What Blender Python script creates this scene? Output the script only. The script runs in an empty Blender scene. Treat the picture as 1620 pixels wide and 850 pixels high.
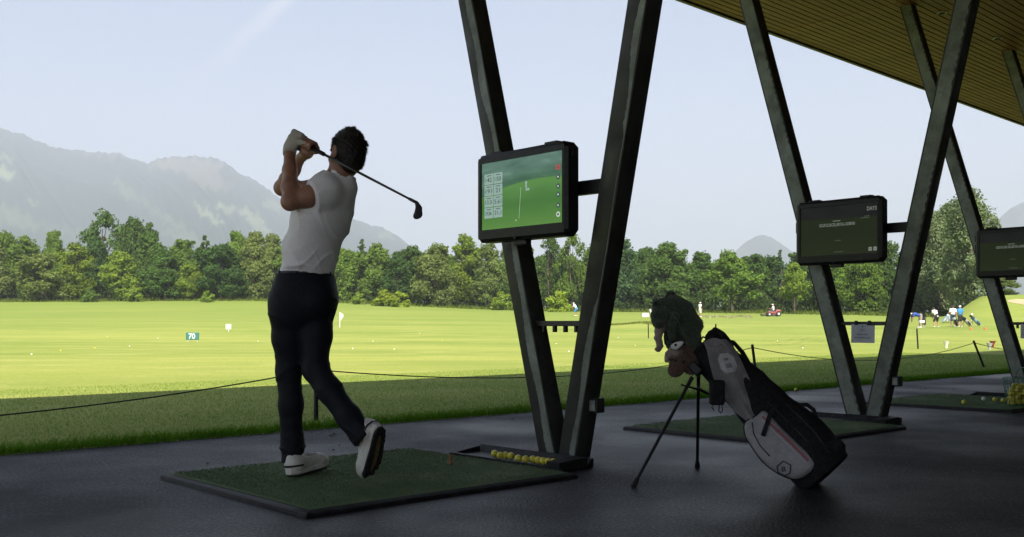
import bpy, bmesh, math, random
import numpy as np
from mathutils import Vector, Matrix

random.seed(7)
RNG = np.random.default_rng(11)
SC = bpy.context.scene
COL = SC.collection
R = math.radians

# ------------------------------------------------------------------ camera
CAM_H = 0.8
FPX, CX, HY = 1600.0, 810.0, 512.0
cam_d = bpy.data.cameras.new('camera')
cam_d.sensor_width = 36.0
cam_d.lens = 36.0 * FPX / 1620.0
cam_d.shift_y = (HY - 425.0) / 1620.0
cam_d.clip_start = 0.05
cam_d.clip_end = 40000
cam = bpy.data.objects.new('camera', cam_d)
COL.objects.link(cam)
cam.location = (0, 0, CAM_H)
cam.rotation_euler = (math.pi / 2, 0, 0)
SC.camera = cam

# ------------------------------------------------------------------ light
SUN_EL = R(44)
SUN_H = np.array([-0.10, 0.995])          # horizontal travel of the light
SUN_H = SUN_H / np.linalg.norm(SUN_H)
EXPOSURE = 1.70
sun_d = bpy.data.lights.new('sun', 'SUN')
sun_d.energy = 5.0
sun_d.angle = R(0.5)
sun_d.color = (1.0, 0.91, 0.78)
sun = bpy.data.objects.new('sun', sun_d)
COL.objects.link(sun)
travel = Vector((SUN_H[0] * math.cos(SUN_EL), SUN_H[1] * math.cos(SUN_EL), -math.sin(SUN_EL)))
sun.rotation_euler = travel.to_track_quat('-Z', 'Y').to_euler()
sun.location = (0, 0, 60)

world = bpy.data.worlds.new('World')
SC.world = world
world.use_nodes = True
wn, wl = world.node_tree.nodes, world.node_tree.links
wn.clear()
wout = wn.new('ShaderNodeOutputWorld')
wbg = wn.new('ShaderNodeBackground')
sky = wn.new('ShaderNodeTexSky')
sky.sky_type = 'NISHITA'
sky.sun_disc = False
sky.sun_elevation = SUN_EL
sky.sun_rotation = math.atan2(-SUN_H[0], -SUN_H[1])
sky.air_density = 0.85
sky.dust_density = 0.8
sky.ozone_density = 1.0
wbg.inputs['Strength'].default_value = 0.05
# a thin cirrus streak: a narrow band about a great circle, broken by noise
wgeo = wn.new('ShaderNodeNewGeometry')


def wmath(op, a, b=None, c=None):
    n = wn.new('ShaderNodeMath')
    n.operation = op
    for i, v in enumerate((a, b, c)):
        if v is None:
            continue
        if isinstance(v, (int, float)):
            n.inputs[i].default_value = v
        else:
            wl.new(v, n.inputs[i])
    return n.outputs[0]


def wdot(vec_sock, v):
    n = wn.new('ShaderNodeVectorMath')
    n.operation = 'DOT_PRODUCT'
    wl.new(vec_sock, n.inputs[0])
    n.inputs[1].default_value = v
    return n.outputs['Value']


def wstep(v, lo, hi):
    n = wn.new('ShaderNodeMapRange')
    n.interpolation_type = 'SMOOTHSTEP'
    n.inputs['From Min'].default_value = lo
    n.inputs['From Max'].default_value = hi
    wl.new(v, n.inputs['Value'])
    return n.outputs['Result']


winc = wn.new('ShaderNodeVectorMath')
winc.operation = 'SCALE'
winc.inputs['Scale'].default_value = -1.0
wl.new(wgeo.outputs['Incoming'], winc.inputs[0])
wdir = winc.outputs[0]
c1 = Vector((-0.335, 1, 0.225)).normalized()
c2 = Vector((-0.215, 1, 0.33)).normalized()
cn = c1.cross(c2).normalized()
ct = (c2 - c1).normalized()
wnoise = wn.new('ShaderNodeTexNoise')
wnoise.inputs['Scale'].default_value = 9.0
wnoise.inputs['Detail'].default_value = 6.0
wnoise.inputs['Roughness'].default_value = 0.62
wl.new(wdir, wnoise.inputs['Vector'])
off = wmath('MULTIPLY_ADD', wnoise.outputs['Fac'], 0.030, -0.015)
band = wmath('ABSOLUTE', wmath('ADD', wdot(wdir, cn), off))
along = wdot(wdir, ct)
a1 = float(c1.dot(ct))
a2 = float(c2.dot(ct))
streak = wmath('MULTIPLY', wstep(band, 0.011, 0.0), wstep(along, a1 - 0.02, a2 + 0.02))
wn2 = wn.new('ShaderNodeTexNoise')
wn2.inputs['Scale'].default_value = 3.5
wn2.inputs['Detail'].default_value = 5.0
wmap = wn.new('ShaderNodeMapping')
wmap.inputs['Scale'].default_value = (1.0, 1.0, 3.5)
wl.new(wdir, wmap.inputs['Vector'])
wl.new(wmap.outputs[0], wn2.inputs['Vector'])
veil = wmath('MULTIPLY', wstep(wn2.outputs['Fac'], 0.45, 0.8), 0.16)
cloud = wmath('ADD', wmath('MULTIPLY', streak, 0.6), veil)
wmix = wn.new('ShaderNodeMixRGB')
wl.new(cloud, wmix.inputs['Fac'])
wtint = wn.new('ShaderNodeMixRGB')
wtint.blend_type = 'MULTIPLY'
wtint.inputs['Fac'].default_value = 1.0
wtint.inputs['Color2'].default_value = (1.03, 0.98, 1.03, 1)
wl.new(sky.outputs['Color'], wtint.inputs['Color1'])
wl.new(wtint.outputs['Color'], wmix.inputs['Color1'])
wmix.inputs['Color2'].default_value = (5.6, 5.9, 6.4, 1)
wl.new(wmix.outputs['Color'], wbg.inputs['Color'])
wl.new(wbg.outputs[0], wout.inputs['Surface'])

SC.view_settings.view_transform = 'Standard'
SC.view_settings.look = 'None'
SC.view_settings.exposure = EXPOSURE
SC.view_settings.gamma = 1.0
SC.view_settings.use_curve_mapping = False
SC.render.engine = 'CYCLES'
SC.cycles.use_denoising = True
SC.cycles.max_bounces = 6
SC.cycles.diffuse_bounces = 4
SC.cycles.glossy_bounces = 3
SC.cycles.transmission_bounces = 4
SC.cycles.volume_bounces = 1
SC.cycles.sample_clamp_indirect = 6.0

# ------------------------------------------------------------------ frames
UV = np.array([0.7376, 0.6753, 0.0])       # along the building
VV = np.array([-0.6753, 0.7376, 0.0])      # from the building out to the range
ZV = np.array([0.0, 0.0, 1.0])


def J(px, py, d):
    return np.array([(px - CX) / FPX * d, d, CAM_H - (py - HY) / FPX * d])


def W(u, v, z=0.0):
    return u * UV + v * VV + z * ZV


def unit(v):
    v = np.asarray(v, float)
    return v / np.linalg.norm(v)


# ------------------------------------------------------------------ materials
def mat(name, base, rough=0.6, metal=0.0, vary=None, bump=None, spec=0.5, coat=0.0, spots=None, rough_vary=None, sheen=0.0):
    m = bpy.data.materials.new(name)
    m.use_nodes = True
    n, l = m.node_tree.nodes, m.node_tree.links
    b = n['Principled BSDF']
    b.inputs['Base Color'].default_value = (*base, 1)
    b.inputs['Roughness'].default_value = rough
    b.inputs['Metallic'].default_value = metal
    b.inputs['Specular IOR Level'].default_value = spec
    b.inputs['Coat Weight'].default_value = coat
    b.inputs['Sheen Weight'].default_value = sheen
    tc = n.new('ShaderNodeTexCoord')
    csock = None
    for v in (vary if isinstance(vary, list) else [vary] if vary else []):
        # (scale, second colour, lo, hi, stretch)
        sc, c2, lo, hi = v[:4]
        st = v[4] if len(v) > 4 else (1, 1, 1)
        mp = n.new('ShaderNodeMapping')
        mp.inputs['Scale'].default_value = st
        l.new(tc.outputs['Object'], mp.inputs['Vector'])
        nz = n.new('ShaderNodeTexNoise')
        nz.inputs['Scale'].default_value = sc
        nz.inputs['Detail'].default_value = 6
        nz.inputs['Roughness'].default_value = 0.62
        l.new(mp.outputs[0], nz.inputs['Vector'])
        mr = n.new('ShaderNodeMapRange')
        mr.inputs['From Min'].default_value = lo
        mr.inputs['From Max'].default_value = hi
        l.new(nz.outputs['Fac'], mr.inputs['Value'])
        mx = n.new('ShaderNodeMixRGB')
        l.new(mr.outputs['Result'], mx.inputs['Fac'])
        if csock is None:
            mx.inputs['Color1'].default_value = (*base, 1)
        else:
            l.new(csock, mx.inputs['Color1'])
        mx.inputs['Color2'].default_value = (*c2, 1)
        csock = mx.outputs['Color']
    if csock is not None:
        l.new(csock, b.inputs['Base Color'])
    if rough_vary:
        sc, r1, r2 = rough_vary
        nz = n.new('ShaderNodeTexNoise')
        nz.inputs['Scale'].default_value = sc
        nz.inputs['Detail'].default_value = 5
        l.new(tc.outputs['Object'], nz.inputs['Vector'])
        mr = n.new('ShaderNodeMapRange')
        mr.inputs['From Min'].default_value = 0.35
        mr.inputs['From Max'].default_value = 0.65
        mr.inputs['To Min'].default_value = r1
        mr.inputs['To Max'].default_value = r2
        l.new(nz.outputs['Fac'], mr.inputs['Value'])
        l.new(mr.outputs['Result'], b.inputs['Roughness'])
    if bump:
        sc, strength, dist = bump
        nz = n.new('ShaderNodeTexNoise')
        nz.inputs['Scale'].default_value = sc
        nz.inputs['Detail'].default_value = 4
        l.new(tc.outputs['Object'], nz.inputs['Vector'])
        bp = n.new('ShaderNodeBump')
        bp.inputs['Strength'].default_value = strength
        bp.inputs['Distance'].default_value = dist
        l.new(nz.outputs['Fac'], bp.inputs['Height'])
        l.new(bp.outputs['Normal'], b.inputs['Normal'])
    return m


def emit_mat(name, col, strength=1.0):
    m = mat(name, (0.01, 0.01, 0.01), 0.35)
    b = m.node_tree.nodes['Principled BSDF']
    b.inputs['Emission Color'].default_value = (*col, 1)
    b.inputs['Emission Strength'].default_value = strength
    return m


M = {}
M['asphalt'] = mat('asphalt', (0.019, 0.0185, 0.0215), 0.6,
                   vary=[(62, (0.135, 0.13, 0.15), 0.51, 0.68), (0.9, (0.007, 0.007, 0.008), 0.50, 0.64), (26, (0.018, 0.018, 0.021), 0.56, 0.7)],
                   bump=(75, 0.8, 0.014), rough_vary=(0.55, 0.32, 0.66), spec=0.14)
M['steel'] = mat('column_paint', (0.040, 0.042, 0.037), 0.5, 0.05,
                 vary=[(5, (0.026, 0.027, 0.024), 0.42, 0.62), (1.6, (0.060, 0.064, 0.056), 0.52, 0.66, (1, 1, 0.5))],
                 bump=(60, 0.08, 0.004), rough_vary=(6, 0.38, 0.62), spec=0.35)
M['bare_lit_steel'] = mat('bare_lit_galvanised', (0.160, 0.185, 0.160), 0.5, 0.1, vary=[(7, (0.095, 0.110, 0.095), 0.42, 0.6), (1.3, (0.24, 0.275, 0.245), 0.52, 0.66), (45, (0.10, 0.11, 0.10), 0.55, 0.72)], bump=(60, 0.1, 0.003), rough_vary=(6, 0.35, 0.6))  # worn galvanised tone, also carrying the light on the legs' sky-facing side
M['steel_dark'] = mat('steel_dark', (0.03, 0.032, 0.03), 0.5, 0.4, vary=(12, (0.055, 0.055, 0.05), 0.5, 0.7))
M['galv'] = mat('galvanised', (0.26, 0.27, 0.28), 0.45, 0.7, vary=(18, (0.16, 0.17, 0.18), 0.45, 0.65))
M['board'] = mat('ceiling_wood', (0.235, 0.092, 0.029), 0.55,
                 vary=[(3, (0.165, 0.062, 0.019), 0.42, 0.64, (1, 1, 1)), (1.0, (0.28, 0.118, 0.039), 0.52, 0.7)], bump=(30, 0.1, 0.003))
M['dark'] = mat('dark_cavity', (0.012, 0.012, 0.012), 0.8, vary=(9, (0.02, 0.018, 0.016), 0.4, 0.7))
M['wall'] = mat('unseen_wall_wood', (0.06, 0.045, 0.03), 0.7, vary=(4, (0.035, 0.026, 0.018), 0.4, 0.7, (1, 1, 6)))
M['black'] = mat('black_plastic', (0.008, 0.008, 0.009), 0.42, spec=0.3, vary=(30, (0.016, 0.016, 0.017), 0.45, 0.7), bump=(160, 0.05, 0.002))
M['rubber'] = mat('black_rubber', (0.012, 0.012, 0.013), 0.55, spec=0.22, vary=(20, (0.03, 0.03, 0.03), 0.5, 0.72), bump=(90, 0.15, 0.003))
M['turf'] = mat('mat_turf', (0.180, 0.265, 0.128), 0.9,
                vary=[(260, (0.095, 0.150, 0.070), 0.46, 0.62), (2.2, (0.25, 0.32, 0.185), 0.5, 0.72), (24, (0.125, 0.195, 0.095), 0.5, 0.75)], bump=(320, 1.0, 0.012), spec=0.2)
M['skin'] = mat('skin', (0.33, 0.17, 0.115), 0.5, vary=[(26, (0.27, 0.125, 0.085), 0.42, 0.68), (9, (0.37, 0.20, 0.14), 0.5, 0.7)], bump=(220, 0.12, 0.002))
M['shirt'] = mat('white_polo', (0.87, 0.84, 0.89), 0.85, vary=[(240, (0.72, 0.71, 0.745), 0.4, 0.6)], bump=(420, 0.3, 0.002), sheen=0.2)
M['trouser'] = mat('navy_trousers', (0.0085, 0.0095, 0.015), 0.62, vary=(140, (0.014, 0.015, 0.023), 0.42, 0.62), bump=(400, 0.3, 0.002), spec=0.15)
M['belt'] = mat('dark_belt', (0.045, 0.047, 0.055), 0.5, vary=(60, (0.03, 0.03, 0.036), 0.4, 0.6))
M['hair'] = mat('dark_hair', (0.018, 0.013, 0.011), 0.55, vary=(90, (0.034, 0.027, 0.022), 0.45, 0.65, (1, 1, 0.2)), bump=(160, 0.8, 0.006))
M['glove'] = mat('white_glove', (0.38, 0.355, 0.31), 0.65, vary=(45, (0.42, 0.39, 0.34), 0.42, 0.65), bump=(90, 0.35, 0.003))
M['shoe'] = mat('white_shoe', (0.62, 0.60, 0.56), 0.5, vary=(24, (0.50, 0.48, 0.45), 0.45, 0.66), bump=(120, 0.15, 0.002))
M['outsole'] = mat('outsole', (0.014, 0.014, 0.015), 0.6, vary=(60, (0.022, 0.022, 0.022), 0.4, 0.7))
M['tan'] = mat('sole_tan', (0.20, 0.13, 0.055), 0.6, vary=(50, (0.14, 0.09, 0.04), 0.4, 0.7))
M['eye'] = mat('eye', (0.55, 0.54, 0.52), 0.25, vary=(300, (0.45, 0.44, 0.43), 0.4, 0.6))
M['shaft'] = mat('dark_shaft', (0.05, 0.05, 0.055), 0.3, 0.8, vary=(50, (0.035, 0.035, 0.04), 0.4, 0.6))
M['club'] = mat('club_black', (0.018, 0.018, 0.02), 0.35, 0.6, vary=(40, (0.03, 0.03, 0.03), 0.4, 0.6))
M['yellow'] = mat('range_ball_yellow', (0.66, 0.60, 0.06), 0.38, vary=(60, (0.52, 0.46, 0.05), 0.45, 0.7), bump=(400, 0.3, 0.003))
M['white'] = mat('white_paint', (0.72, 0.72, 0.70), 0.5, vary=(30, (0.62, 0.62, 0.60), 0.45, 0.7))
M['grey_white'] = mat('grey_white', (0.42, 0.44, 0.48), 0.6, vary=(30, (0.34, 0.36, 0.40), 0.45, 0.7))
M['paper'] = mat('notice_paper', (0.50, 0.52, 0.60), 0.7, vary=(18, (0.44, 0.46, 0.54), 0.4, 0.66))
M['ink'] = mat('ink', (0.02, 0.02, 0.025), 0.7, vary=(40, (0.03, 0.03, 0.035), 0.4, 0.6))
M['ink_grey'] = mat('ink_grey', (0.17, 0.18, 0.21), 0.7, vary=(40, (0.2, 0.21, 0.24), 0.4, 0.6))
M['bag_black'] = mat('bag_fabric', (0.011, 0.011, 0.013), 0.8, spec=0.15, vary=(60, (0.022, 0.022, 0.025), 0.42, 0.66), bump=(260, 0.35, 0.003))
M['bag_white'] = mat('bag_white', (0.29, 0.285, 0.30), 0.6, vary=[(9, (0.21, 0.205, 0.22), 0.44, 0.66), (50, (0.34, 0.33, 0.34), 0.5, 0.7)], bump=(180, 0.2, 0.002))
M['red'] = mat('red_trim', (0.30, 0.022, 0.03), 0.5, vary=(30, (0.22, 0.018, 0.025), 0.4, 0.66))
M['towel'] = mat('grey_towel', (0.20, 0.19, 0.20), 0.95, vary=[(14, (0.145, 0.135, 0.14), 0.45, 0.62), (200, (0.25, 0.24, 0.25), 0.5, 0.7)], bump=(380, 0.8, 0.004), sheen=0.3)
M['towel_print'] = mat('towel_print', (0.46, 0.45, 0.47), 0.95, vary=(20, (0.34, 0.33, 0.35), 0.4, 0.66), bump=(380, 0.7, 0.004))
M['croc'] = mat('plush_green', (0.030, 0.060, 0.026), 0.95, vary=[(70, (0.016, 0.034, 0.014), 0.42, 0.62), (8, (0.045, 0.08, 0.03), 0.5, 0.7)], bump=(150, 1.0, 0.01), sheen=0.5)
M['stitch'] = mat('pale_stitch', (0.30, 0.28, 0.18), 0.9, vary=(80, (0.2, 0.19, 0.12), 0.4, 0.6))
M['brown'] = mat('plush_brown', (0.16, 0.075, 0.045), 0.95, vary=(60, (0.10, 0.05, 0.03), 0.42, 0.62), bump=(150, 0.9, 0.008), sheen=0.5)
M['beige'] = mat('plush_beige', (0.28, 0.22, 0.19), 0.95, vary=(50, (0.2, 0.16, 0.135), 0.42, 0.62), bump=(150, 0.8, 0.006), sheen=0.4)
M['tee_wood'] = mat('rubber_tee', (0.27, 0.12, 0.035), 0.6, vary=(60, (0.2, 0.085, 0.03), 0.4, 0.66))
M['green_wire'] = mat('green_wire', (0.02, 0.15, 0.085), 0.4, vary=(30, (0.02, 0.11, 0.06), 0.4, 0.66))
M['green_sign'] = mat('green_board', (0.03, 0.16, 0.13), 0.5, vary=(8, (0.03, 0.13, 0.11), 0.4, 0.66))
M['orange'] = mat('orange_marker', (0.55, 0.12, 0.02), 0.5, vary=(20, (0.45, 0.1, 0.02), 0.4, 0.66))
M['redpaint'] = mat('red_machine', (0.20, 0.030, 0.028), 0.4, vary=(6, (0.25, 0.03, 0.03), 0.4, 0.66))
M['blue_royal'] = mat('blue_shirt', (0.03, 0.07, 0.30), 0.8, vary=(20, (0.025, 0.055, 0.24), 0.4, 0.66))
M['blue_azure'] = mat('azure_shirt', (0.03, 0.22, 0.50), 0.8, vary=(20, (0.025, 0.17, 0.4), 0.4, 0.66))
M['cloth_white'] = mat('cloth_white', (0.72, 0.72, 0.72), 0.8, vary=(20, (0.64, 0.64, 0.65), 0.4, 0.66))
M['cloth_black'] = mat('cloth_black', (0.015, 0.015, 0.018), 0.8, vary=(20, (0.025, 0.025, 0.028), 0.4, 0.66))
M['cloth_slate'] = mat('cloth_slate', (0.03, 0.06, 0.10), 0.8, vary=(20, (0.025, 0.05, 0.08), 0.4, 0.66))
M['teal'] = mat('teal_bag', (0.10, 0.20, 0.24), 0.6, vary=(10, (0.32, 0.36, 0.38), 0.5, 0.62))
M['bark'] = mat('bark', (0.085, 0.065, 0.05), 0.9, vary=(14, (0.045, 0.036, 0.03), 0.4, 0.66, (1, 1, 0.2)), bump=(30, 0.7, 0.02))
M['sand'] = mat('bunker_sand', (0.46, 0.36, 0.22), 0.95, vary=(1.2, (0.38, 0.29, 0.17), 0.42, 0.66), bump=(8, 0.5, 0.03))
M['leafdry'] = mat('dry_debris', (0.05, 0.042, 0.022), 0.8, vary=(90, (0.05, 0.04, 0.025), 0.4, 0.66))


def leaf_material():
    m = bpy.data.materials.new('leaves')
    m.use_nodes = True
    n, l = m.node_tree.nodes, m.node_tree.links
    n.remove(n['Principled BSDF'])
    oi = n.new('ShaderNodeObjectInfo')
    geo = n.new('ShaderNodeNewGeometry')
    tc = n.new('ShaderNodeTexCoord')
    nz = n.new('ShaderNodeTexNoise')
    nz.inputs['Scale'].default_value = 7.0
    nz.inputs['Detail'].default_value = 3
    l.new(tc.outputs['Object'], nz.inputs['Vector'])
    mr = n.new('ShaderNodeMapRange')
    mr.inputs['From Min'].default_value = 0.3
    mr.inputs['From Max'].default_value = 0.7
    mr.inputs['To Min'].default_value = 0.72
    mr.inputs['To Max'].default_value = 1.25
    l.new(nz.outputs['Fac'], mr.inputs['Value'])
    rr = n.new('ShaderNodeMapRange')
    rr.inputs['To Min'].default_value = 0.75
    rr.inputs['To Max'].default_value = 1.25
    l.new(geo.outputs['Random Per Island'], rr.inputs['Value'])
    mul = n.new('ShaderNodeMath')
    mul.operation = 'MULTIPLY'
    l.new(mr.outputs[0], mul.inputs[0])
    l.new(rr.outputs[0], mul.inputs[1])
    vm = n.new('ShaderNodeVectorMath')
    vm.operation = 'SCALE'
    l.new(oi.outputs['Color'], vm.inputs[0])
    l.new(mul.outputs[0], vm.inputs['Scale'])
    df = n.new('ShaderNodeBsdfDiffuse')
    tr = n.new('ShaderNodeBsdfTranslucent')
    l.new(vm.outputs[0], df.inputs['Color'])
    ty = n.new('ShaderNodeMixRGB')
    ty.blend_type = 'MULTIPLY'
    ty.inputs['Fac'].default_value = 1
    ty.inputs['Color2'].default_value = (1.02, 1.12, 0.5, 1)
    l.new(vm.outputs[0], ty.inputs['Color1'])
    l.new(ty.outputs[0], tr.inputs['Color'])
    mx = n.new('ShaderNodeMixShader')
    mx.inputs['Fac'].default_value = 0.42
    l.new(df.outputs[0], mx.inputs[1])
    l.new(tr.outputs[0], mx.inputs[2])
    l.new(mx.outputs[0], n['Material Output'].inputs['Surface'])
    return m


M["leaf"] = leaf_material()


def grass_material():
    m = bpy.data.materials.new('mown_grass')
    m.use_nodes = True
    n, l = m.node_tree.nodes, m.node_tree.links
    b = n['Principled BSDF']
    b.inputs['Roughness'].default_value = 0.85
    b.inputs['Specular IOR Level'].default_value = 0.15
    tc = n.new('ShaderNodeTexCoord')

    def noise(scale, stretch, detail=6, rough=0.6):
        mp = n.new('ShaderNodeMapping')
        mp.inputs['Scale'].default_value = stretch
        mp.inputs['Rotation'].default_value = (0, 0, R(8))
        l.new(tc.outputs['Object'], mp.inputs['Vector'])
        nz = n.new('ShaderNodeTexNoise')
        nz.inputs['Scale'].default_value = scale
        nz.inputs['Detail'].default_value = detail
        nz.inputs['Roughness'].default_value = rough
        l.new(mp.outputs[0], nz.inputs['Vector'])
        return nz.outputs['Fac']

    def mixin(c1, c2, fac, lo, hi):
        mr = n.new('ShaderNodeMapRange')
        mr.inputs['From Min'].default_value = lo
        mr.inputs['From Max'].default_value = hi
        l.new(fac, mr.inputs['Value'])
        mx = n.new('ShaderNodeMixRGB')
        l.new(mr.outputs[0], mx.inputs['Fac'])
        for i, c in ((1, c1), (2, c2)):
            if isinstance(c, tuple):
                mx.inputs['Color%d' % i].default_value = (*c, 1)
            else:
                l.new(c, mx.inputs['Color%d' % i])
        return mx.outputs['Color']

    c = mixin((0.318, 0.348, 0.082), (0.172, 0.244, 0.042), noise(0.10, (0.45, 1.0, 1), 5), 0.38, 0.64)  # broad bands: mown tone, with the shading of low swells painted in
    c = mixin(c, (0.375, 0.382, 0.115), noise(0.7, (0.6, 1.0, 1), 6), 0.5, 0.74)
    c = mixin(c, (0.138, 0.214, 0.032), noise(14, (1, 1, 1), 5, 0.7), 0.5, 0.76)
    c = mixin(c, (0.36, 0.385, 0.11), noise(60, (1, 1, 1), 4, 0.7), 0.56, 0.8)
    # the outfield turns darker and greener with distance
    sx = n.new('ShaderNodeSeparateXYZ')
    l.new(tc.outputs['Object'], sx.inputs[0])
    ad = n.new('ShaderNodeMath')
    ad.operation = 'MULTIPLY_ADD'
    l.new(noise(0.035, (0.6, 1.0, 1), 4), ad.inputs[0])
    ad.inputs[1].default_value = 150.0
    l.new(sx.outputs['Y'], ad.inputs[2])
    c = mixin(c, (0.172, 0.235, 0.044), ad.outputs[0], 95, 235)
    l.new(c, b.inputs['Base Color'])
    bp = n.new('ShaderNodeBump')
    bp.inputs['Strength'].default_value = 0.6
    bp.inputs['Distance'].default_value = 0.03
    l.new(noise(45, (1, 1, 1), 4, 0.7), bp.inputs['Height'])
    l.new(bp.outputs[0], b.inputs['Normal'])
    return m


M['grass'] = grass_material()


def blade_material():
    m = bpy.data.materials.new('shaded_grass_blades')
    m.use_nodes = True
    n, l = m.node_tree.nodes, m.node_tree.links
    n.remove(n['Principled BSDF'])
    geo = n.new('ShaderNodeNewGeometry')
    mx0 = n.new('ShaderNodeMixRGB')
    l.new(geo.outputs['Random Per Island'], mx0.inputs['Fac'])
    mx0.inputs['Color1'].default_value = (0.078, 0.205, 0.012, 1)  # deeper green than the sheet: the roof's shade put into the colour
    mx0.inputs['Color2'].default_value = (0.120, 0.250, 0.018, 1)
    df = n.new('ShaderNodeBsdfDiffuse')
    tr = n.new('ShaderNodeBsdfTranslucent')
    l.new(mx0.outputs[0], df.inputs['Color'])
    l.new(mx0.outputs[0], tr.inputs['Color'])
    mx = n.new('ShaderNodeMixShader')
    mx.inputs['Fac'].default_value = 0.45
    l.new(df.outputs[0], mx.inputs[1])
    l.new(tr.outputs[0], mx.inputs[2])
    l.new(mx.outputs[0], n['Material Output'].inputs['Surface'])
    return m


M['blade'] = blade_material()

# ------------------------------------------------------------------ object helpers
OFF = {}


def tag(o, label=None, cat=None, group=None, kind=None):
    if label:
        o['label'] = label
    if cat:
        o['category'] = cat
    if group:
        o['group'] = group
    if kind:
        o['kind'] = kind
    return o


def thing(name, label, cat, loc, group=None):
    o = bpy.data.objects.new(name, None)
    o.empty_display_size = 0.1
    COL.objects.link(o)
    o.location = tuple(float(x) for x in loc)
    OFF[o.name] = np.array(o.location)
    return tag(o, label, cat, group)


class G:
    """collects geometry in world coordinates"""

    def __init__(self):
        self.v, self.f, self.m = [], [], []

    def add(self, verts, faces, mi=0):
        b = len(self.v)
        self.v += [tuple(float(c) for c in p) for p in verts]
        for fc in faces:
            self.f.append(tuple(b + i for i in fc))
            self.m.append(mi)
        return self

    def box(self, c, half, ax=None, mi=0, bev=0.0):
        ax = np.eye(3) if ax is None else np.array([unit(a) for a in ax])
        c = np.asarray(c, float)
        h = np.asarray(half, float)
        if bev <= 0:
            vs = [c + ax[0] * sx * h[0] + ax[1] * sy * h[1] + ax[2] * sz * h[2]
                  for sx in (-1, 1) for sy in (-1, 1) for sz in (-1, 1)]
            fs = [(0, 1, 3, 2), (4, 6, 7, 5), (0, 4, 5, 1), (2, 3, 7, 6), (0, 2, 6, 4), (1, 5, 7, 3)]
            return self.add(vs, fs, mi)
        bm = bmesh.new()
        bmesh.ops.create_cube(bm, size=2)
        for q in bm.verts:
            q.co = Vector((q.co.x * h[0], q.co.y * h[1], q.co.z * h[2]))
        bmesh.ops.bevel(bm, geom=bm.edges[:], offset=bev, segments=2, affect='EDGES', profile=0.5)
        bm.verts.index_update()
        vs = [c + ax[0] * q.co.x + ax[1] * q.co.y + ax[2] * q.co.z for q in bm.verts]
        fs = [tuple(q.index for q in fc.verts) for fc in bm.faces]
        bm.free()
        return self.add(vs, fs, mi)

    def beam(self, a, b, w, h, up=ZV, mi=0, bev=0.0):
        a, b = np.asarray(a, float), np.asarray(b, float)
        d = unit(b - a)
        s = unit(np.cross(d, up))
        t = np.cross(s, d)
        return self.box((a + b) / 2, (np.linalg.norm(b - a) / 2, w / 2, h / 2), (d, s, t), mi, bev)

    def tube(self, pts, rad, n=10, mi=0, cap=True, squash=None):
        pts = [np.asarray(p, float) for p in pts]
        if not hasattr(rad, '__len__'):
            rad = [rad] * len(pts)
        rings = []
        ref = None
        for i, p in enumerate(pts):
            d = unit(pts[min(i + 1, len(pts) - 1)] - pts[max(i - 1, 0)])
            if ref is None:
                ref = ZV if abs(d[2]) < 0.9 else np.array([1.0, 0, 0])
            s = unit(np.cross(d, ref))
            t = np.cross(s, d)
            ref = t
            k = 1.0 if squash is None else squash
            rings.append([p + rad[i] * (math.cos(2 * math.pi * j / n) * s + k * math.sin(2 * math.pi * j / n) * t) for j in range(n)])
        vs = [q for r in rings for q in r]
        fs = []
        for i in range(len(pts) - 1):
            for j in range(n):
                fs.append((i * n + j, i * n + (j + 1) % n, (i + 1) * n + (j + 1) % n, (i + 1) * n + j))
        if cap:
            fs.append(tuple(range(n - 1, -1, -1)))
            fs.append(tuple((len(pts) - 1) * n + j for j in range(n)))
        return self.add(vs, fs, mi)

    def sphere(self, c, r, nu=12, nv=8, mi=0, ax=None):
        c = np.asarray(c, float)
        r = np.asarray([r] * 3 if not hasattr(r, '__len__') else r, float)
        ax = np.eye(3) if ax is None else np.array(ax)
        vs = [c + ax[2] * r[2]]
        for i in range(1, nv):
            th = math.pi * i / nv
            for j in range(nu):
                ph = 2 * math.pi * j / nu
                q = (r[0] * math.sin(th) * math.cos(ph), r[1] * math.sin(th) * math.sin(ph), r[2] * math.cos(th))
                vs.append(c + ax[0] * q[0] + ax[1] * q[1] + ax[2] * q[2])
        vs.append(c - ax[2] * r[2])
        fs = [(0, 1 + j, 1 + (j + 1) % nu) for j in range(nu)]
        for i in range(nv - 2):
            a = 1 + i * nu
            for j in range(nu):
                fs.append((a + j, a + nu + j, a + nu + (j + 1) % nu, a + (j + 1) % nu))
        a = 1 + (nv - 2) * nu
        fs += [(a + j, len(vs) - 1, a + (j + 1) % nu) for j in range(nu)]
        return self.add(vs, fs, mi)

    def lathe(self, c, prof, n=20, mi=0, ax=None):
        """prof: list of (r, h); axis ax[2]"""
        c = np.asarray(c, float)
        ax = np.eye(3) if ax is None else np.array(ax)
        vs, fs = [], []
        for r, h in prof:
            for j in range(n):
                p = 2 * math.pi * j / n
                vs.append(c + ax[0] * r * math.cos(p) + ax[1] * r * math.sin(p) + ax[2] * h)
        for i in range(len(prof) - 1):
            for j in range(n):
                fs.append((i * n + j, i * n + (j + 1) % n, (i + 1) * n + (j + 1) % n, (i + 1) * n + j))
        fs.append(tuple(range(n - 1, -1, -1)))
        fs.append(tuple((len(prof) - 1) * n + j for j in range(n)))
        return self.add(vs, fs, mi)

    def prism(self, poly, ext, mi=0):
        poly = [np.asarray(p, float) for p in poly]
        ext = np.asarray(ext, float)
        n = len(poly)
        vs = poly + [p + ext for p in poly]
        fs = [tuple(range(n - 1, -1, -1)), tuple(range(n, 2 * n))]
        fs += [(i, (i + 1) % n, n + (i + 1) % n, n + i) for i in range(n)]
        return self.add(vs, fs, mi)

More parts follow.
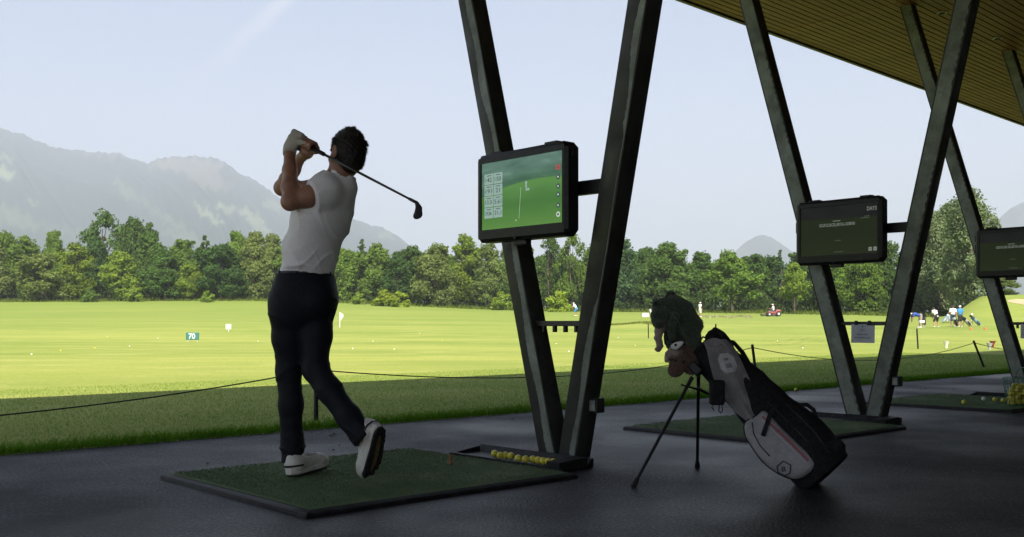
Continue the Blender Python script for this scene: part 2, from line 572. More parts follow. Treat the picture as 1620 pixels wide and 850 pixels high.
    def pillow(self, poly, nrm, thick, edge=0.25, mi=0):
        """a padded panel: outline, softly raised towards its middle"""
        poly = [np.asarray(p, float) for p in poly]
        nrm = unit(nrm)
        c = sum(poly) / len(poly)
        n = len(poly)
        vs, fs = [], []
        steps = [(1.0, 0.0), (1.0, 0.35), (0.96, 0.7), (0.88, 0.9), (0.65, 1.0), (0.3, 1.05)]
        for s, h in steps:
            vs += [c + (p - c) * s + nrm * thick * h for p in poly]
        vs.append(c + nrm * thick * 1.06)
        for i in range(len(steps) - 1):
            for j in range(n):
                fs.append((i * n + j, i * n + (j + 1) % n, (i + 1) * n + (j + 1) % n, (i + 1) * n + j))
        a = (len(steps) - 1) * n
        fs += [(a + j, a + (j + 1) % n, len(vs) - 1) for j in range(n)]
        fs.append(tuple(range(n - 1, -1, -1)))
        return self.add(vs, fs, mi)

    def obj(self, name, mats, parent=None, smooth=False, label=None, cat=None, group=None, kind=None):
        return make(name, np.array(self.v), self.f, mats, parent, smooth, self.m, label, cat, group, kind)


def make(name, v, f, mats, parent=None, smooth=False, mi=None, label=None, cat=None, group=None, kind=None, loc=None):
    me = bpy.data.meshes.new(name)
    v = np.asarray(v, float)
    if parent is not None:
        off = OFF[parent.name]
    elif loc is not None:
        off = np.asarray(loc, float)
    else:
        off = np.zeros(3)
    v = v - off
    if isinstance(f, np.ndarray):
        nf, k = f.shape
        me.vertices.add(len(v))
        me.vertices.foreach_set('co', v.astype(np.float32).ravel())
        me.loops.add(nf * k)
        me.loops.foreach_set('vertex_index', f.astype(np.int32).ravel())
        me.polygons.add(nf)
        me.polygons.foreach_set('loop_start', np.arange(0, nf * k, k, dtype=np.int32))
        me.update(calc_edges=True)
        me.validate()
    else:
        me.from_pydata(v.tolist(), [], f)
    if not isinstance(mats, (list, tuple)):
        mats = [mats]
    for m in mats:
        me.materials.append(m)
    if mi is not None and len(mats) > 1:
        me.polygons.foreach_set('material_index', np.array(mi, dtype=np.int32))
    if smooth:
        me.polygons.foreach_set('use_smooth', np.ones(len(me.polygons), dtype=bool))
        if smooth == 'angle':
            try:
                me.set_sharp_from_angle(angle=R(40))
            except Exception:
                pass
    me.update()
    o = bpy.data.objects.new(name, me)
    COL.objects.link(o)
    if parent is not None:
        o.parent = parent
        OFF[o.name] = OFF[parent.name]
    else:
        o.location = tuple(off)
        OFF[o.name] = off
    return tag(o, label, cat, group, kind)


def copy_tree(o, parent=None):
    c = o.copy()
    COL.objects.link(c)
    if parent is not None:
        c.parent = parent
    for ch in list(o.children):
        copy_tree(ch, c)
    return c


# ------------------------------------------------------------------ lettering (flat print)
TXT = {}


def text2d(s):
    if s in TXT:
        return TXT[s]
    cu = bpy.data.curves.new('lettering', 'FONT')
    cu.body = s
    cu.size = 1.0
    cu.offset = 0.012
    cu.resolution_u = 3
    ob = bpy.data.objects.new('lettering', cu)
    COL.objects.link(ob)
    dg = bpy.context.evaluated_depsgraph_get()
    me = bpy.data.meshes.new_from_object(ob.evaluated_get(dg))
    vs = np.array([v.co[:2] for v in me.vertices])
    fs = [tuple(p.vertices) for p in me.polygons]
    bpy.data.objects.remove(ob)
    bpy.data.curves.remove(cu)
    bpy.data.meshes.remove(me)
    lo, hi = vs.min(0), vs.max(0)
    vs = (vs - (lo + hi) / 2) / (hi[1] - lo[1])
    TXT[s] = (vs, fs, (hi - lo)[0] / (hi - lo)[1])
    return TXT[s]


def put_text(g, s, c, xd, yd, height, width=None, mi=0):
    """lettering centred on c, x along xd, y along yd"""
    vs, fs, asp = text2d(s)
    k = height if width is None else width / asp
    c, xd, yd = np.asarray(c, float), unit(xd), unit(yd)
    g.add([c + xd * p[0] * k + yd * p[1] * height for p in vs], fs, mi)


for s in ('142', '150', '191', '21', '12,5', '5.61', '19,8k', '21,1', 'GOLFCLUB ZILLERTAL-UDERNS', 'DAY3', '70', 'Reserviert', 'für Golfschule', 'B', 'A'):
    text2d(s)


# ------------------------------------------------------------------ implicit surfaces
class Sdf:
    def __init__(self, lo, hi, h):
        self.lo = np.asarray(lo, float)
        self.h = h
        n = np.ceil((np.asarray(hi, float) - self.lo) / h).astype(int) + 1
        self.ax = [(self.lo[i] + h * np.arange(n[i])).astype(np.float32) for i in range(3)]
        self.f = np.full(n, 1.0, np.float32)

    def sl(self, lo, hi):
        s = []
        for i in range(3):
            a = int(np.floor((lo[i] - self.lo[i]) / self.h))
            b = int(np.ceil((hi[i] - self.lo[i]) / self.h)) + 1
            a, b = max(a, 0), min(b, len(self.ax[i]))
            if a >= b:
                return None
            s.append(slice(a, b))
        return tuple(s)

    def P(self, s):
        return (self.ax[0][s[0]][:, None, None], self.ax[1][s[1]][None, :, None], self.ax[2][s[2]][None, None, :])

    def comb(self, s, d, k, sub=False):
        f = self.f[s]
        if sub:
            d = -d
            h = np.maximum(k - np.abs(f - d), 0) / k
            self.f[s] = np.maximum(f, d) + h * h * k * 0.25
        else:
            h = np.maximum(k - np.abs(f - d), 0) / k
            self.f[s] = np.minimum(f, d) - h * h * k * 0.25

    def cone(self, a, b, ra, rb=None, k=0.02, right=None, flat=1.0, sub=False):
        rb = ra if rb is None else rb
        a, b = np.asarray(a, float), np.asarray(b, float)
        rm = max(ra, rb) * max(1.0, flat) + k + 3 * self.h
        s = self.sl(np.minimum(a, b) - rm, np.maximum(a, b) + rm)
        if s is None:
            return self
        X, Y, Z = self.P(s)
        ba = b - a
        L2 = float(ba @ ba) or 1e-9
        px, py, pz = X - a[0], Y - a[1], Z - a[2]
        t = np.clip((px * ba[0] + py * ba[1] + pz * ba[2]) / L2, 0, 1)
        qx, qy, qz = px - t * ba[0], py - t * ba[1], pz - t * ba[2]
        if right is None or flat == 1.0:
            d = np.sqrt(qx * qx + qy * qy + qz * qz) - (ra + (rb - ra) * t)
        else:
            fr = unit(np.cross(ba, right))
            qf = qx * fr[0] + qy * fr[1] + qz * fr[2]
            r2 = qx * qx + qy * qy + qz * qz + qf * qf * (1.0 / flat ** 2 - 1)
            d = (np.sqrt(r2) - (ra + (rb - ra) * t)) * (0.5 + 0.5 * flat)
        self.comb(s, d.astype(np.float32), k, sub)
        return self

    def chain(self, pts, rad, k=0.02, **kw):
        for i in range(len(pts) - 1):
            self.cone(pts[i], pts[i + 1], rad[i], rad[i + 1], k, **kw)
        return self

    def ell(self, c, r, k=0.02, ax=None, sub=False):
        c = np.asarray(c, float)
        r = np.asarray([r] * 3 if not hasattr(r, '__len__') else r, float)
        ax = np.eye(3) if ax is None else np.array([unit(q) for q in ax])
        rm = r.max() + k + 3 * self.h
        s = self.sl(c - rm, c + rm)
        if s is None:
            return self
        X, Y, Z = self.P(s)
        px, py, pz = X - c[0], Y - c[1], Z - c[2]
        q = [(px * ax[i][0] + py * ax[i][1] + pz * ax[i][2]) for i in range(3)]
        k0 = np.sqrt(sum((q[i] / r[i]) ** 2 for i in range(3)))
        k1 = np.sqrt(sum((q[i] / r[i] ** 2) ** 2 for i in range(3))) + 1e-6
        d = np.where(k0 < 1e-3, -r.min(), k0 * (k0 - 1.0) / k1)
        self.comb(s, d.astype(np.float32), k, sub)
        return self

    def box(self, c, half, ax=None, rad=0.005, k=0.01, sub=False):
        c = np.asarray(c, float)
        half = np.asarray(half, float)
        ax = np.eye(3) if ax is None else np.array([unit(q) for q in ax])
        rm = np.linalg.norm(half) + k + 3 * self.h
        s = self.sl(c - rm, c + rm)
        if s is None:
            return self
        X, Y, Z = self.P(s)
        px, py, pz = X - c[0], Y - c[1], Z - c[2]
        q = [np.abs(px * ax[i][0] + py * ax[i][1] + pz * ax[i][2]) - (half[i] - rad) for i in range(3)]
        d = np.sqrt(sum(np.maximum(u, 0) ** 2 for u in q)) + np.minimum(np.maximum(np.maximum(q[0], q[1]), q[2]), 0) - rad
        self.comb(s, d.astype(np.float32), k, sub)
        return self

    def cut(self, p, n, rad=None, k=0.004):
        """remove what lies on the side n points to (near p only, if rad is given)"""
        p, n = np.asarray(p, float), unit(n)
        s = tuple(slice(0, len(a)) for a in self.ax) if rad is None else self.sl(p - rad, p + rad)
        if s is None:
            return self
        X, Y, Z = self.P(s)
        d = (X - p[0]) * n[0] + (Y - p[1]) * n[1] + (Z - p[2]) * n[2]
        f = self.f[s]
        h = np.maximum(k - np.abs(f - d), 0) / k
        self.f[s] = np.maximum(f, d) + h * h * k * 0.25
        return self

    def merge(self, o, k):
        f, d = self.f, o.f
        h = np.maximum(k - np.abs(f - d), 0) / k
        self.f = np.minimum(f, d) - h * h * k * 0.25
        return self

    def disp(self, fn):
        X, Y, Z = (a for a in (self.ax[0][:, None, None], self.ax[1][None, :, None], self.ax[2][None, None, :]))
        band = np.abs(self.f) < 0.06
        i = np.nonzero(band)
        self.f[i] += fn(self.ax[0][i[0]], self.ax[1][i[1]], self.ax[2][i[2]]).astype(np.float32)
        return self

    def mesh(self):
        f = self.f
        S = f < 0
        # keep the border outside
        for a in range(3):
            for e in (0, -1):
                ix = [slice(None)] * 3
                ix[a] = e
                S[tuple(ix)] = False
        nx, ny, nz = S.shape
        cnt = np.zeros((nx - 1, ny - 1, nz - 1), np.uint8)
        for i in (0, 1):
            for j in (0, 1):
                for k in (0, 1):
                    cnt += S[i:nx - 1 + i, j:ny - 1 + j, k:nz - 1 + k]
        act = (cnt > 0) & (cnt < 8)
        I, Jx, K = np.nonzero(act)
        idx = np.full(act.shape, -1, np.int32)
        idx[I, Jx, K] = np.arange(len(I))
        acc = np.zeros((len(I), 3))
        num = np.zeros(len(I))
        corners = [(i, j, k) for i in (0, 1) for j in (0, 1) for k in (0, 1)]
        for a in corners:
            for ax in range(3):
                if a[ax]:
                    continue
                b = list(a)
                b[ax] = 1
                fa = f[I + a[0], Jx + a[1], K + a[2]]
                fb = f[I + b[0], Jx + b[1], K + b[2]]
                sa = S[I + a[0], Jx + a[1], K + a[2]]
                sb = S[I + b[0], Jx + b[1], K + b[2]]
                w = sa != sb
                den = fa - fb
                t = np.where(np.abs(den) > 1e-9, fa / np.where(np.abs(den) > 1e-9, den, 1), 0.5)
                t = np.clip(t, 0.02, 0.98)
                p = np.array(a, float)[None, :].repeat(len(I), 0)
                p[:, ax] = t
                acc += np.where(w[:, None], p, 0)
                num += w
        v = (np.stack([I, Jx, K], 1) + acc / num[:, None]) * self.h + self.lo
        quads = []
        for ax in range(3):
            o1, o2 = [(1, 2), (2, 0), (0, 1)][ax]
            sl0 = [slice(None)] * 3
            sl1 = [slice(None)] * 3
            sl0[ax], sl1[ax] = slice(0, -1), slice(1, None)
            s0, s1 = S[tuple(sl0)], S[tuple(sl1)]
            E = np.stack(np.nonzero(s0 != s1), 1)
            E = E[(E[:, o1] > 0) & (E[:, o2] > 0)]
            flip = s1[E[:, 0], E[:, 1], E[:, 2]]
            c = []
            for d1, d2 in ((-1, -1), (0, -1), (0, 0), (-1, 0)):
                q = E.copy()
                q[:, o1] += d1
                q[:, o2] += d2
                c.append(idx[q[:, 0], q[:, 1], q[:, 2]])
            Q = np.stack(c, 1)
            Q[flip] = Q[flip][:, ::-1]
            quads.append(Q)
        F = np.concatenate(quads)
        return v, F[(F >= 0).all(1)]

    def hit(self, px, py, d0, d1, steps=160):
        """depth at which the ray from the camera through a pixel meets the surface"""
        for d in np.linspace(d0, d1, steps):
            i = np.round((J(px, py, d) - self.lo) / self.h).astype(int)
            if (i >= 0).all() and (i < self.f.shape).all() and self.f[tuple(i)] < 0:
                return d
        return None

    def obj(self, name, m, parent=None, smooth_it=1, **kw):
        v, F = self.mesh()
        for _ in range(smooth_it):
            acc = np.zeros_like(v)
            n = np.zeros(len(v))
            for a in range(4):
                b = F[:, (a + 1) % 4]
                np.add.at(acc, F[:, a], v[b])
                np.add.at(acc, b, v[F[:, a]])
                np.add.at(n, F[:, a], 1)
                np.add.at(n, b, 1)
            v = v * 0.5 + 0.5 * acc / np.maximum(n, 1)[:, None]
        return make(name, v, F, m, parent, True, **kw)


def smooth01(t):
    t = np.clip(t, 0, 1)
    return t * t * (3 - 2 * t)


# ------------------------------------------------------------------ terrain
TP = np.array([-3000, -1500, 0, 400, 560, 700, 850, 1000, 1200, 1400, 1500, 1700, 3000, 6000], float)
TYB = np.array([468, 470, 476, 474, 477, 483, 489, 491, 493, 497, 500, 497, 492, 492], float)
TDD = np.array([200, 190, 180, 178, 172, 165, 158, 155, 150, 132, 126, 122, 120, 120], float)


def fbm(x, y, s, seed=0.0):
    r = np.zeros_like(x)
    a = 1.0
    for o in range(4):
        q = s * 2 ** o
        r += a * (np.sin(x * q + 1.7 * o + seed) * np.cos(y * q * 1.13 - 0.6 * o + seed * 1.7) + 0.5 * np.sin((x + y) * q * 0.71 + seed + o))
        a *= 0.5
    return r / 2.2


def terrain(x, y):
    x, y = np.asarray(x, float), np.asarray(y, float)
    yy = np.maximum(y, 20.0)
    px = CX + FPX * x / yy
    D = np.interp(px, TP, TDD)
    zb = CAM_H - (np.interp(px, TP, TYB) - HY) / FPX * D
    t = np.clip((y - 42) / (D - 42), 0, 1.6)
    z = zb * np.where(t < 1, t ** 1.6, 1 + 0.35 * smooth01((t - 1) / 0.6))
    z = z + 0.42 * fbm(x * 0.6, y, 0.045) * smooth01((y - 18) / 40) * (1 - 0.3 * t / 1.6)
    # mound on the right
    z = z + 2.5 * smooth01((px - 1488) / 75) * np.exp(-((y - 112) / 13.0) ** 2) * (y > 60)
    # a low step with a rough lip half way out
    st = smooth01((px - 930) / 60) * (1 - smooth01((px - 1060) / 60)) * (y > 30)
    z = z + 0.16 * st * smooth01((y - 84) / 5.0) * (1 - smooth01((y - 92) / 20))
    v = -0.6753 * x + 0.7376 * y
    z = np.where(v > 6.64, z + 0.014, np.where(v < 6.58, -0.06, 0.0))
    # lie of the land far away
    z = z * (1 - 0.6 * smooth01((np.hypot(x, y) - 400) / 800))
    return z


def tz(x, y):
    return float(terrain(np.array([x]), np.array([y]))[0])


def sheet_axis(lo, hi, fine_lo, fine_hi, step, grow=1.22):
    a = list(np.arange(fine_lo, fine_hi + 1e-6, step))
    s, p = step, fine_hi
    while p < hi:
        s *= grow
        p += s
        a.append(p)
    s, p = step, fine_lo
    while p > lo:
        s *= grow
        p -= s
        a.insert(0, p)
    return np.array(a)


ys = np.concatenate([sheet_axis(-9000, 6.0, -20, 6.0, 1.5)[:-1], sheet_axis(6.0, 9500, 6.0, 30, 0.4, 1.035)])
ys = ys[np.concatenate([[True], np.diff(ys) > 1e-4])]
xs = sheet_axis(-9500, 9500, -16, 26, 0.7, 1.045)
XX, YY = np.meshgrid(xs, ys, indexing='ij')
# rotate the fine mesh to follow the kerb: grid is laid out along the building
GX = XX * UV[0] + YY * VV[0]
GY = XX * UV[1] + YY * VV[1]
# exact row along the kerb
for vv_, dz in ((6.575, None), (6.645, None)):
    pass
ZZ = terrain(GX, GY)
nx, ny = XX.shape
ii = np.arange(nx * ny).reshape(nx, ny)
quads = np.stack([ii[:-1, :-1], ii[1:, :-1], ii[1:, 1:], ii[:-1, 1:]], -1).reshape(-1, 4)
make('grass_field', np.stack([GX, GY, ZZ], -1).reshape(-1, 3), quads, M['grass'], smooth=True, kind='structure')

# asphalt deck: one slab with a real edge to the grass
KERB = 6.62
gd = G()
gd.prism([W(-60, -14), W(140, -14), W(140, KERB), W(-60, KERB)], (0, 0, -0.12))
gd.v = [(a, b, c) for a, b, c in gd.v]
gd.obj('asphalt_deck', M['asphalt'], kind='structure')

# longer grass along the deck and mown blades over the roof's shadow strip, tinted for its shade
def blades(n, u0, u1, v0, v1, hmin, hmax, wid, lean, name, power=1.0, mask=None):
    u = RNG.uniform(u0, u1, n)
    v = v0 + (v1 - v0) * RNG.random(n) ** power
    P = u[:, None] * UV[None, :2] + v[:, None] * VV[None, :2]
    px = CX + FPX * P[:, 0] / np.maximum(P[:, 1], 0.5)
    ok = (px > -260) & (px < 1880) & (P[:, 1] > 3)
    if mask is not None:
        ok &= mask(P)
    P = P[ok]
    k = len(P)
    z = terrain(P[:, 0], P[:, 1])
    a = RNG.uniform(0, 2 * np.pi, k)
    h = RNG.uniform(hmin, hmax, k)
    w = wid * RNG.uniform(0.7, 1.3, k)
    dx, dy = np.cos(a), np.sin(a)
    l = RNG.normal(0, lean, (k, 2)) * h[:, None]
    A = np.stack([P[:, 0] - dx * w, P[:, 1] - dy * w, z - 0.01], 1)
    B = np.stack([P[:, 0] + dx * w, P[:, 1] + dy * w, z - 0.01], 1)
    C = np.stack([P[:, 0] + l[:, 0], P[:, 1] + l[:, 1], z + h], 1)
    V = np.stack([A, B, C], 1).reshape(-1, 3)
    F = np.arange(3 * k).reshape(-1, 3)
    return make(name, V, F, M['blade'], kind='stuff')


blades(290000, -4.5, 26, 6.63, 12.9, 0.009, 0.023, 0.0024, 0.7, 'grass', 1.5)
blades(26000, -4.5, 26, 6.60, 6.80, 0.03, 0.07, 0.004, 0.6, 'grass', 1.0)

# ------------------------------------------------------------------ the open shelter over the tees
U0, SP = 4.286, 3.592
LEG = {'L': (4.297, 0.046, 0.313), 'R': (4.144, -0.039, -0.248)}   # V at the foot, lean along U, lean along V
V_EDGE, Z_EDGE, SLOPE = 7.66, 4.63, 0.01


def ceil_z(v):
    return Z_EDGE + SLOPE * (v - V_EDGE)


SKEW = 0.0224


def WR(u, v, z=0.0):
    return W(u, v + SKEW * (u - 20.3), z)


RU = unit(UV + SKEW * VV)
RV = np.cross(ZV, RU)
shelter = thing('tee_shelter', 'long open shelter roof with dark slatted timber ceiling above the tees', 'shelter', W(20, 0, 0))
g = G()
ra, rb_ = -2.8, 90.0
v0, v1 = -13.0, V_EDGE
g.prism([WR(ra, v0, ceil_z(v0) + 0.03), WR(rb_, v0, ceil_z(v0) + 0.03), WR(rb_, v1, ceil_z(v1) + 0.03), WR(ra, v1, ceil_z(v1) + 0.03)], (0, 0, 0.3))
g.obj('roof', M['dark'], shelter)
g = G()
g.prism([WR(ra, v1 + 0.002, Z_EDGE - 0.035), WR(rb_, v1 + 0.002, Z_EDGE - 0.035), WR(rb_, v1 + 0.05, Z_EDGE - 0.035), WR(ra, v1 + 0.05, Z_EDGE - 0.035)], (0, 0, 0.40))
g.obj('fascia', M['steel_dark'], shelter)
g = G()
g.prism([WR(ra, v0, -0.1), WR(rb_, v0, -0.1), WR(rb_, v0 + 0.2, -0.1), WR(ra, v0 + 0.2, -0.1)], (0, 0, 4.1))
g.obj('unseen_rear_wall', M['wall'], shelter)  # unseen wall behind the camera, added to keep light out
PITCH, BW, SEG = 0.097, 0.080, 2 * SP
board_mesh = None
row = 0
v = v1 - 0.01 - BW / 2
while v > 4.35:
    for k in range(-1, 6):
        ua = U0 + k * SEG + 0.006
        cpos = WR(ua + SEG / 2 - 0.006, v, ceil_z(v) - 0.004 + random.uniform(-0.0015, 0.0015))
        if board_mesh is None:
            g = G()
            g.box((0, 0, 0), (SEG / 2 - 0.008, BW / 2, 0.011), (RU, RV, ZV))
            b0 = g.obj('ceiling_board', M['board'])
            board_mesh = b0.data
            b = b0
        else:
            b = bpy.data.objects.new('ceiling_board', board_mesh)
            COL.objects.link(b)
        b.parent = shelter
        b.location = tuple(cpos - OFF[shelter.name])
    v -= PITCH
g = G()
while v > -12.9:
    g.box(WR((ra + rb_) / 2, v, ceil_z(v) - 0.004), ((rb_ - ra) / 2, BW / 2, 0.011), (RU, RV, ZV))
    v -= PITCH
g.obj('ceiling_boards_beyond', M['board'], shelter, kind='stuff')
dl = None
for k in range(-4, 12):
    c = W(12.2 + 1.64 * k, 5.56, ceil_z(5.75) - 0.018)
    if dl is None:
        g = G()
        prof = [(0.046, 0.0), (0.056, 0.0), (0.058, -0.008), (0.047, -0.008), (0.043, 0.02)]
        g.lathe(c, prof, 20, 0)
        dl = g.obj('downlight', M['white'], shelter, smooth='angle')
        g = G()
        g.lathe(c - ZV * 0.0085, [(0.044, 0.0), (0.044, -0.003)], 18)
        g.obj('lens', M['dark'], dl)
        dl_home = c
    else:
        q = copy_tree(dl, shelter)
        q.location = tuple(c - dl_home)

# ------------------------------------------------------------------ V columns
COL_LABELS = {
    -1: ('steel column with two leaning legs standing left of the golfer', 'col'),
    0: ('big foreground steel V column beside the yellow ball tray', 'col'),
    1: ('steel V column carrying the dark screen and the paper notice', 'col'),
    2: ('steel V column behind the green wire ball basket', 'col'),
    3: ('steel V column beyond the rightmost screen, only its top showing', 'col'),
    4: ('farthest steel V column at the right end of the row', 'col'),
}


def leg_dir(s):
    _, a, b = LEG[s]
    return unit(a * UV + b * VV + ZV)


def leg_at(s, k, z):
    vb, a, b = LEG[s]
    k = k - 0.17 if k == 3 else k
    return W(U0 + k * SP + a * z, vb + b * z, z)


for k in range(-1, 5):
    kk = k - 0.17 if k == 3 else k
    col = thing('v_column', COL_LABELS[k][0], 'column', W(U0 + kk * SP, 4.22, 0), 'steel V columns along the tee line')
    g = G()
    g.box(W(U0 + kk * SP, 4.22, 0.005), (0.085, 0.13, 0.005), (UV, VV, ZV), bev=0.003)
    g.obj('base_plate', M['steel_dark'], col)
    for s in ('L', 'R'):
        vb, a, b = LEG[s]
        zt = (Z_EDGE + SLOPE * (vb - V_EDGE)) / (1 - SLOPE * b) + 0.02
        d = leg_dir(s)
        # section axes: one face along the building, one across
        su = unit(UV - (UV @ d) * d)
        sv = np.cross(d, su)
        p0, p1 = leg_at(s, k, -0.05), leg_at(s, k, zt)
        g = G()
        g.box((p0 + p1) / 2, (np.linalg.norm(p1 - p0) / 2, 0.064, 0.069), (d, su, sv), bev=0.005)
        leg = g.obj('leg', M['steel'], col, smooth='angle')
        # galvanised steel bared in a ragged strip, plus painted sky light, on the face that looks along the tees
        vd = 1 if (sv @ VV) < 0 else -1            # +1: sv points to the building
        hw = 0.0635
        n = int(np.linalg.norm(p1 - p0) / 0.012)
        vs_, fs_ = [], []
        for i in range(n + 1):
            z = -0.05 + (zt + 0.05) * i / n
            c = leg_at(s, k, z) - su * 0.0652
            if k == 0:
                e0 = hw - 0.004 - 0.003 * math.sin(z * 9)
                wd = (0.046 if s == 'L' else 0.028) + 0.014 * math.sin(z * 3.1 + k) + 0.009 * math.sin(z * 11 + 1) + random.uniform(-0.003, 0.003)
                if s == 'R':
                    wd *= max(0.1, min(1.0, 0.9 + 1.6 * math.sin(z * 2.9 + 0.6) + 0.5 * math.sin(z * 17)))
            else:
                tooth = 0.011 * (0.5 + 0.5 * math.sin(z * 95 + 2 * math.sin(z * 13))) * (math.sin(z * 4.3 + k + (s == 'L')) > -0.35)
                e0 = hw - 0.003 - tooth - random.uniform(0, 0.003)
                wd = hw + e0 - 0.010  # nearly the whole face goes pale, its sky light put into the colour
            vs_ += [c + sv * vd * e0, c + sv * vd * (e0 - max(wd, 0.006))]
        for i in range(n):
            q = (2 * i, 2 * i + 1, 2 * i + 3, 2 * i + 2)
            fs_.append(q if vd < 0 else q[::-1])
        G().add(vs_, fs_).obj('bare_lit_strip', M['bare_lit_steel'], leg)
    # rail between the legs with its pegs
    zr = 0.80
    a, b = leg_at('L', k, zr), leg_at('R', k, zr)
    rail = G().beam(a - VV * 0.05, b + VV * 0.05, 0.05, 0.032, bev=0.003).obj('club_rail', M['steel_dark'], col)
    dd = unit(b - a)
    if k != 1:
        L = np.linalg.norm(b - a)
        for j in range(4):
            c = a + dd * (0.10 + (L - 0.20) * (j + 0.5) / 4) - UV * 0.012 - ZV * 0.032
            G().box(c, (0.011, 0.012, 0.02), (dd, UV, ZV), bev=0.002).obj('peg', M['black'], rail)
    # socket box on the inner leg
    c = leg_at('R', k, 0.33) - VV * 0.105 + UV * 0.01
    sb = G().box(c, (0.034, 0.032, 0.042), (UV, VV, ZV), bev=0.006).obj('socket_box', M['steel_dark'], col)
    G().box(c - UV * 0.036, (0.004, 0.022, 0.03), (UV, VV, ZV), bev=0.0015).obj('socket_lid', M['galv'], sb)

# ------------------------------------------------------------------ screens
def screen_material(name, live):
    m = bpy.data.materials.new(name)
    m.use_nodes = True
    n, l = m.node_tree.nodes, m.node_tree.links
    b = n['Principled BSDF']
    b.inputs['Base Color'].default_value = (0.008, 0.009, 0.009, 1)
    b.inputs['Roughness'].default_value = 0.3
    b.inputs['Specular IOR Level'].default_value = 0.12
    uv = n.new('ShaderNodeUVMap')
    sp = n.new('ShaderNodeSeparateXYZ')
    l.new(uv.outputs[0], sp.inputs[0])
    nz = n.new('ShaderNodeTexNoise')
    nz.inputs['Scale'].default_value = 3.2
    nz.inputs['Detail'].default_value = 6
    mp = n.new('ShaderNodeMapping')
    mp.inputs['Scale'].default_value = (1.0, 2.2, 1)
    l.new(uv.outputs[0], mp.inputs[0])
    l.new(mp.outputs[0], nz.inputs['Vector'])

    def mathn(op, a, b=None):
        q = n.new('ShaderNodeMath')
        q.operation = op
        for i, v in enumerate((a, b)):
            if v is None:
                continue
            if isinstance(v, (int, float)):
                q.inputs[i].default_value = v
            else:
                l.new(v, q.inputs[i])
        return q.outputs[0]

    def ramp(sock, stops):
        r = n.new('ShaderNodeValToRGB')
        e = r.color_ramp.elements
        while len(e) < len(stops):
            e.new(0.5)
        for i, (p, c) in enumerate(stops):
            e[i].position = p
            e[i].color = (*c, 1)
        l.new(sock, r.inputs[0])
        return r.outputs[0]

    if live:
        cl = ramp(nz.outputs['Fac'], [(0.3, (0.036, 0.072, 0.056)), (0.55, (0.055, 0.102, 0.080)), (0.75, (0.092, 0.150, 0.118))])
        gr = ramp(mathn('ADD', sp.outputs['Y'], mathn('MULTIPLY', mathn('SUBTRACT', nz.outputs['Fac'], 0.5), 0.25)),
                  [(0.0, (0.050, 0.120, 0.026)), (0.35, (0.030, 0.088, 0.020)), (0.6, (0.050, 0.125, 0.032))])
        hz = mathn('ADD', sp.outputs['Y'], mathn('MULTIPLY', mathn('POWER', mathn('SUBTRACT', sp.outputs['X'], 0.75), 2.0), 0.30))
        fac = ramp(hz, [(0.0, (0, 0, 0)), (0.655, (0, 0, 0)), (0.672, (1, 1, 1))])
        dk = ramp(hz, [(0.655, (0.45, 0.62, 0.42)), (0.76, (0.72, 0.84, 0.72)), (0.86, (1, 1, 1))])
        mm = n.new('ShaderNodeMixRGB')
        mm.blend_type = 'MULTIPLY'
        mm.inputs[0].default_value = 1
        l.new(cl, mm.inputs[1])
        l.new(dk, mm.inputs[2])
        cl = mm.outputs[0]
    else:
        cl = ramp(nz.outputs['Fac'], [(0.3, (0.0030, 0.0034, 0.0034)), (0.7, (0.0055, 0.006, 0.0058))])
        gr = ramp(sp.outputs['Y'], [(0.0, (0.0075, 0.0100, 0.0036)), (0.5, (0.0052, 0.0082, 0.0030)), (0.75, (0.0065, 0.0095, 0.0028))])
        hz = mathn('ADD', sp.outputs['Y'], mathn('MULTIPLY', mathn('SUBTRACT', sp.outputs['X'], 0.8), 0.03))
        fac = ramp(hz, [(0.0, (0, 0, 0)), (0.71, (0, 0, 0)), (0.735, (1, 1, 1))])
    mx = n.new('ShaderNodeMixRGB')
    l.new(fac, mx.inputs[0])
    l.new(gr, mx.inputs[1])
    l.new(cl, mx.inputs[2])
    l.new(mx.outputs[0], b.inputs['Emission Color'])
    b.inputs['Emission Strength'].default_value = 0.6
    return m


M['screen_live'] = screen_material('screen_live', True)
M['screen_title'] = screen_material('screen_title', False)
M['tile'] = emit_mat('screen_tile', (0.13, 0.19, 0.165), 0.6)
M['tile_ink'] = emit_mat('screen_tile_ink', (0.016, 0.036, 0.030), 0.6)
M['scr_white'] = emit_mat('screen_white', (0.26, 0.32, 0.26), 0.6)
M['scr_dark'] = emit_mat('screen_dark', (0.014, 0.030, 0.026), 0.6)
M['scr_red'] = emit_mat('screen_red', (0.17, 0.030, 0.028), 0.6)
M['scr_grey'] = emit_mat('screen_text', (0.085, 0.095, 0.082), 0.6)
M['scr_dim'] = emit_mat('screen_text_dim', (0.030, 0.036, 0.028), 0.6)

SV0, SV1, SZ0, SZ1 = 3.97, 4.75, 1.295, 1.83      # case
XD = -VV                                             # to the viewer's right along the screen
ND = -UV                                             # out of the screen


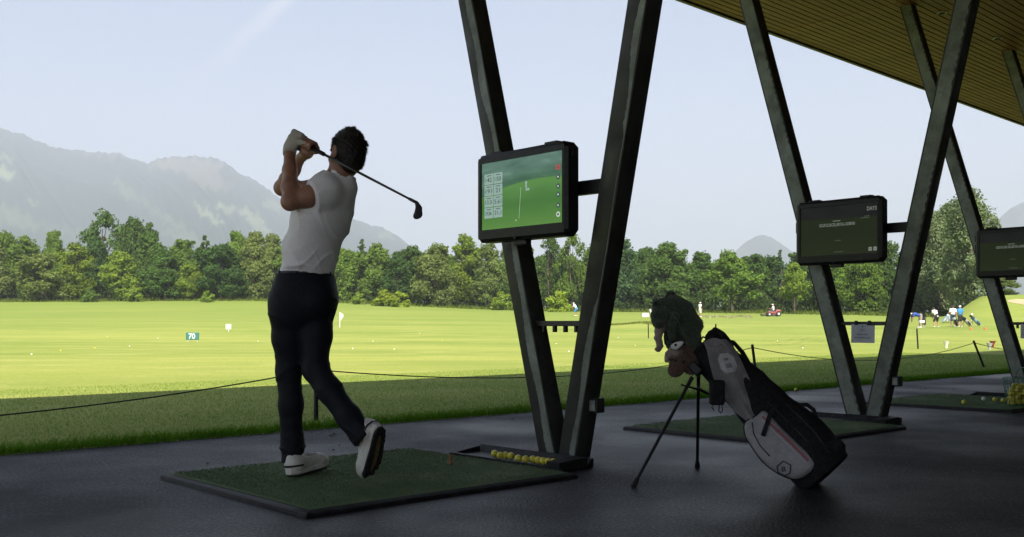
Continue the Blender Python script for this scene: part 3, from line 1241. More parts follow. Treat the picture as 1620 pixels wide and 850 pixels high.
def monitor(k, label, live):
    uf = 4.05 + k * SP
    root = thing('range_monitor', label, 'monitor', W(uf, (SV0 + SV1) / 2, SZ0), 'monitors hanging in the V columns')

    def at(x, z, out=0.0):
        """x from the screen's left edge, z height, out towards the viewer"""
        return W(uf - out, SV1 - x, z)

    Wd = SV1 - SV0
    c = 0.035
    poly = [(c, SZ0), (Wd - c, SZ0), (Wd, SZ0 + c), (Wd, SZ1 - c), (Wd - c, SZ1), (c, SZ1), (0, SZ1 - c), (0, SZ0 + c)]
    # case: chamfered body, bezel and back
    g = G()
    ins = [(min(max(x, 0.02), Wd - 0.02), min(max(z, SZ0 + 0.02), SZ1 - 0.02)) for x, z in poly]
    rings = [[at(x, z, 0.0) for x, z in ins], [at(x, z, -0.014) for x, z in poly], [at(x, z, -0.095) for x, z in poly],
             [at(min(max(x, 0.05), Wd - 0.05), min(max(z, SZ0 + 0.05), SZ1 - 0.05), -0.125) for x, z in poly]]
    n = 8
    vs = [p for r in rings for p in r]
    fs = []
    for i in range(3):
        for j in range(n):
            fs.append((i * n + j, (i + 1) * n + j, (i + 1) * n + (j + 1) % n, i * n + (j + 1) % n))
    fs.append(tuple(3 * n + j for j in range(n)))
    g.add(vs, fs)
    # bezel ring between the front outline and the screen opening
    x0, x1, z0, z1 = 0.042, Wd - 0.036, SZ0 + 0.075, SZ1 - 0.052
    op = [(x0, z0), ((x0 + x1) / 2, z0), (x1, z0), (x1, (z0 + z1) / 2), (x1, z1), ((x0 + x1) / 2, z1), (x0, z1), (x0, (z0 + z1) / 2)]
    ou = [ins[0], None, ins[1], None, ins[4], None, ins[5], None]
    o4 = [(0.02, SZ0 + 0.02), (Wd / 2, SZ0 + 0.02), (Wd - 0.02, SZ0 + 0.02), (Wd - 0.02, (z0 + z1) / 2), (Wd - 0.02, SZ1 - 0.02), (Wd / 2, SZ1 - 0.02), (0.02, SZ1 - 0.02), (0.02, (z0 + z1) / 2)]
    vs = [at(x, z, 0.0005) for x, z in o4] + [at(x, z, 0.002) for x, z in op] + [at(x, z, -0.012) for x, z in op]
    fs = []
    for j in range(8):
        q = (j + 1) % 8
        fs.append((j, q, 8 + q, 8 + j))
        fs.append((8 + j, 8 + q, 16 + q, 16 + j))
    g.add(vs, fs)
    # catches on the top edge and the lock below
    for x in (0.16, Wd - 0.15):
        g.box(at(x, SZ1 + 0.005, -0.05), (0.05, 0.03, 0.008), (XD, ND, ZV), bev=0.003)
    g.box(at(Wd - 0.005, SZ1 - 0.06, -0.06), (0.012, 0.02, 0.03), (XD, ND, ZV), bev=0.003)
    g.box(at(-0.006, SZ1 - 0.10, -0.05), (0.010, 0.022, 0.035), (XD, ND, ZV), bev=0.003)
    g.box(at(-0.006, SZ1 - 0.21, -0.05), (0.010, 0.022, 0.045), (XD, ND, ZV), bev=0.003)
    case = g.obj('case', M['black'], root)
    g = G()
    g.box(at(Wd * 0.46, SZ0 - 0.012, -0.055), (0.055, 0.022, 0.016), (XD, ND, ZV), bev=0.004)
    g.tube([at(Wd * 0.46, SZ0 + 0.012, 0.0), at(Wd * 0.46, SZ0 + 0.012, 0.010)], 0.008, 10)
    g.obj('latch', M['black'], case)
    # the screen
    me_v = [at(x0, z0, -0.010), at(x1, z0, -0.010), at(x1, z1, -0.010), at(x0, z1, -0.010)]
    scr = make('screen', me_v, [(0, 1, 2, 3)], M['screen_live' if live else 'screen_title'], root)
    uvl = scr.data.uv_layers.new(name='UVMap')
    for i, q in enumerate(((0, 0), (1, 0), (1, 1), (0, 1))):
        uvl.data[i].uv = q
    SW, SH = x1 - x0, z1 - z0

    def s(sx, sy, out):
        return at(x0 + sx * SW, z1 - sy * SH, -0.010 + out)

    def rect(gg, a, b, c2, d, out, mi=0):
        gg.add([s(a, d, out), s(c2, d, out), s(c2, b, out), s(a, b, out)], [(0, 1, 2, 3)], mi)

    def disc(gg, cx, cy, r, out, mi=0, n=18):
        p = s(cx, cy, out)
        gg.add([p + r * (math.cos(2 * math.pi * i / n) * XD + math.sin(2 * math.pi * i / n) * ZV) for i in range(n)], [tuple(range(n))], mi)

    if live:
        vals = [('142', '150'), ('191', '21'), ('12,5', '5.61'), ('19,8k', '21,1')]
        for r in range(4):
            for cc in range(2):
                a = 0.035 + cc * 0.120
                t = 0.165 + r * 0.168
                gg = G()
                rect(gg, a, t, a + 0.114, t + 0.158, 0.001)
                txt = vals[r][cc]
                wmax = min(0.066, 0.020 * len(txt)) * 0.95
                put_text(gg, txt, s(a + 0.057, t + 0.09, 0.0022), XD, ZV, 0.027, wmax, 1)
                rect(gg, a + 0.03, t + 0.022, a + 0.088, t + 0.034, 0.0022, 1)
                gg.obj('data_tile', [M['tile'], M['tile_ink']], scr)
        gg = G()
        gg.add([s(0.476, 0.88, 0.001), s(0.479, 0.88, 0.001), s(0.503, 0.43, 0.001), s(0.500, 0.43, 0.001)], [(0, 1, 2, 3)])
        disc(gg, 0.44, 0.90, 0.004, 0.001)
        gg.obj('shot_trace', M['scr_white'], scr)
        gg = G()
        disc(gg, 0.565, 0.375, 0.010, 0.001)
        rect(gg, 0.555, 0.40, 0.575, 0.45, 0.001)
        rect(gg, 0.56, 0.455, 0.605, 0.49, 0.001)
        gg.obj('flag_symbol', M['tile'], scr)
        gg = G()
        rect(gg, 0.915, 0.19, 0.968, 0.26, 0.001)
        put_text(gg, 'A', s(0.942, 0.225, 0.002), XD, ZV, 0.014, 0.014, 1)
        gg.obj('alert_button', [M['scr_red'], M['tile_ink']], scr)
        for i, y in enumerate((0.36, 0.49, 0.605, 0.755, 0.88)):
            gg = G()
            last = i == 4
            disc(gg, 0.942, y, 0.0155, 0.001, 1 if last else 0)
            disc(gg, 0.942, y, 0.0075 if last else 0.0058, 0.002, 0 if last else 1, 6 if i % 2 else 14)
            gg.obj('screen_button', [M['scr_dark'], M['scr_white']], scr)
    else:
        gg = G()
        put_text(gg, 'GOLFCLUB ZILLERTAL-UDERNS', s(0.485, 0.385, 0.001), XD, ZV, 0.026, 0.325)
        rect(gg, 0.43, 0.305, 0.53, 0.318, 0.001)
        gg.obj('club_title', M['scr_grey'], scr)
        gg = G()
        put_text(gg, 'DAY3', s(0.925, 0.115, 0.001), XD, ZV, 0.033, 0.082)
        gg.obj('day_title', M['scr_grey'], scr)
        for a, b, c2 in ((0.83, 0.255, 0.90), (0.79, 0.285, 0.90), (0.46, 0.705, 0.54), (0.45, 0.935, 0.57)):
            gg = G()
            rect(gg, a, b, c2, b + 0.012, 0.001)
            gg.obj('small_print', M['scr_dim'], scr)
        for a in (0.885, 0.945):
            gg = G()
            rect(gg, a, 0.88, a + 0.042, 0.955, 0.001)
            disc(gg, a + 0.021, 0.917, 0.005, 0.002, 1, 10)
            gg.obj('screen_button', [M['scr_grey'], M['scr_dark']], scr)
    # bracket: plate behind and arm to the inner leg
    g = G()
    g.box(at(Wd * 0.35, 1.56, -0.145), (0.12, 0.02, 0.1), (XD, ND, ZV), bev=0.003)
    pl = leg_at('L', k, 1.56)
    g.beam(at(Wd * 0.35, 1.56, -0.150), pl, 0.06, 0.06)
    g.obj('mount_plate', M['steel_dark'], root)
    pr = leg_at('R', k, 1.575)
    G().beam(at(Wd * 0.6, 1.575, -0.145), pr + VV * 0.03, 0.05, 0.078, bev=0.004).obj('arm', M['black'], root)
    return root


monitor(0, 'black monitor showing a green fairway and white data tiles in the nearest V column', True)
monitor(1, 'dark monitor with a club title hanging above the paper notice', False)
monitor(2, 'dark monitor cut by the right edge of the photo above the ball basket', False)

# paper notice on the rail of the second column, and the one beyond
def notice(k, label, vmid):
    za = 0.80
    c = leg_at('L', k, za) * 0.5 + leg_at('R', k, za) * 0.5
    root = thing('paper_notice', label, 'notice', c - UV * 0.035, 'paper notices on the column rails')
    c = c + VV * vmid - UV * 0.031
    g = G()
    hw, hh = 0.105, 0.078
    n = 8
    vs, fs = [], []
    for i in range(n + 1):
        for j in range(2):
            x = -hw + 2 * hw * i / n
            bow = 0.006 * math.cos(i / n * math.pi * 2) * (1 if j == 0 else 0.2)
            vs.append(c + XD * x + ZV * (-0.006 - 2 * hh * (1 - j)) + ND * bow)
    for i in range(n):
        fs.append((2 * i, 2 * i + 2, 2 * i + 3, 2 * i + 1))
    vs2 = [p + UV * 0.0012 for p in vs]
    g.add(vs, fs)
    g.add(vs2, [tuple(reversed(f)) for f in fs])
    sh = g.obj('sheet', M['paper'], root)
    g = G()
    put_text(g, 'Reserviert', c + ND * 0.009 - ZV * 0.090, XD, ZV, 0.011, 0.098)
    put_text(g, 'für Golfschule', c + ND * 0.009 - ZV * 0.118, XD, ZV, 0.011, 0.142)
    g.obj('lettering', M['ink'], root)
    g = G()
    cc = c + ND * 0.009 - ZV * 0.026
    g.add([cc + XD * x + ZV * z for x, z in ((-0.004, -0.008), (0.005, -0.008), (0.007, 0.003), (0.001, 0.011), (-0.005, 0.005))], [(0, 1, 2, 3, 4)])
    for w_, z in ((0.030, -0.020), (0.045, -0.028), (0.05, -0.036)):
        g.box(cc + ZV * z, (w_ / 2, 0.0003, 0.0015), (XD, ND, ZV))
    g.obj('emblem', M['ink_grey'], root)
    for x in (-0.06, 0.06):
        G().box(c + XD * x + ZV * 0.006 + ND * 0.004, (0.012, 0.008, 0.018), (XD, ND, ZV), bev=0.002).obj('clip', M['black'], root)


notice(1, 'grey-white paper notice with two printed lines hanging between the second column\'s legs', -0.005)
notice(2, 'paper notice cut by the right photo edge on the third column\'s rail', 0.0)

# ------------------------------------------------------------------ tee mats
MU0, MU1, MV0, MV1 = 2.225, 3.74, 3.675, 5.02
MAT_LABELS = ['square green turf tee mat under the swinging golfer', 'green turf tee mat behind the leaning golf bag', 'far green turf tee mat with loose yellow balls at right']


def tee_mat(k):
    du = k * (SP + 0.0)
    u0, u1, vv0, vv1 = MU0 + du, MU1 + du, MV0, MV1
    root = thing('tee_mat', MAT_LABELS[k], 'tee mat', W((u0 + u1) / 2, (vv0 + vv1) / 2, 0), 'tee mats laid on the asphalt')
    # rubber border: sloped, a little uneven
    g = G()
    N = 14
    rings = []
    for off, z in ((0.045, 0.0), (0.042, 0.016), (0.030, 0.024), (-0.012, 0.026), (-0.014, 0.012)):
        r = []
        for (ua, va), (ub, vb) in (((u0, vv0), (u1, vv0)), ((u1, vv0), (u1, vv1)), ((u1, vv1), (u0, vv1)), ((u0, vv1), (u0, vv0))):
            for i in range(N):
                t = i / N
                u, v_ = ua + (ub - ua) * t, va + (vb - va) * t
                u += off if abs(u - u1) < 1e-6 else -off if abs(u - u0) < 1e-6 else 0
                v_ += off if abs(v_ - vv1) < 1e-6 else -off if abs(v_ - vv0) < 1e-6 else 0
                w_ = 0.006 * math.sin(5.1 * u + 3.3 * v_ + k) * (1 if z > 0 else 0.6)
                r.append(W(u + w_ * 0.6, v_ + w_ * 0.6, z))
        rings.append(r)
    n = 4 * N
    vs = [p for r in rings for p in r]
    fs = []
    for i in range(len(rings) - 1):
        for j in range(n):
            fs.append((i * n + j, i * n + (j + 1) % n, (i + 1) * n + (j + 1) % n, (i + 1) * n + j))
    g.add(vs, fs)
    g.obj('rubber_border', M['rubber'], root, smooth='angle')
    # turf top with a soft thickness
    nx_, ny_ = 40, 36
    us = np.linspace(u0 - 0.010, u1 + 0.010, nx_)
    vs_ = np.linspace(vv0 - 0.010, vv1 + 0.010, ny_)
    A, B = np.meshgrid(us, vs_, indexing='ij')
    Z = 0.034 + 0.0014 * np.sin(A * 5 + k) * np.sin(B * 4.3)
    edge = (A < u0) | (A > u1) | (B < vv0) | (B > vv1)
    Z = np.where(edge, 0.027, Z)
    P = A[..., None] * UV + B[..., None] * VV + Z[..., None] * ZV
    ii_ = np.arange(nx_ * ny_).reshape(nx_, ny_)
    q = np.stack([ii_[:-1, :-1], ii_[1:, :-1], ii_[1:, 1:], ii_[:-1, 1:]], -1).reshape(-1, 4)
    turf = make('turf', P.reshape(-1, 3), q, M['turf'], root)
    # pile
    n = 26000 if k == 0 else 12000
    uu = RNG.uniform(u0, u1, n)
    ww = RNG.uniform(vv0, vv1, n)
    a = RNG.uniform(0, 2 * np.pi, n)
    base = uu[:, None] * UV + ww[:, None] * VV + 0.0335 * ZV
    dx = np.stack([np.cos(a), np.sin(a), np.zeros(n)], 1) * 0.0022
    tip = base + np.stack([RNG.normal(0, 0.003, n), RNG.normal(0, 0.003, n), RNG.uniform(0.004, 0.009, n)], 1)
    V = np.stack([base - dx, base + dx, tip], 1).reshape(-1, 3)
    make('pile', V, np.arange(3 * n).reshape(-1, 3), M['turf'], turf, kind='stuff')


for k in range(3):
    tee_mat(k)
g = G()
tp = J(713, 735, 5.50)
tp[2] = 0.034
tee = thing('rubber_tee', 'short orange-brown rubber tee standing up on the near mat', 'tee', tp)
g.lathe(tp, [(0.017, 0.0), (0.015, 0.006), (0.0095, 0.012), (0.0085, 0.045), (0.011, 0.052), (0.0105, 0.054), (0.006, 0.050)], 16)
g.obj('stem', M['tee_wood'], tee, smooth=True)


# ------------------------------------------------------------------ ball trays
def ball_tray(k, label):
    du = k * SP
    root = thing('ball_tray', label, 'tray', W(4.05 + du, 4.3, 0), 'black ball trays at the columns')
    u0, u1, va, vb = 3.862 + du, 4.13 + du, 3.84, 4.78
    g = G()
    g.box(W((u0 + u1) / 2, (va + vb) / 2, 0.006), ((u1 - u0) / 2, (vb - va) / 2, 0.005), (UV, VV, ZV), bev=0.002)
    g.obj('floor_plate', M['rubber'], root)
    g = G()
    # sloped back wall along the column side, side cheeks
    for (a, b) in (((u1 - 0.03, vb), (u1 - 0.03, va)),):
        g.prism([W(u1 - 0.05, vb, 0.011), W(u1, vb, 0.011), W(u1, vb, 0.05), W(u1 - 0.016, vb, 0.05)], W(0, va - vb, 0))
    g.obj('back_wall', M['rubber'], root)
    g = G()
    g.prism([W(u0, vb - 0.03, 0.011), W(u1 - 0.05, vb - 0.03, 0.011), W(u1 - 0.05, vb - 0.03, 0.045), W(u0, vb - 0.03, 0.018)], W(0, 0.03, 0))
    g.obj('end_cheek', M['rubber'], root)
    g = G()
    g.prism([W(u0, va, 0.011), W(u1 - 0.05, va, 0.011), W(u1 - 0.05, va, 0.06), W(u0, va, 0.05)], W(0, 0.10, 0))
    g.obj('end_block', M['rubber'], root)
    g = G()
    g.box(W(u0 + 0.012, (va + 0.10 + vb - 0.03) / 2, 0.016), (0.012, (vb - va - 0.13) / 2, 0.005), (UV, VV, ZV), bev=0.002)
    g.obj('front_lip', M['rubber'], root)


ball_tray(0, 'low black rubber tray with a row of yellow balls beside the near mat')
ball_tray(1, 'low black rubber tray at the foot of the second column')
ball_tray(2, 'low black rubber tray behind the balls at the wire basket')

BALL_R = 0.0214
ball_me = {}


def ball(c, label, group, color='yellow'):
    if color not in ball_me:
        g = G()
        g.sphere((0, 0, 0), BALL_R, 20, 14)
        o = g.obj('golf_ball', M[color], smooth=True)
        ball_me[color] = o.data
    else:
        o = bpy.data.objects.new('golf_ball', ball_me[color])
        COL.objects.link(o)
    o.location = tuple(float(q) for q in c)
    o.rotation_euler = (random.uniform(0, 6), random.uniform(0, 6), 0)
    return tag(o, label, 'golf ball', group)


def Gp(px, py, z=0.0):
    return J(px, py, (CAM_H - z) * FPX / (py - HY))


ORD = ['first', 'second', 'third', 'fourth', 'fifth', 'sixth', 'seventh', 'eighth', 'ninth', 'tenth', 'eleventh', 'twelfth']
for i, (px, py) in enumerate([(782.5, 717.5), (791, 720.5), (799.5, 720.3), (808.5, 721.3), (820, 725.2), (831.5, 726.6), (843, 726.6), (851.5, 728), (859.5, 729.2), (867.5, 730.2), (876, 731.0)]):
    c = Gp(px, py, 0.012 + BALL_R)
    c[2] = 0.0115 + BALL_R
    nm = ORD[i] if i < 10 else 'last'
    ball(c, 'yellow range ball, %s from the left in the black tray' % nm, 'yellow balls in the near tray')
c = Gp(1287, 656.5, 0.05)
ball(np.array([c[0], c[1], 0.0115 + BALL_R]), 'pale ball resting in the tray behind the golf bag', None, 'white')
for px, py, lab, colr in ((1525, 636, 'yellow ball lying alone nearest the mat edge on the far mat', 'yellow'), (1556, 631, 'whitish ball on the far mat in front of the tray', 'white'),
                          (1573.5, 632, 'yellow ball on the far mat between the whitish ball and the basket', 'yellow'), (1587, 633.5, 'yellow ball lying just left of the pair by the basket', 'yellow'),
                          (1594, 631.5, 'rear yellow ball of the pair touching at the basket', 'yellow'), (1599, 632.5, 'front yellow ball of the pair touching at the basket', 'yellow')):
    c = Gp(px, py, 0.036 + BALL_R)
    c[2] = 0.0355 + BALL_R
    ball(c, lab, 'loose balls on the far mat', colr)
c = Gp(1259, 617, BALL_R)
ball(np.array([c[0], c[1], BALL_R + 0.001]), 'yellowish ball lying where the asphalt meets the grass', None)

# green wire basket heaped with balls
bc = Gp(1614, 641, 0.036)
bc[2] = 0.036
basket = thing('wire_basket', 'round green wire basket heaped with yellow balls at the right edge', 'basket', bc)
g = G()
rB, rT, hB = 0.115, 0.150, 0.25
for i in range(9):
    t = i / 8
    r = rB + (rT - rB) * t
    pts = [bc + np.array([r * math.cos(a), r * math.sin(a), 0.006 + hB * t]) for a in np.linspace(0, 2 * math.pi, 29)]
    g.tube(pts, 0.0035 if i in (0, 8) else 0.0018, 5, cap=False)
g.obj('hoop', M['green_wire'], basket, smooth=True)
g = G()
for i in range(26):
    a = 2 * math.pi * i / 26
    g.tube([bc + np.array([rB * math.cos(a), rB * math.sin(a), 0.006]), bc + np.array([rT * math.cos(a), rT * math.sin(a), hB])], 0.0018, 5)
for i in range(7):
    y = -0.10 + 0.2 * i / 6
    x = math.sqrt(max(rB ** 2 - y * y, 0))
    g.tube([bc + np.array([-x, y, 0.006]), bc + np.array([x, y, 0.006])], 0.0018, 5)
g.obj('wires', M['green_wire'], basket, smooth=True)
g = G()
pts = [bc + np.array([rT * math.cos(a) * 0.2 + 0.0, rT * math.cos(a), hB + 0.12 * math.sin(a) * 0.0 + 0.0]) for a in np.linspace(0, math.pi, 3)]
pts = [bc + np.array([0.03, rT * math.cos(a), hB - 0.01 + 0.11 * math.sin(a)]) for a in np.linspace(0, math.pi, 15)]
g.tube(pts, 0.004, 6)
g.obj('handle', M['green_wire'], basket, smooth=True)
cnt = 0
for lay, (z, rr, nn) in enumerate(((0.03, 0.085, 11), (0.03, 0.035, 4), (0.068, 0.09, 12), (0.068, 0.04, 5), (0.106, 0.09, 11), (0.106, 0.04, 5), (0.145, 0.075, 9), (0.145, 0.025, 3), (0.18, 0.045, 5))):
    for i in range(nn):
        a = 2 * math.pi * (i + 0.3 * lay) / nn
        c = bc + np.array([rr * math.cos(a) + random.uniform(-.012, .012), rr * math.sin(a) + random.uniform(-.012, .012), z + random.uniform(-.010, .012)])
        ball(c, 'yellow range ball heaped inside the green wire basket', 'balls heaped in the basket')

# debris blown onto the asphalt
g = G()
for (px, py, n) in ((527, 689, 5), (524, 713, 2), (540, 708, 2), (1240, 616, 2), (1460, 616, 3), (1508, 617, 4), (1516, 616, 2), (330, 735, 2), (70, 745, 2), (262, 776, 1), (810, 664, 3), (1175, 628, 1)):
    for _ in range(n):
        p = Gp(px + random.uniform(-5, 5), py + random.uniform(-2, 2))
        a = random.uniform(0, 6.3)
        x = np.array([math.cos(a), math.sin(a), 0])
        y = np.array([-math.sin(a), math.cos(a), 0])
        s = random.uniform(0.007, 0.016)
        g.add([p - x * s + ZV * 0.004, p - y * s * 0.5 + ZV * 0.010, p + x * s + ZV * 0.006, p + y * s * 0.5 + ZV * 0.014], [(0, 1, 2, 3)])
g.obj('dry_leaf_debris', M['leafdry'], kind='stuff')

# ------------------------------------------------------------------ rope barrier and stakes
posts = []
for (pxb, pyb, pxt, pyt, lab) in ((500, 668, 500, 577, 'dark barrier post at the grass edge behind the golfer\'s legs'), (1198, 607, 1190, 545, 'dark barrier post at the grass edge right of the golf bag'),
                                  (1557, 582, 1540, 539, 'tilted dark barrier post at the grass edge near the right column')):
    a = Gp(pxb, pyb)
    b = J(pxt, pyt, a[1] - 0.02)
    root = thing('barrier_post', lab, 'post', a, 'posts of the rope barrier')
    d = unit(b - a)
    G().tube([a - d * 0.12, b - d * 0.01, b], [0.019, 0.019, 0.016], 12).obj('stake', M['black'], root, smooth='angle')
    G().tube([b - d * 0.05, b - d * 0.035], [0.0215, 0.0215], 12).obj('collar', M['steel_dark'], root, smooth='angle')
    posts.append(b - d * 0.042)
pm1 = W(-2.9, 7.2, 0.46)
a = W(-2.9, 7.2, 0)
root = thing('barrier_post', 'dark barrier post at the grass edge beyond the left photo edge', 'post', a, 'posts of the rope barrier')
G().tube([a - ZV * 0.1, a + ZV * 0.5], [0.019, 0.018], 12).obj('stake', M['black'], root, smooth='angle')
pm2 = W(25.6, 7.5, 0.46)


def rope(a, b, sag, label):
    pts = []
    for i in range(33):
        t = i / 32
        p = a + (b - a) * t
        pts.append(p - ZV * sag * 4 * t * (1 - t))
    g = G().tube(pts, 0.0055, 6)
    return g.obj('barrier_rope', M['black'], smooth=True, label=label, cat='rope', group='ropes of the barrier')


rope(pm1, posts[0], 0.27, 'thin dark barrier rope running from the left edge to behind the golfer')
rope(posts[0], posts[1], 0.20, 'thin dark barrier rope sagging between the golfer and the golf bag')
rope(posts[1], posts[2], 0.24, 'thin dark barrier rope from the post by the bag to the tilted post')
rope(posts[2], pm2, 0.26, 'thin dark barrier rope from the tilted post to the right edge')
for (pxb, pyb, pxt, pyt, r, lab) in ((1453, 553, 1450.5, 520, 0.024, 'short black stake on sunlit grass below the bending golfer'), (1312.5, 549, 1311, 500, 0.018, 'thin dark stake on the grass hidden partly by the second column'),
                                     (1026, 538, 1025.5, 512, 0.026, 'thin dark stake on the sunlit grass left of the plush crocodile')):
    a = Gp(pxb, pyb)
    a[2] = tz(a[0], a[1])
    b = J(pxt, pyt, a[1])
    root = thing('range_stake', lab, 'stake', a, 'dark stakes standing on the range')
    G().tube([a - ZV * 0.2, b - ZV * 0.02, b], [r, r, r * 0.7], 10).obj('stake', M['black'], root, smooth='angle')

# ------------------------------------------------------------------ the golfer
MATZ = 0.034
golfer = thing('person', 'golfer in white polo and dark trousers holding a full swing finish on the near mat', 'person', (-1.0, 5.06, MATZ))
AX_PEL = unit([0.74, 0.67, 0])
AX_WST = unit([0.62, 0.78, 0])
AX_CH = unit([0.45, 0.89, 0.0])
FWD = VV
# joints, placed from the photograph at their own depths
PB = J(483, 431, 5.07)
CH = J(508, 345, 5.05)
UC = J(523, 306, 5.04)
NK = J(536, 284, 5.03)
HD = J(549, 243, 5.02)
SHL, ELL_, WRL = J(513, 305, 4.93), J(459, 319, 4.87), J(458, 241, 5.05)
SHR, ELR, WRR = J(533, 303, 5.20), J(447, 297, 5.30), J(475, 251, 5.17)
HPL, KNL, ANL = J(459, 478, 5.03), J(457, 586, 5.06), J(466, 728, 5.08)
HPR, KNR, ANR = J(499, 474, 5.11), J(499, 584, 5.00), J(573, 688, 4.885)
CLA, CLB = J(460, 217, 5.10), J(659.5, 321, 4.585)        # club: butt, hosel
CLD = unit(CLB - CLA)


def club(t):
    return CLA + (CLB - CLA) * t


near = unit(np.array([0, -1.0, 0]) - CLD * (np.array([0, -1.0, 0]) @ CLD))
upc = unit(np.cross(CLD, near))
if upc[2] < 0:
    upc = -upc


def around(t, ang, r):
    """a point beside the grip: 0 = towards the camera, 90 = up, 180 = far side"""
    return club(t) + r * (math.cos(R(ang)) * near + math.sin(R(ang)) * upc)


def left_hand(S, gz=0.0):
    # back of the hand to the camera; fingers go over the grip and round the far side
    k = 0.012
    kn = [around(t, 52, 0.036) for t in (0.030, 0.052, 0.074, 0.096)]
    wr = WRL + near * 0.006
    for q, p in enumerate(kn):
        S.cone(wr + (p - wr) * 0.15, p, 0.021 + gz, 0.0135 + gz, k)
    S.ell((wr + sum(kn) / 4) / 2 + near * 0.004, (0.040 + gz, 0.022 + gz, 0.036 + gz), 0.016, ax=(CLD, near, upc))
    for i, t in enumerate((0.030, 0.052, 0.074, 0.096)):
        r = (0.0088, 0.0098, 0.0102, 0.0098)[i] + gz
        pts = [kn[i]] + [around(t + 0.002 * j, a_, rr) for j, (a_, rr) in enumerate(((100, 0.0285), (150, 0.0265), (205, 0.0255), (255, 0.0255)))]
        if i == 0:
            pts = pts[:-1]
        S.chain(pts, [r * 1.12, r, r, r * 0.95, r * 0.86][:len(pts)], 0.004)
    # thumb leaves the side of the palm and lies along the grip
    th = [wr + (kn[3] - wr) * 0.35 - upc * 0.004, around(0.095, -18, 0.030), around(0.128, 2, 0.025), around(0.15, 10, 0.024)]
    S.chain(th, [0.016 + gz, 0.0135 + gz, 0.0112 + gz, 0.0095 + gz], 0.008)


def right_hand(S):
    k = 0.012
    kn = [around(t, 158, 0.036) for t in (0.112, 0.134, 0.157, 0.180)]
    wr = WRR
    for p in kn:
        S.cone(wr + (p - wr) * 0.15, p, 0.021, 0.0135, k)
    S.ell((wr + sum(kn) / 4) / 2, (0.040, 0.023, 0.036), 0.016, ax=(CLD, near, upc))
    # heel of the hand under the grip
    S.ell(around(0.135, 250, 0.032), (0.038, 0.018, 0.022), 0.016, ax=(CLD, near, upc))
    for i, t in enumerate((0.112, 0.134, 0.157, 0.180)):
        r = (0.0090, 0.0100, 0.0104, 0.0100)[i]
        pts = [kn[i]] + [around(t + 0.004 * j, a_, rr) for j, (a_, rr) in enumerate(((112, 0.0300), (68, 0.0275), (20, 0.0262), (-28, 0.0258)))]
        S.chain(pts, [r * 1.15, r * 1.02, r, r * 0.95, r * 0.86], 0.004)
    th = [wr + (kn[3] - wr) * 0.4 - near * 0.01, around(0.165, 215, 0.031), around(0.195, 190, 0.026), around(0.215, 175, 0.024)]
    S.chain(th, [0.017, 0.0135, 0.0115, 0.0095], 0.008)


# head frame
hf = unit(FWD + np.array([0, 0, -0.06]))
hu = unit(np.array([0.16, 0.0, 1.0]) - hf * (np.array([0.16, 0, 1.0]) @ hf))
hl = np.cross(hu, hf)                   # to his left


def H(f, l, u):
    return HD + hf * f + hl * l + hu * u


HAX = (hf, hl, hu)
S = Sdf((-1.34, 4.72, 0.02), (-0.55, 5.46, 1.80), 0.0046)
# trunk inside the clothes
S.cone(PB - ZV * 0.06, PB + (CH - PB) * 0.45, 0.118, 0.115, 0.03, right=AX_WST, flat=0.72)
S.cone(PB + (CH - PB) * 0.45, CH, 0.115, 0.138, 0.03, right=AX_WST, flat=0.72)
S.cone(CH, UC, 0.138, 0.112, 0.03, right=AX_CH, flat=0.72)
S.chain([UC, SHL], [0.07, 0.052], 0.04)
S.chain([UC, SHR], [0.07, 0.052], 0.04)
S.cone(PB - ZV * 0.06, J(480, 475, 5.07), 0.118, 0.13, 0.03, right=AX_PEL, flat=0.78)
for a, b, c in ((HPL, KNL, ANL), (HPR, KNR, ANR)):
    S.chain([a, a + (b - a) * 0.5, b, b + (c - b) * 0.3, c], [0.082, 0.070, 0.050, 0.050, 0.034], 0.03)
# feet inside the shoes
fR = unit([-0.235, 0.335, -0.91])
TOE_R = J(585, 757, 4.935)
ORG_R = TOE_R - fR * 0.285
DN_R = np.array([0.78, -0.60, -0.10])
DN_R = unit(DN_R - fR * (DN_R @ fR))
ORG_L = J(459, 759, 5.02) * np.array([1, 1, 0]) + np.array([0, 0, MATZ + 0.004])
FL = unit([0.43, 0.90, 0.055])
S.chain([ANL, ORG_L + FL * 0.10 + ZV * 0.06, ORG_L + FL * 0.20 + ZV * 0.045], [0.034, 0.028, 0.022], 0.02)
S.chain([ANR, ORG_R + fR * 0.07 - DN_R * 0.075, ORG_R + fR * 0.10 - DN_R * 0.055, ORG_R + fR * 0.20 - DN_R * 0.04], [0.034, 0.030, 0.026, 0.020], 0.02)
# neck and shoulders
S.cone(NK - (HD - NK) * 0.4, NK + (HD - NK) * 0.6, 0.062, 0.055, 0.03)
S.cone(NK + np.array([0.0, 0.0, -0.01]), J(511, 297, 4.95), 0.052, 0.04, 0.04)
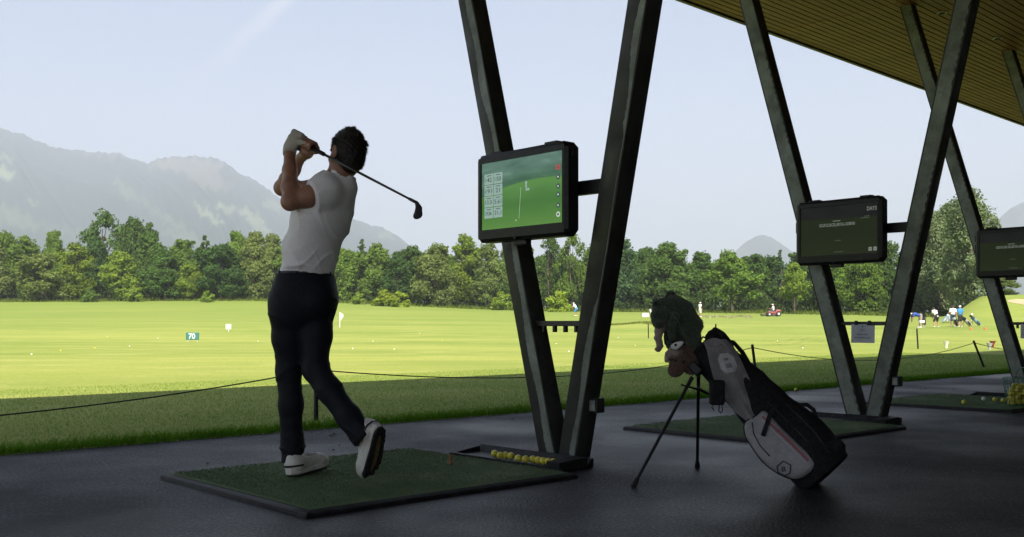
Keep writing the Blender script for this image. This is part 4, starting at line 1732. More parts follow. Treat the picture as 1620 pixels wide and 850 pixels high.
# skull and face
S.ell(H(-0.004, 0, 0.024), (0.091, 0.071, 0.092), 0.02, HAX)
S.ell(H(0.030, 0, -0.052), (0.066, 0.061, 0.062), 0.03, HAX)
S.ell(H(0.074, 0, -0.092), (0.022, 0.026, 0.020), 0.025, HAX)
S.cone(H(0.010, 0.050, -0.075), H(0.074, 0.014, -0.096), 0.018, 0.016, 0.02)
S.cone(H(0.010, -0.050, -0.075), H(0.074, -0.014, -0.096), 0.018, 0.016, 0.02)
S.ell(H(0.078, 0, 0.022), (0.020, 0.052, 0.014), 0.02, HAX)
S.cone(H(0.090, 0, 0.008), H(0.113, 0, -0.026), 0.009, 0.0135, 0.012)
S.ell(H(0.098, 0, -0.056), (0.010, 0.024, 0.006), 0.008, HAX)
S.ell(H(0.095, 0, -0.067), (0.010, 0.021, 0.007), 0.008, HAX)
for s_ in (1, -1):
    S.ell(H(0.092, 0.031 * s_, 0.002), (0.016, 0.017, 0.012), 0.012, HAX, sub=True)
    S.ell(H(-0.004, 0.074 * s_, -0.006), (0.021, 0.009, 0.033), 0.008, (unit(hf + hl * s_ * -0.3), hl, unit(hu - hf * 0.15)))
    S.ell(H(0.000, 0.081 * s_, -0.003), (0.010, 0.006, 0.017), 0.006, HAX, sub=True)
    S.ell(H(0.062, 0.045 * s_, -0.028), (0.020, 0.018, 0.016), 0.02, HAX)
# arms
def arm(S, sh, el, wr, bulge, ul=0.0):
    S.chain([sh, sh + (el - sh) * 0.45, el], [0.044, 0.046 + bulge, 0.037], 0.03)
    d = wr - el
    S.chain([el, el + d * 0.28, el + d * 0.62, wr], [0.036, 0.0395, 0.033, 0.0265], 0.025)
    S.ell(el + unit(el - (sh + wr) / 2) * 0.006, 0.032, 0.03)


arm(S, SHL, ELL_, WRL, 0.004)
arm(S, SHR, ELR, WRR, 0.0)
left_hand(S)
right_hand(S)
body = S.obj('body', M['skin'], golfer)
for s_ in (1, -1):
    G().sphere(H(0.080, 0.031 * s_, 0.002), 0.0125, 14, 10).obj('eye', M['eye'], body, smooth=True)
BODY = S

# glove on the left hand
S = Sdf(WRL - 0.13, WRL + 0.16, 0.0036)
left_hand(S, 0.0024)
S.cone(WRL - (WRL - ELL_) * 0.02, WRL + (WRL - ELL_) * 0.10, 0.0335, 0.031, 0.012)
S.cut(WRL - (WRL - ELL_) * 0.05, ELL_ - WRL)
S.disp(lambda x, y, z: 0.0006 * np.sin(x * 420 + z * 160) * np.sin(z * 380 - y * 90))
glove = S.obj('glove', M['glove'], body, label='white leather glove on the left hand')
c = J(472, 236, 5.03)
d_ = S.hit(472, 236, 4.9, 5.2)
if d_:
    c = J(472, 236, d_)
G().sphere(c, (0.011, 0.004, 0.009), 14, 8).obj('strap_button', M['black'], glove, smooth=True)

# hair: cap over the skull with tufts
S = Sdf(HD - 0.18, HD + 0.18, 0.0036)
S.ell(H(-0.010, 0, 0.028), (0.095, 0.077, 0.097), 0.02, HAX)
S.ell(H(-0.045, 0, -0.030), (0.056, 0.066, 0.080), 0.03, HAX)
S.cone(H(-0.004, 0.076, -0.0), H(0.006, 0.072, -0.045), 0.012, 0.007, 0.014)
S.cone(H(-0.004, -0.076, -0.0), H(0.006, -0.072, -0.045), 0.012, 0.007, 0.014)
rr = np.random.default_rng(5)
for i in range(46):
    th, u_ = rr.uniform(0, 2 * math.pi), rr.uniform(-0.1, 1)
    sp_ = math.sqrt(1 - u_ * u_)
    n_ = hf * sp_ * math.cos(th) * 0.095 + hl * sp_ * math.sin(th) * 0.077 + hu * u_ * 0.097
    p = H(-0.010, 0, 0.028) + n_ * 0.99
    e_ = unit(n_) * 0.35 - hf * 0.4 - hl * (0.5 if u_ > 0.6 else 0.0) - hu * 0.5 * sp_ + rr.normal(0, 0.25, 3)
    S.cone(p - e_ * 0.01, p + unit(e_) * rr.uniform(0.010, 0.020), 0.0065, 0.0018, 0.007)
for i in range(10):
    p = J(572 + rr.uniform(-3, 2), 229 + rr.uniform(-7, 8), 5.02 + rr.uniform(-0.03, 0.03))
    S.cone(p, J(579 + rr.uniform(-2, 4), 236 + rr.uniform(-8, 5), 5.0 + rr.uniform(-0.03, 0.03)), 0.0075, 0.0018, 0.006)
S.ell(H(0.098, 0, -0.045), (0.078, 0.095, 0.098), 0.01, HAX, sub=True)
for s_ in (1, -1):
    S.ell(H(0.002, 0.078 * s_, -0.008), (0.021, 0.016, 0.032), 0.006, HAX, sub=True)
S.cut(H(-0.06, 0, -0.112), -hu + hf * 0.15)
S.disp(lambda x, y, z: 0.0012 * np.sin(x * 190 + z * 70 + 3 * np.sin(y * 60)) * np.sin(z * 150))
hair = S.obj('hair', M['hair'], body)
v_, F_ = S.mesh()
n_s = 15000
Fk = F_[rr.integers(0, len(F_), n_s)]
w_ = rr.random((n_s, 4))
w_ /= w_.sum(1)[:, None]
p_ = (v_[Fk] * w_[..., None]).sum(1)
nn_ = np.cross(v_[Fk[:, 2]] - v_[Fk[:, 0]], v_[Fk[:, 3]] - v_[Fk[:, 1]])
nn_ /= np.linalg.norm(nn_, axis=1)[:, None] + 1e-9
hz_ = (p_ - HD) @ hu
keep = hz_ > -0.075
p_, nn_, hz_ = p_[keep], nn_[keep], hz_[keep]
n_s = len(p_)
flow = -hu * 0.75 - hf * 0.55
flow = np.where((hz_ > 0.07)[:, None], (hf * -0.2 + hl * -0.8 + hu * 0.35)[None, :], flow[None, :])
d_ = flow - nn_ * (flow * nn_).sum(1)[:, None]
d_ = d_ / (np.linalg.norm(d_, axis=1)[:, None] + 1e-9) + nn_ * rr.uniform(0.10, 0.60, n_s)[:, None] + rr.normal(0, 0.16, (n_s, 3))
d_ /= np.linalg.norm(d_, axis=1)[:, None]
ln_ = rr.uniform(0.008, 0.018, n_s)[:, None]
# the swept tuft high on his right
tuft = ((p_ - H(-0.02, -0.085, 0.055)) ** 2).sum(1) < 0.032 ** 2
ln_[tuft] *= 1.7
d_[tuft] = d_[tuft] * 0.5 + (hl * -0.8 - hu * 0.25)[None, :]
sd_ = np.cross(d_, nn_)
sd_ /= np.linalg.norm(sd_, axis=1)[:, None] + 1e-9
V = np.stack([p_ - sd_ * 0.0011 - nn_ * 0.001, p_ + sd_ * 0.0011 - nn_ * 0.001, p_ + d_ * ln_], 1).reshape(-1, 3)
make('hair_strands', V, np.arange(3 * n_s).reshape(-1, 3), M['hair'], hair, kind='stuff')

# polo shirt
def ridged(v):
    return 1 - np.abs(np.sin(v))


S = Sdf((-1.25, 4.74, 0.98), (-0.62, 5.40, 1.62), 0.0052)
S.cone(PB - ZV * 0.05, PB + (CH - PB) * 0.42, 0.1360, 0.135, 0.03, right=AX_PEL, flat=0.78)
S.cone(PB + (CH - PB) * 0.42, CH, 0.135, 0.158, 0.04, right=AX_WST, flat=0.75)
S.cone(CH, UC + (CH - UC) * 0.1, 0.158, 0.128, 0.04, right=AX_CH, flat=0.77)
S.ell(J(530, 318, 5.06), (0.068, 0.11, 0.085), 0.06, ax=(unit([0.9, -0.4, 0]), AX_CH, ZV))
S.chain([UC, SHL], [0.088, 0.062], 0.07)
S.chain([UC, SHR], [0.085, 0.064], 0.05)
S.cone(NK + np.array([0.0, 0, -0.02]), J(511, 297, 4.94), 0.062, 0.058, 0.04)
S.cone(NK + np.array([0.01, 0, -0.03]), NK + (HD - NK) * 0.10, 0.080, 0.070, 0.03)
aL, aR = unit(ELL_ - SHL), unit(ELR - SHR)


def shirt_folds(x, y, z):
    w1 = ridged(16 * (z + 0.75 * x) + 1.5 * np.sin(z * 9 + y * 6) + 0.6 * np.sin(x * 21)) ** 3
    w2 = ridged(21 * (z * 0.55 - x * 0.85) + 1.6 * np.sin(z * 13 + x * 8)) ** 3
    low = smooth01((1.40 - z) / 0.22)
    mid = np.exp(-((z - 1.36) / 0.12) ** 2)
    w3 = ridged(40 * (z - 0.35 * x) + 1.8 * np.sin(x * 17 + y * 9)) ** 3
    w4 = ridged(27 * (x + 0.5 * y) + 1.4 * np.sin(z * 11)) ** 3
    hem = np.exp(-((z - 1.10) / 0.06) ** 2)
    return -(0.0125 * w1 * low + 0.0060 * w2 * mid + 0.0080 * w3 * hem + 0.0060 * w4 * hem) + 0.0016 * np.sin(z * 44 + x * 31) * np.sin(y * 37)


S.disp(shirt_folds)
for sh_, el_, ax_, t_, r_ in ((SHL, ELL_, aL, 0.29, 0.073), (SHR, ELR, aR, 0.46, 0.064)):
    S2 = Sdf((-1.25, 4.74, 0.98), (-0.62, 5.40, 1.62), 0.0052)
    S2.cone(sh_ - ax_ * 0.02, sh_ + (el_ - sh_) * (t_ + 0.1), 0.062, r_, 0.02)
    S2.disp(shirt_folds)
    S2.cut(sh_ + (el_ - sh_) * t_, ax_)
    S2.cone(sh_ + ax_ * 0.05, el_, r_ - 0.009, r_ - 0.012, 0.003, sub=True)
    S.merge(S2, 0.035)
S.cut(PB - ZV * 0.03, (0, 0, -1))
S.cut(NK + (HD - NK) * 0.16, HD - NK, 0.12)
# hollow sleeves and neck so the openings read
S.cone(NK, HD, 0.060, 0.060, 0.004, sub=True)
shirt = S.obj('polo_shirt', M['shirt'], body)
# collar: a folded band standing at the neck
S = Sdf(NK - 0.16, NK + 0.16, 0.004)
nd = unit(HD - NK)
NC = NK + np.array([0.012, 0.0, 0.004])
S.cone(NC - nd * 0.035, NC + nd * 0.032, 0.0905, 0.0720, 0.01)
S.cone(NC - nd * 0.055, NC + nd * 0.062, 0.0845, 0.0650, 0.002, sub=True)
S.cut(NC + nd * 0.028, nd)
S.cut(NC - nd * 0.020, unit(-nd + hf * 0.1))
S.disp(lambda x, y, z: 0.002 * np.sin(np.arctan2(y - NK[1], x - NK[0]) * 5 + 1))
S.obj('collar', M['shirt'], shirt)
# sleeve hem line and side seam as stitched ridges
g = G()
se = SHL + (ELL_ - SHL) * 0.25
su_ = unit(np.cross(aL, ZV))
sv_ = np.cross(su_, aL)
g.tube([se + 0.0715 * (math.cos(a) * su_ + math.sin(a) * sv_) for a in np.linspace(0, 2 * math.pi, 33)], 0.0022, 6, cap=False)
g.obj('sleeve_hem', M['shirt'], shirt, smooth=True)

# trousers
S = Sdf((-1.27, 4.76, 0.05), (-0.62, 5.32, 1.10), 0.0056)
TW = J(483, 437, 5.07)
S.cone(TW + ZV * 0.03, TW - ZV * 0.07, 0.1400, 0.156, 0.03, right=AX_PEL, flat=0.79)
S.cone(TW - ZV * 0.07, J(481, 482, 5.07), 0.156, 0.160, 0.04, right=AX_PEL, flat=0.84)
S.ell(J(504, 474, 5.03), (0.084, 0.10, 0.092), 0.05)
S.ell(J(457, 490, 5.05), (0.085, 0.10, 0.11), 0.06)
S.chain([J(458, 480, 5.03), J(457, 535, 5.05), KNL, J(460, 640, 5.06), J(462, 700, 5.075), J(465, 735, 5.08)], [0.098, 0.079, 0.061, 0.0580, 0.0535, 0.060], 0.03)
S.chain([J(499, 474, 5.09), J(499, 530, 5.05), KNR, J(522, 618, 4.955), J(552, 660, 4.91), J(580, 698, 4.88)], [0.098, 0.079, 0.062, 0.0595, 0.058, 0.062], 0.03)


def trouser_folds(x, y, z):
    hip = np.exp(-((z - 0.86) / 0.13) ** 2)
    knee = np.exp(-((z - 0.56) / 0.10) ** 2)
    hemL = np.exp(-((z - 0.18) / 0.07) ** 2) * smooth01((-0.98 - x) / 0.05)
    hemR = smooth01((x + 0.86) / 0.06) * smooth01((0.42 - z) / 0.08)
    w1 = ridged(15 * (z + 0.9 * x) + 1.3 * np.sin(z * 8 + y * 5)) ** 5
    w2 = ridged(26 * (z - 0.5 * x) + 1.2 * np.sin(x * 13)) ** 4
    w3 = ridged(44 * z + 1.6 * np.sin(x * 23 + y * 15)) ** 3
    w4 = ridged(30 * (z + x) + 1.2 * np.sin(z * 19)) ** 3
    vert = ridged(21 * x + 3 * z) ** 8 * smooth01((0.5 - z) / 0.2) * 0.5
    return -(0.0045 * w1 * hip + 0.0060 * w2 * knee + 0.0100 * w3 * hemL + 0.0075 * w4 * hemR + 0.004 * vert) + 0.0016 * np.sin(z * 31 + x * 23) * np.sin(y * 27)


S.disp(trouser_folds)
S.cut(TW + ZV * 0.012, (0, 0, 1))
S.cut(J(466, 731, 5.08), unit([0.05, 0.0, -1.0]), 0.12)
S.cut(J(576, 697, 4.885), unit(J(572, 690, 4.885) - KNR), 0.13)
S.cone(J(465, 722, 5.08), J(465, 745, 5.08), 0.052, 0.056, 0.004, sub=True)
trousers = S.obj('trousers', M['trouser'], body)
TR = S
# fly-away back pocket flap, pocket slit and seam
g = G()
def tr_pt(px, py, out=0.002):
    d = TR.hit(px, py, 4.7, 5.3)
    return J(px, py, (d or 5.0) - out)


g.tube([tr_pt(x, y) for x, y in ((432, 447), (434, 458), (439, 470), (447, 480))], 0.0028, 6)
g.tube([tr_pt(x, y) for x, y in ((466, 463), (474, 463.5), (482, 464))], 0.0024, 6)
g.obj('pocket_seam', M['trouser'], trousers, smooth=True)
g = G()
fl = [J(523, 487, 5.02), J(531, 489, 5.03), J(529, 500, 5.03), J(524, 509, 5.02), J(518, 508, 5.01)]
g.pillow(fl, (0.5, -0.85, 0), 0.010)
g.obj('pocket_flap', M['trouser'], trousers, smooth=True)
# belt with loops
S = Sdf(TW - 0.25, TW + 0.25, 0.0056)
S.cone(TW + ZV * 0.06, TW - ZV * 0.06, 0.1425, 0.1500, 0.01, right=AX_PEL, flat=0.79)
S.cone(TW + ZV * 0.09, TW - ZV * 0.09, 0.130, 0.134, 0.004, right=AX_PEL, flat=0.78, sub=True)
S.cut(TW + ZV * 0.022, (0, 0, 1))
S.cut(TW - ZV * 0.016, (0, 0, -1))
belt = S.obj('belt', M['belt'], body)
for px in (443, 470, 500, 522):
    d_ = S.hit(px, 436.5, 4.7, 5.2)
    if d_:
        G().box(J(px, 436.5, d_ - 0.002), (0.006, 0.003, 0.024), bev=0.0015).obj('belt_loop', M['trouser'], belt)

# shoes
def shoe(origin, f, dn, side, name_label):
    """origin: heel end of the sole; f: heel to toe; dn: out of the sole; side: +1 when the outer edge is to the left of f"""
    f = unit(f)
    up = -unit(dn - f * (np.asarray(dn) @ f))
    l = np.cross(up, f)

    def L(x, y, z):
        return origin + f * x + l * y * side + up * z

    def out_to(p, d, far=0.09):
        for q in np.linspace(0, far, 120):
            i_ = np.round((p + d * q - S.lo) / S.h).astype(int)
            if (i_ < 0).any() or (i_ >= S.f.shape).any() or S.f[tuple(i_)] > 0:
                return p + d * (q + 0.0015)
        return p + d * far

    fax = (f, l, up)
    # outline of the sole
    out = []
    for t in np.linspace(0, 1, 18):
        x = 0.295 * t
        wv = 0.036 + 0.010 * math.sin(math.pi * min(t * 1.15, 1)) + 0.010 * smooth01((t - 0.35) / 0.3) - 0.052 * max(0, (t - 0.80) / 0.20) ** 2.2
        wv -= 0.022 * max(0, (0.10 - t) / 0.10) ** 2
        out.append((x, max(wv, 0.004), 0.006 * math.sin(math.pi * t) - 0.012 * smooth01((t - 0.55) / 0.45)))
    poly2 = [(x, c_ + w_) for x, w_, c_ in out] + [(x, c_ - w_) for x, w_, c_ in reversed(out)]
    lift = lambda x: 0.018 * max(0, (x - 0.22) / 0.075) ** 1.6
    n = len(poly2)
    # midsole
    g = G()
    vs, fs = [], []
    for z, s_ in ((0.007, 0.96), (0.012, 1.02), (0.028, 1.03), (0.034, 0.98), (0.034, 0.85)):
        for x, y in poly2:
            hk = 0.010 * smooth01((0.09 - x) / 0.09) if z > 0.02 else 0
            vs.append(L(0.147 + (x - 0.147) * s_, y * s_, z + lift(x) + hk))
    for i in range(4):
        for j in range(n):
            fs.append((i * n + j, i * n + (j + 1) % n, (i + 1) * n + (j + 1) % n, (i + 1) * n + j))
    fs.append(tuple(4 * n + j for j in range(n)))
    fs.append(tuple(range(n - 1, -1, -1)))
    g.add(vs, fs)
    root = G()
    # upper
    lo = np.min([L(x, y, z) for x in (-.05, .35) for y in (-.08, .08) for z in (-.02, .16)], 0)
    hi = np.max([L(x, y, z) for x in (-.05, .35) for y in (-.08, .08) for z in (-.02, .16)], 0)
    S = Sdf(lo, hi, 0.0042)
    S.cone(L(0.045, 0.0, 0.050), L(0.215, -0.006, 0.042), 0.042, 0.040, 0.03)
    S.ell(L(0.235, -0.010, 0.042), (0.058, 0.044, 0.030), 0.03, fax)
    S.cone(L(0.070, 0.002, 0.060), L(0.150, -0.002, 0.060), 0.036, 0.030, 0.03)
    S.cone(L(0.048, 0.0, 0.050), L(0.040, 0.0, 0.098), 0.041, 0.038, 0.03)
    S.cone(L(0.048, 0.0, 0.06), L(0.090, 0.0, 0.095), 0.040, 0.032, 0.03)
    S.cone(L(0.060, 0.0, 0.090), L(0.058, 0.0, 0.135), 0.030, 0.034, 0.006, sub=True)
    S.cut(L(0.05, 0, 0.100), up + f * 0.25, 0.09)
    S.cut(L(0.14, 0, 0.026), -up)
    sh = S.obj('shoe', M['shoe'], golfer, label=name_label)
    OFFS = sh
    g.obj('midsole', M['shoe'], sh, smooth='angle')
    g = G()
    vs, fs = [], []
    for z, s_ in ((-0.001, 0.93), (0.0, 0.97), (0.0075, 0.985)):
        for x, y in poly2:
            vs.append(L(0.147 + (x - 0.147) * s_, y * s_, z + lift(x)))
    for i in range(2):
        for j in range(n):
            fs.append((i * n + j, i * n + (j + 1) % n, (i + 1) * n + (j + 1) % n, (i + 1) * n + j))
    half = n // 2
    for j in range(half - 1):
        fs.append((j, n - 1 - j, n - 2 - j, j + 1))
    g.add(vs, fs)
    # lugs
    for i in range(9):
        for s_ in (-1, 1):
            x = 0.03 + i * 0.029
            j = int(x / 0.295 * 17)
            g.box(L(x, out[j][2] + s_ * out[j][1] * 0.62, -0.003 + lift(x)), (0.010, 0.012, 0.003), fax)
    g.obj('outsole', M['outsole'], sh)
    g = G()
    vs = []
    for i in range(13):
        x = 0.045 + 0.20 * i / 12
        w_ = 0.008 + 0.006 * math.sin(i / 12 * math.pi)
        j = int(x / 0.295 * 17)
        vs += [L(x, out[j][2] + w_, -0.0035 + lift(x)), L(x, out[j][2] - w_, -0.0035 + lift(x))]
    g.add(vs, [(2 * i, 2 * i + 1, 2 * i + 3, 2 * i + 2) for i in range(12)])
    g.obj('sole_insert', M['tan'], sh)
    # black stripe round the heel
    g = G()
    ring = []
    for a in np.linspace(R(100), R(260), 15):
        ring.append(f * math.cos(a) + l * math.sin(a) * side)
    vs = []
    for dr_ in ring:
        for zz in (0.046, 0.057):
            vs.append(out_to(L(0.055, 0, zz), dr_) + dr_ * 0.001)
    g.add(vs, [(2 * i, 2 * i + 2, 2 * i + 3, 2 * i + 1) for i in range(14)])
    g.obj('heel_stripe', M['outsole'], sh)
    # laces
    for i in range(5):
        x = 0.118 + i * 0.020
        zt = 0.094 - i * 0.0052
        G().tube([out_to(L(x + 0.004 * math.sin(q * 60), q, 0.035), up) for q in (-0.028, -0.016, 0.0, 0.016, 0.028)], 0.0036, 6).obj('lace', M['grey_white'], sh, smooth=True)
    return sh


shoe(ORG_L, (0.43, 0.90, 0.055), (0.10, -0.0, -1.0), 1, 'white left shoe planted flat on the turf')
shoe(ORG_R, fR, (0.78, -0.60, -0.10), -1, 'white right shoe up on its toe showing the dark sole')

# ------------------------------------------------------------------ the club he holds
gclub = thing('golf_club', 'dark iron golf club swung over the golfer\'s shoulder, shaft across his neck', 'golf club', CLA)
g = G()
g.tube([club(-0.012), club(-0.006), club(0.02), club(0.15), club(0.285)], [0.010, 0.0145, 0.0135, 0.0122, 0.0105], 14)
g.obj('grip', M['rubber'], gclub, smooth='angle')
g = G()
g.tube([club(0.28), club(0.55), club(0.8), club(0.955)], [0.0072, 0.0065, 0.0056, 0.0050], 12)
g.obj('shaft', M['shaft'], gclub, smooth=True)
g = G()
g.tube([club(0.945), club(0.99), CLB + CLD * 0.004], [0.0072, 0.0078, 0.0070], 12)
g.obj('hosel', M['club'], gclub, smooth=True)
D0 = 4.575
S = Sdf(J(645, 350, D0) - 0.05, J(672, 314, D0) + 0.06, 0.0026)
blade = [(659.8, 322.5, 0.010), (662.5, 329, 0.0115), (661.5, 336, 0.0135), (660, 341, 0.013)]
S.chain([J(x, y, D0) for x, y, _ in blade], [r for _, _, r in blade], 0.012)
S.chain([J(663, 331, D0), J(663, 340, D0), J(658, 342.5, D0 + 0.004)], [0.0105, 0.0115, 0.0125], 0.012)
bn = unit([0.25, -0.95, 0.05])
S.cut(J(660, 335, D0) + bn * 0.007, bn)
S.cut(J(660, 335, D0) - bn * 0.011, -bn)
S.obj('club_head', M['club'], gclub)

def fur(S, n, ln, m, par, name='fur'):
    v, F = S.mesh()
    F = F[RNG.integers(0, len(F), n)]
    w = RNG.random((n, 4))
    w /= w.sum(1)[:, None]
    p = (v[F] * w[..., None]).sum(1)
    nn = np.cross(v[F[:, 2]] - v[F[:, 0]], v[F[:, 3]] - v[F[:, 1]])
    nn /= np.linalg.norm(nn, axis=1)[:, None] + 1e-9
    d = nn + RNG.normal(0, 0.35, (n, 3)) + np.array([0, 0, -0.45])
    d /= np.linalg.norm(d, axis=1)[:, None]
    sd = np.cross(d, RNG.normal(0, 1, (n, 3)))
    sd /= np.linalg.norm(sd, axis=1)[:, None]
    L_ = ln * RNG.uniform(0.6, 1.3, n)[:, None]
    V = np.stack([p - sd * 0.0012, p + sd * 0.0012, p + d * L_], 1).reshape(-1, 3)
    return make(name, V, np.arange(3 * n).reshape(-1, 3), m, par, kind='stuff')


# ------------------------------------------------------------------ the golf bag on its stand
BB, BT = J(1303, 743, 4.95), J(1116, 553, 5.25)
BA = unit(BT - BB)
bcam = unit(np.array([0, 0, CAM_H]) - (BB + BT) / 2)
BN = unit(bcam - BA * (bcam @ BA))          # side of the bag turned to the camera
BS = np.cross(BA, BN)                       # across
if BS @ np.array([1, 0, 1]) < 0:
    BS = -BS                                # up and to the right in the photo
bag = thing('golf_bag', 'black and white golf bag leaning on its two stand legs', 'golf bag', np.array([BB[0], BB[1], 0.0]))
BLEN = np.linalg.norm(BT - BB)


def bagp(t, s_, n_):
    return BB + BA * BLEN * t + BS * s_ + BN * n_


def onplane(px, py, p0, n_):
    d = J(px, py, 1.0) - np.array([0, 0, CAM_H])
    o = np.array([0, 0, CAM_H])
    k = ((p0 - o) @ n_) / (d @ n_)
    return o + d * k


S = Sdf(np.minimum(BB, BT) - 0.30, np.maximum(BB, BT) + 0.30, 0.0065)
S.cone(bagp(0.04, 0, 0), bagp(0.5, 0.002, 0), 0.138, 0.122, 0.03)
S.cone(bagp(0.5, 0.002, 0), bagp(1.0, 0, 0), 0.122, 0.100, 0.03)
S.ell(bagp(0.20, 0.070, -0.01), (0.20, 0.088, 0.115), 0.05, ax=(BA, BS, BN))
S.ell(bagp(0.62, 0.055, -0.02), (0.17, 0.055, 0.085), 0.05, ax=(BA, BS, BN))
S.disp(lambda x, y, z: -0.004 * ridged(17 * (x + z) + 1.3 * np.sin(9 * (x - z))) ** 5 + 0.002 * np.sin(30 * x + 9 * z) * np.sin(26 * z))
S.cut(bagp(0.035, 0, 0), -BA)
S.cut(bagp(1.0, 0, 0), BA)
S.cone(bagp(0.93, 0, 0), bagp(1.1, 0, 0), 0.088, 0.090, 0.004, sub=True)
BAGS = S
S.obj('bag_body', M['bag_black'], bag)
S = Sdf(BB - 0.25, BB + 0.25, 0.0065)
S.cone(bagp(-0.005, 0, 0), bagp(0.085, 0, 0), 0.136, 0.146, 0.02)
S.box(bagp(0.03, -0.06, -0.02), (0.045, 0.085, 0.115), (BA, BS, BN), 0.02, 0.03)
S.box(bagp(0.045, 0.085, 0.0), (0.030, 0.075, 0.10), (BA, BS, BN), 0.02, 0.03)
S.cut(bagp(-0.035, 0, 0), -BA)
S.cut((BB[0], BB[1], 0.002), (0, 0, -1))
S.obj('bag_base', M['bag_black'], bag)
g = G()
ringp = [bagp(1.005, 0.099 * math.cos(a), 0.099 * math.sin(a)) for a in np.linspace(0, 2 * math.pi, 33)]
g.tube(ringp, 0.012, 8, cap=False)
g.tube([bagp(1.0, -0.09, 0), bagp(1.0, 0.09, 0)], 0.009, 6)
g.tube([bagp(1.0, 0, -0.09), bagp(1.0, 0, 0.09)], 0.009, 6)
g.obj('top_collar', M['bag_black'], bag, smooth=True)


def smooth_poly(pts, n=4):
    """a closed outline with its corners rounded"""
    pts = [np.asarray(p, float) for p in pts]
    for _ in range(n):
        q = []
        for i in range(len(pts)):
            a, b = pts[i], pts[(i + 1) % len(pts)]
            q += [a * 0.75 + b * 0.25, a * 0.25 + b * 0.75]
        pts = q
    return pts


P0 = bagp(0.3, 0, 0.112)
pocket2 = [(1177, 668), (1179, 690), (1186, 701), (1198, 720), (1212, 736), (1230, 749), (1254, 760), (1274, 756), (1298, 733), (1262, 702), (1232, 672), (1210, 646), (1196, 660)]
poly = smooth_poly([onplane(x, y, P0, BN) for x, y in pocket2], 2)
if (np.cross(poly[1] - poly[0], poly[8] - poly[0]) @ BN) < 0:
    poly = poly[::-1]
pk = G().pillow(poly, BN, 0.042).obj('side_pocket', M['bag_white'], bag, smooth=True)
G().tube([p + BN * 0.016 for p in poly] + [poly[0] + BN * 0.016], 0.0042, 6, cap=False).obj('piping', M['bag_black'], pk, smooth=True)
PF = P0 + BN * 0.0455


def strip(pts, w, out, name, m, par):
    """a flat band that follows pixels on the pocket face"""
    c = [onplane(x, y, PF + BN * out, BN) for x, y in pts]
    vs = []
    for i, p in enumerate(c):
        d = unit(c[min(i + 1, len(c) - 1)] - c[max(i - 1, 0)])
        s_ = np.cross(BN, d)
        vs += [p + s_ * w, p - s_ * w, p + s_ * w + BN * 0.0015, p - s_ * w + BN * 0.0015]
    fs = []
    for i in range(len(c) - 1):
        a, b = 4 * i, 4 * i + 4
        fs += [(a + 2, a + 3, b + 3, b + 2), (a, a + 2, b + 2, b), (a + 1, b + 1, b + 3, a + 3)]
    return G().add(vs, fs).obj(name, m, par)


strip([(1206, 659), (1230, 681), (1256, 706), (1279, 729)], 0.0042, 0.001, 'red_stripe', M['red'], pk)
strip([(1204, 664), (1228, 686), (1254, 711), (1275, 732)], 0.0018, 0.001, 'grey_stripe', M['grey_white'], pk)
hexp = [(1232, 735), (1228, 745), (1238, 753), (1249, 751), (1252, 738), (1242, 731)]
hexp = [(1229, 738), (1231, 748), (1240, 753.5), (1249.5, 749), (1251, 736), (1239, 729.5)]
c = [onplane(x, y, PF, BN) for x, y in hexp]
G().tube(c + [c[0]], 0.0030, 6, cap=False).obj('hexagon_emblem', M['ink'], pk)
g = G()
ec = sum(c) / 6
put_text(g, 'B', ec + BN * 0.002, unit(np.array([1, 0, 0]) - BN * BN[0]), np.cross(BN, unit(np.array([1, 0, 0]) - BN * BN[0])), 0.024, 0.020)
g.obj('emblem_letter', M['ink'], pk)
zp = [onplane(x, y, PF, BN) for x, y in ((1190, 668), (1192, 686), (1203, 706), (1218, 722))]
G().tube([p + BN * 0.001 for p in zp], 0.0026, 6).obj('zip', M['ink'], pk, smooth=True)
for pts_ in (((1206, 628), (1234, 655), (1262, 683), (1290, 712)), ((1243, 640), (1268, 662), (1292, 688), (1310, 716)), ((1140, 604), (1158, 634), (1176, 660))):
    q_ = []
    for x, y in pts_:
        d_ = BAGS.hit(x, y, 4.6, 5.4, 300)
        if d_:
            q_.append(J(x, y, d_ - 0.001))
    if len(q_) > 2:
        G().tube(q_, 0.0032, 6).obj('seam', M['steel_dark'], bag, smooth=True)
strip([(1228, 640), (1219, 655), (1213, 672), (1207, 690)], 0.011, 0.012, 'pocket_strap', M['bag_black'], bag)
# shoulder strap, carry handle, hardware
g = G()
g.tube([bagp(0.985, 0.095, -0.01), J(1160, 541, 5.2), J(1174, 557, 5.17), J(1186, 578, 5.14), J(1195, 600, 5.11), bagp(0.56, 0.122, 0.0)], [0.014, 0.018, 0.021, 0.021, 0.018, 0.014], 8, squash=0.45)
g.obj('shoulder_strap', M['bag_black'], bag, smooth=True)
g = G()
g.tube([bagp(0.36, 0.135, 0.05), bagp(0.33, 0.165, 0.05), bagp(0.28, 0.170, 0.05), bagp(0.24, 0.150, 0.05)], 0.010, 8)
g.obj('carry_handle', M['bag_black'], bag, smooth=True)
for px, py in ((1240, 639), (1259, 646)):
    p = J(px, py, 5.05)
    G().box(p, (0.026, 0.012, 0.010), (unit([0.9, 0, -0.42]), np.array([0, 1.0, 0]), unit([0.42, 0, 0.9])), bev=0.003).obj('buckle', M['black'], bag)
g = G()
g.tube([J(1226, 636, 5.02), J(1230, 645, 4.99), J(1224, 655, 4.97), J(1214, 668, 4.96)], 0.006, 6)
g.obj('hanging_cord', M['black'], bag, smooth=True)
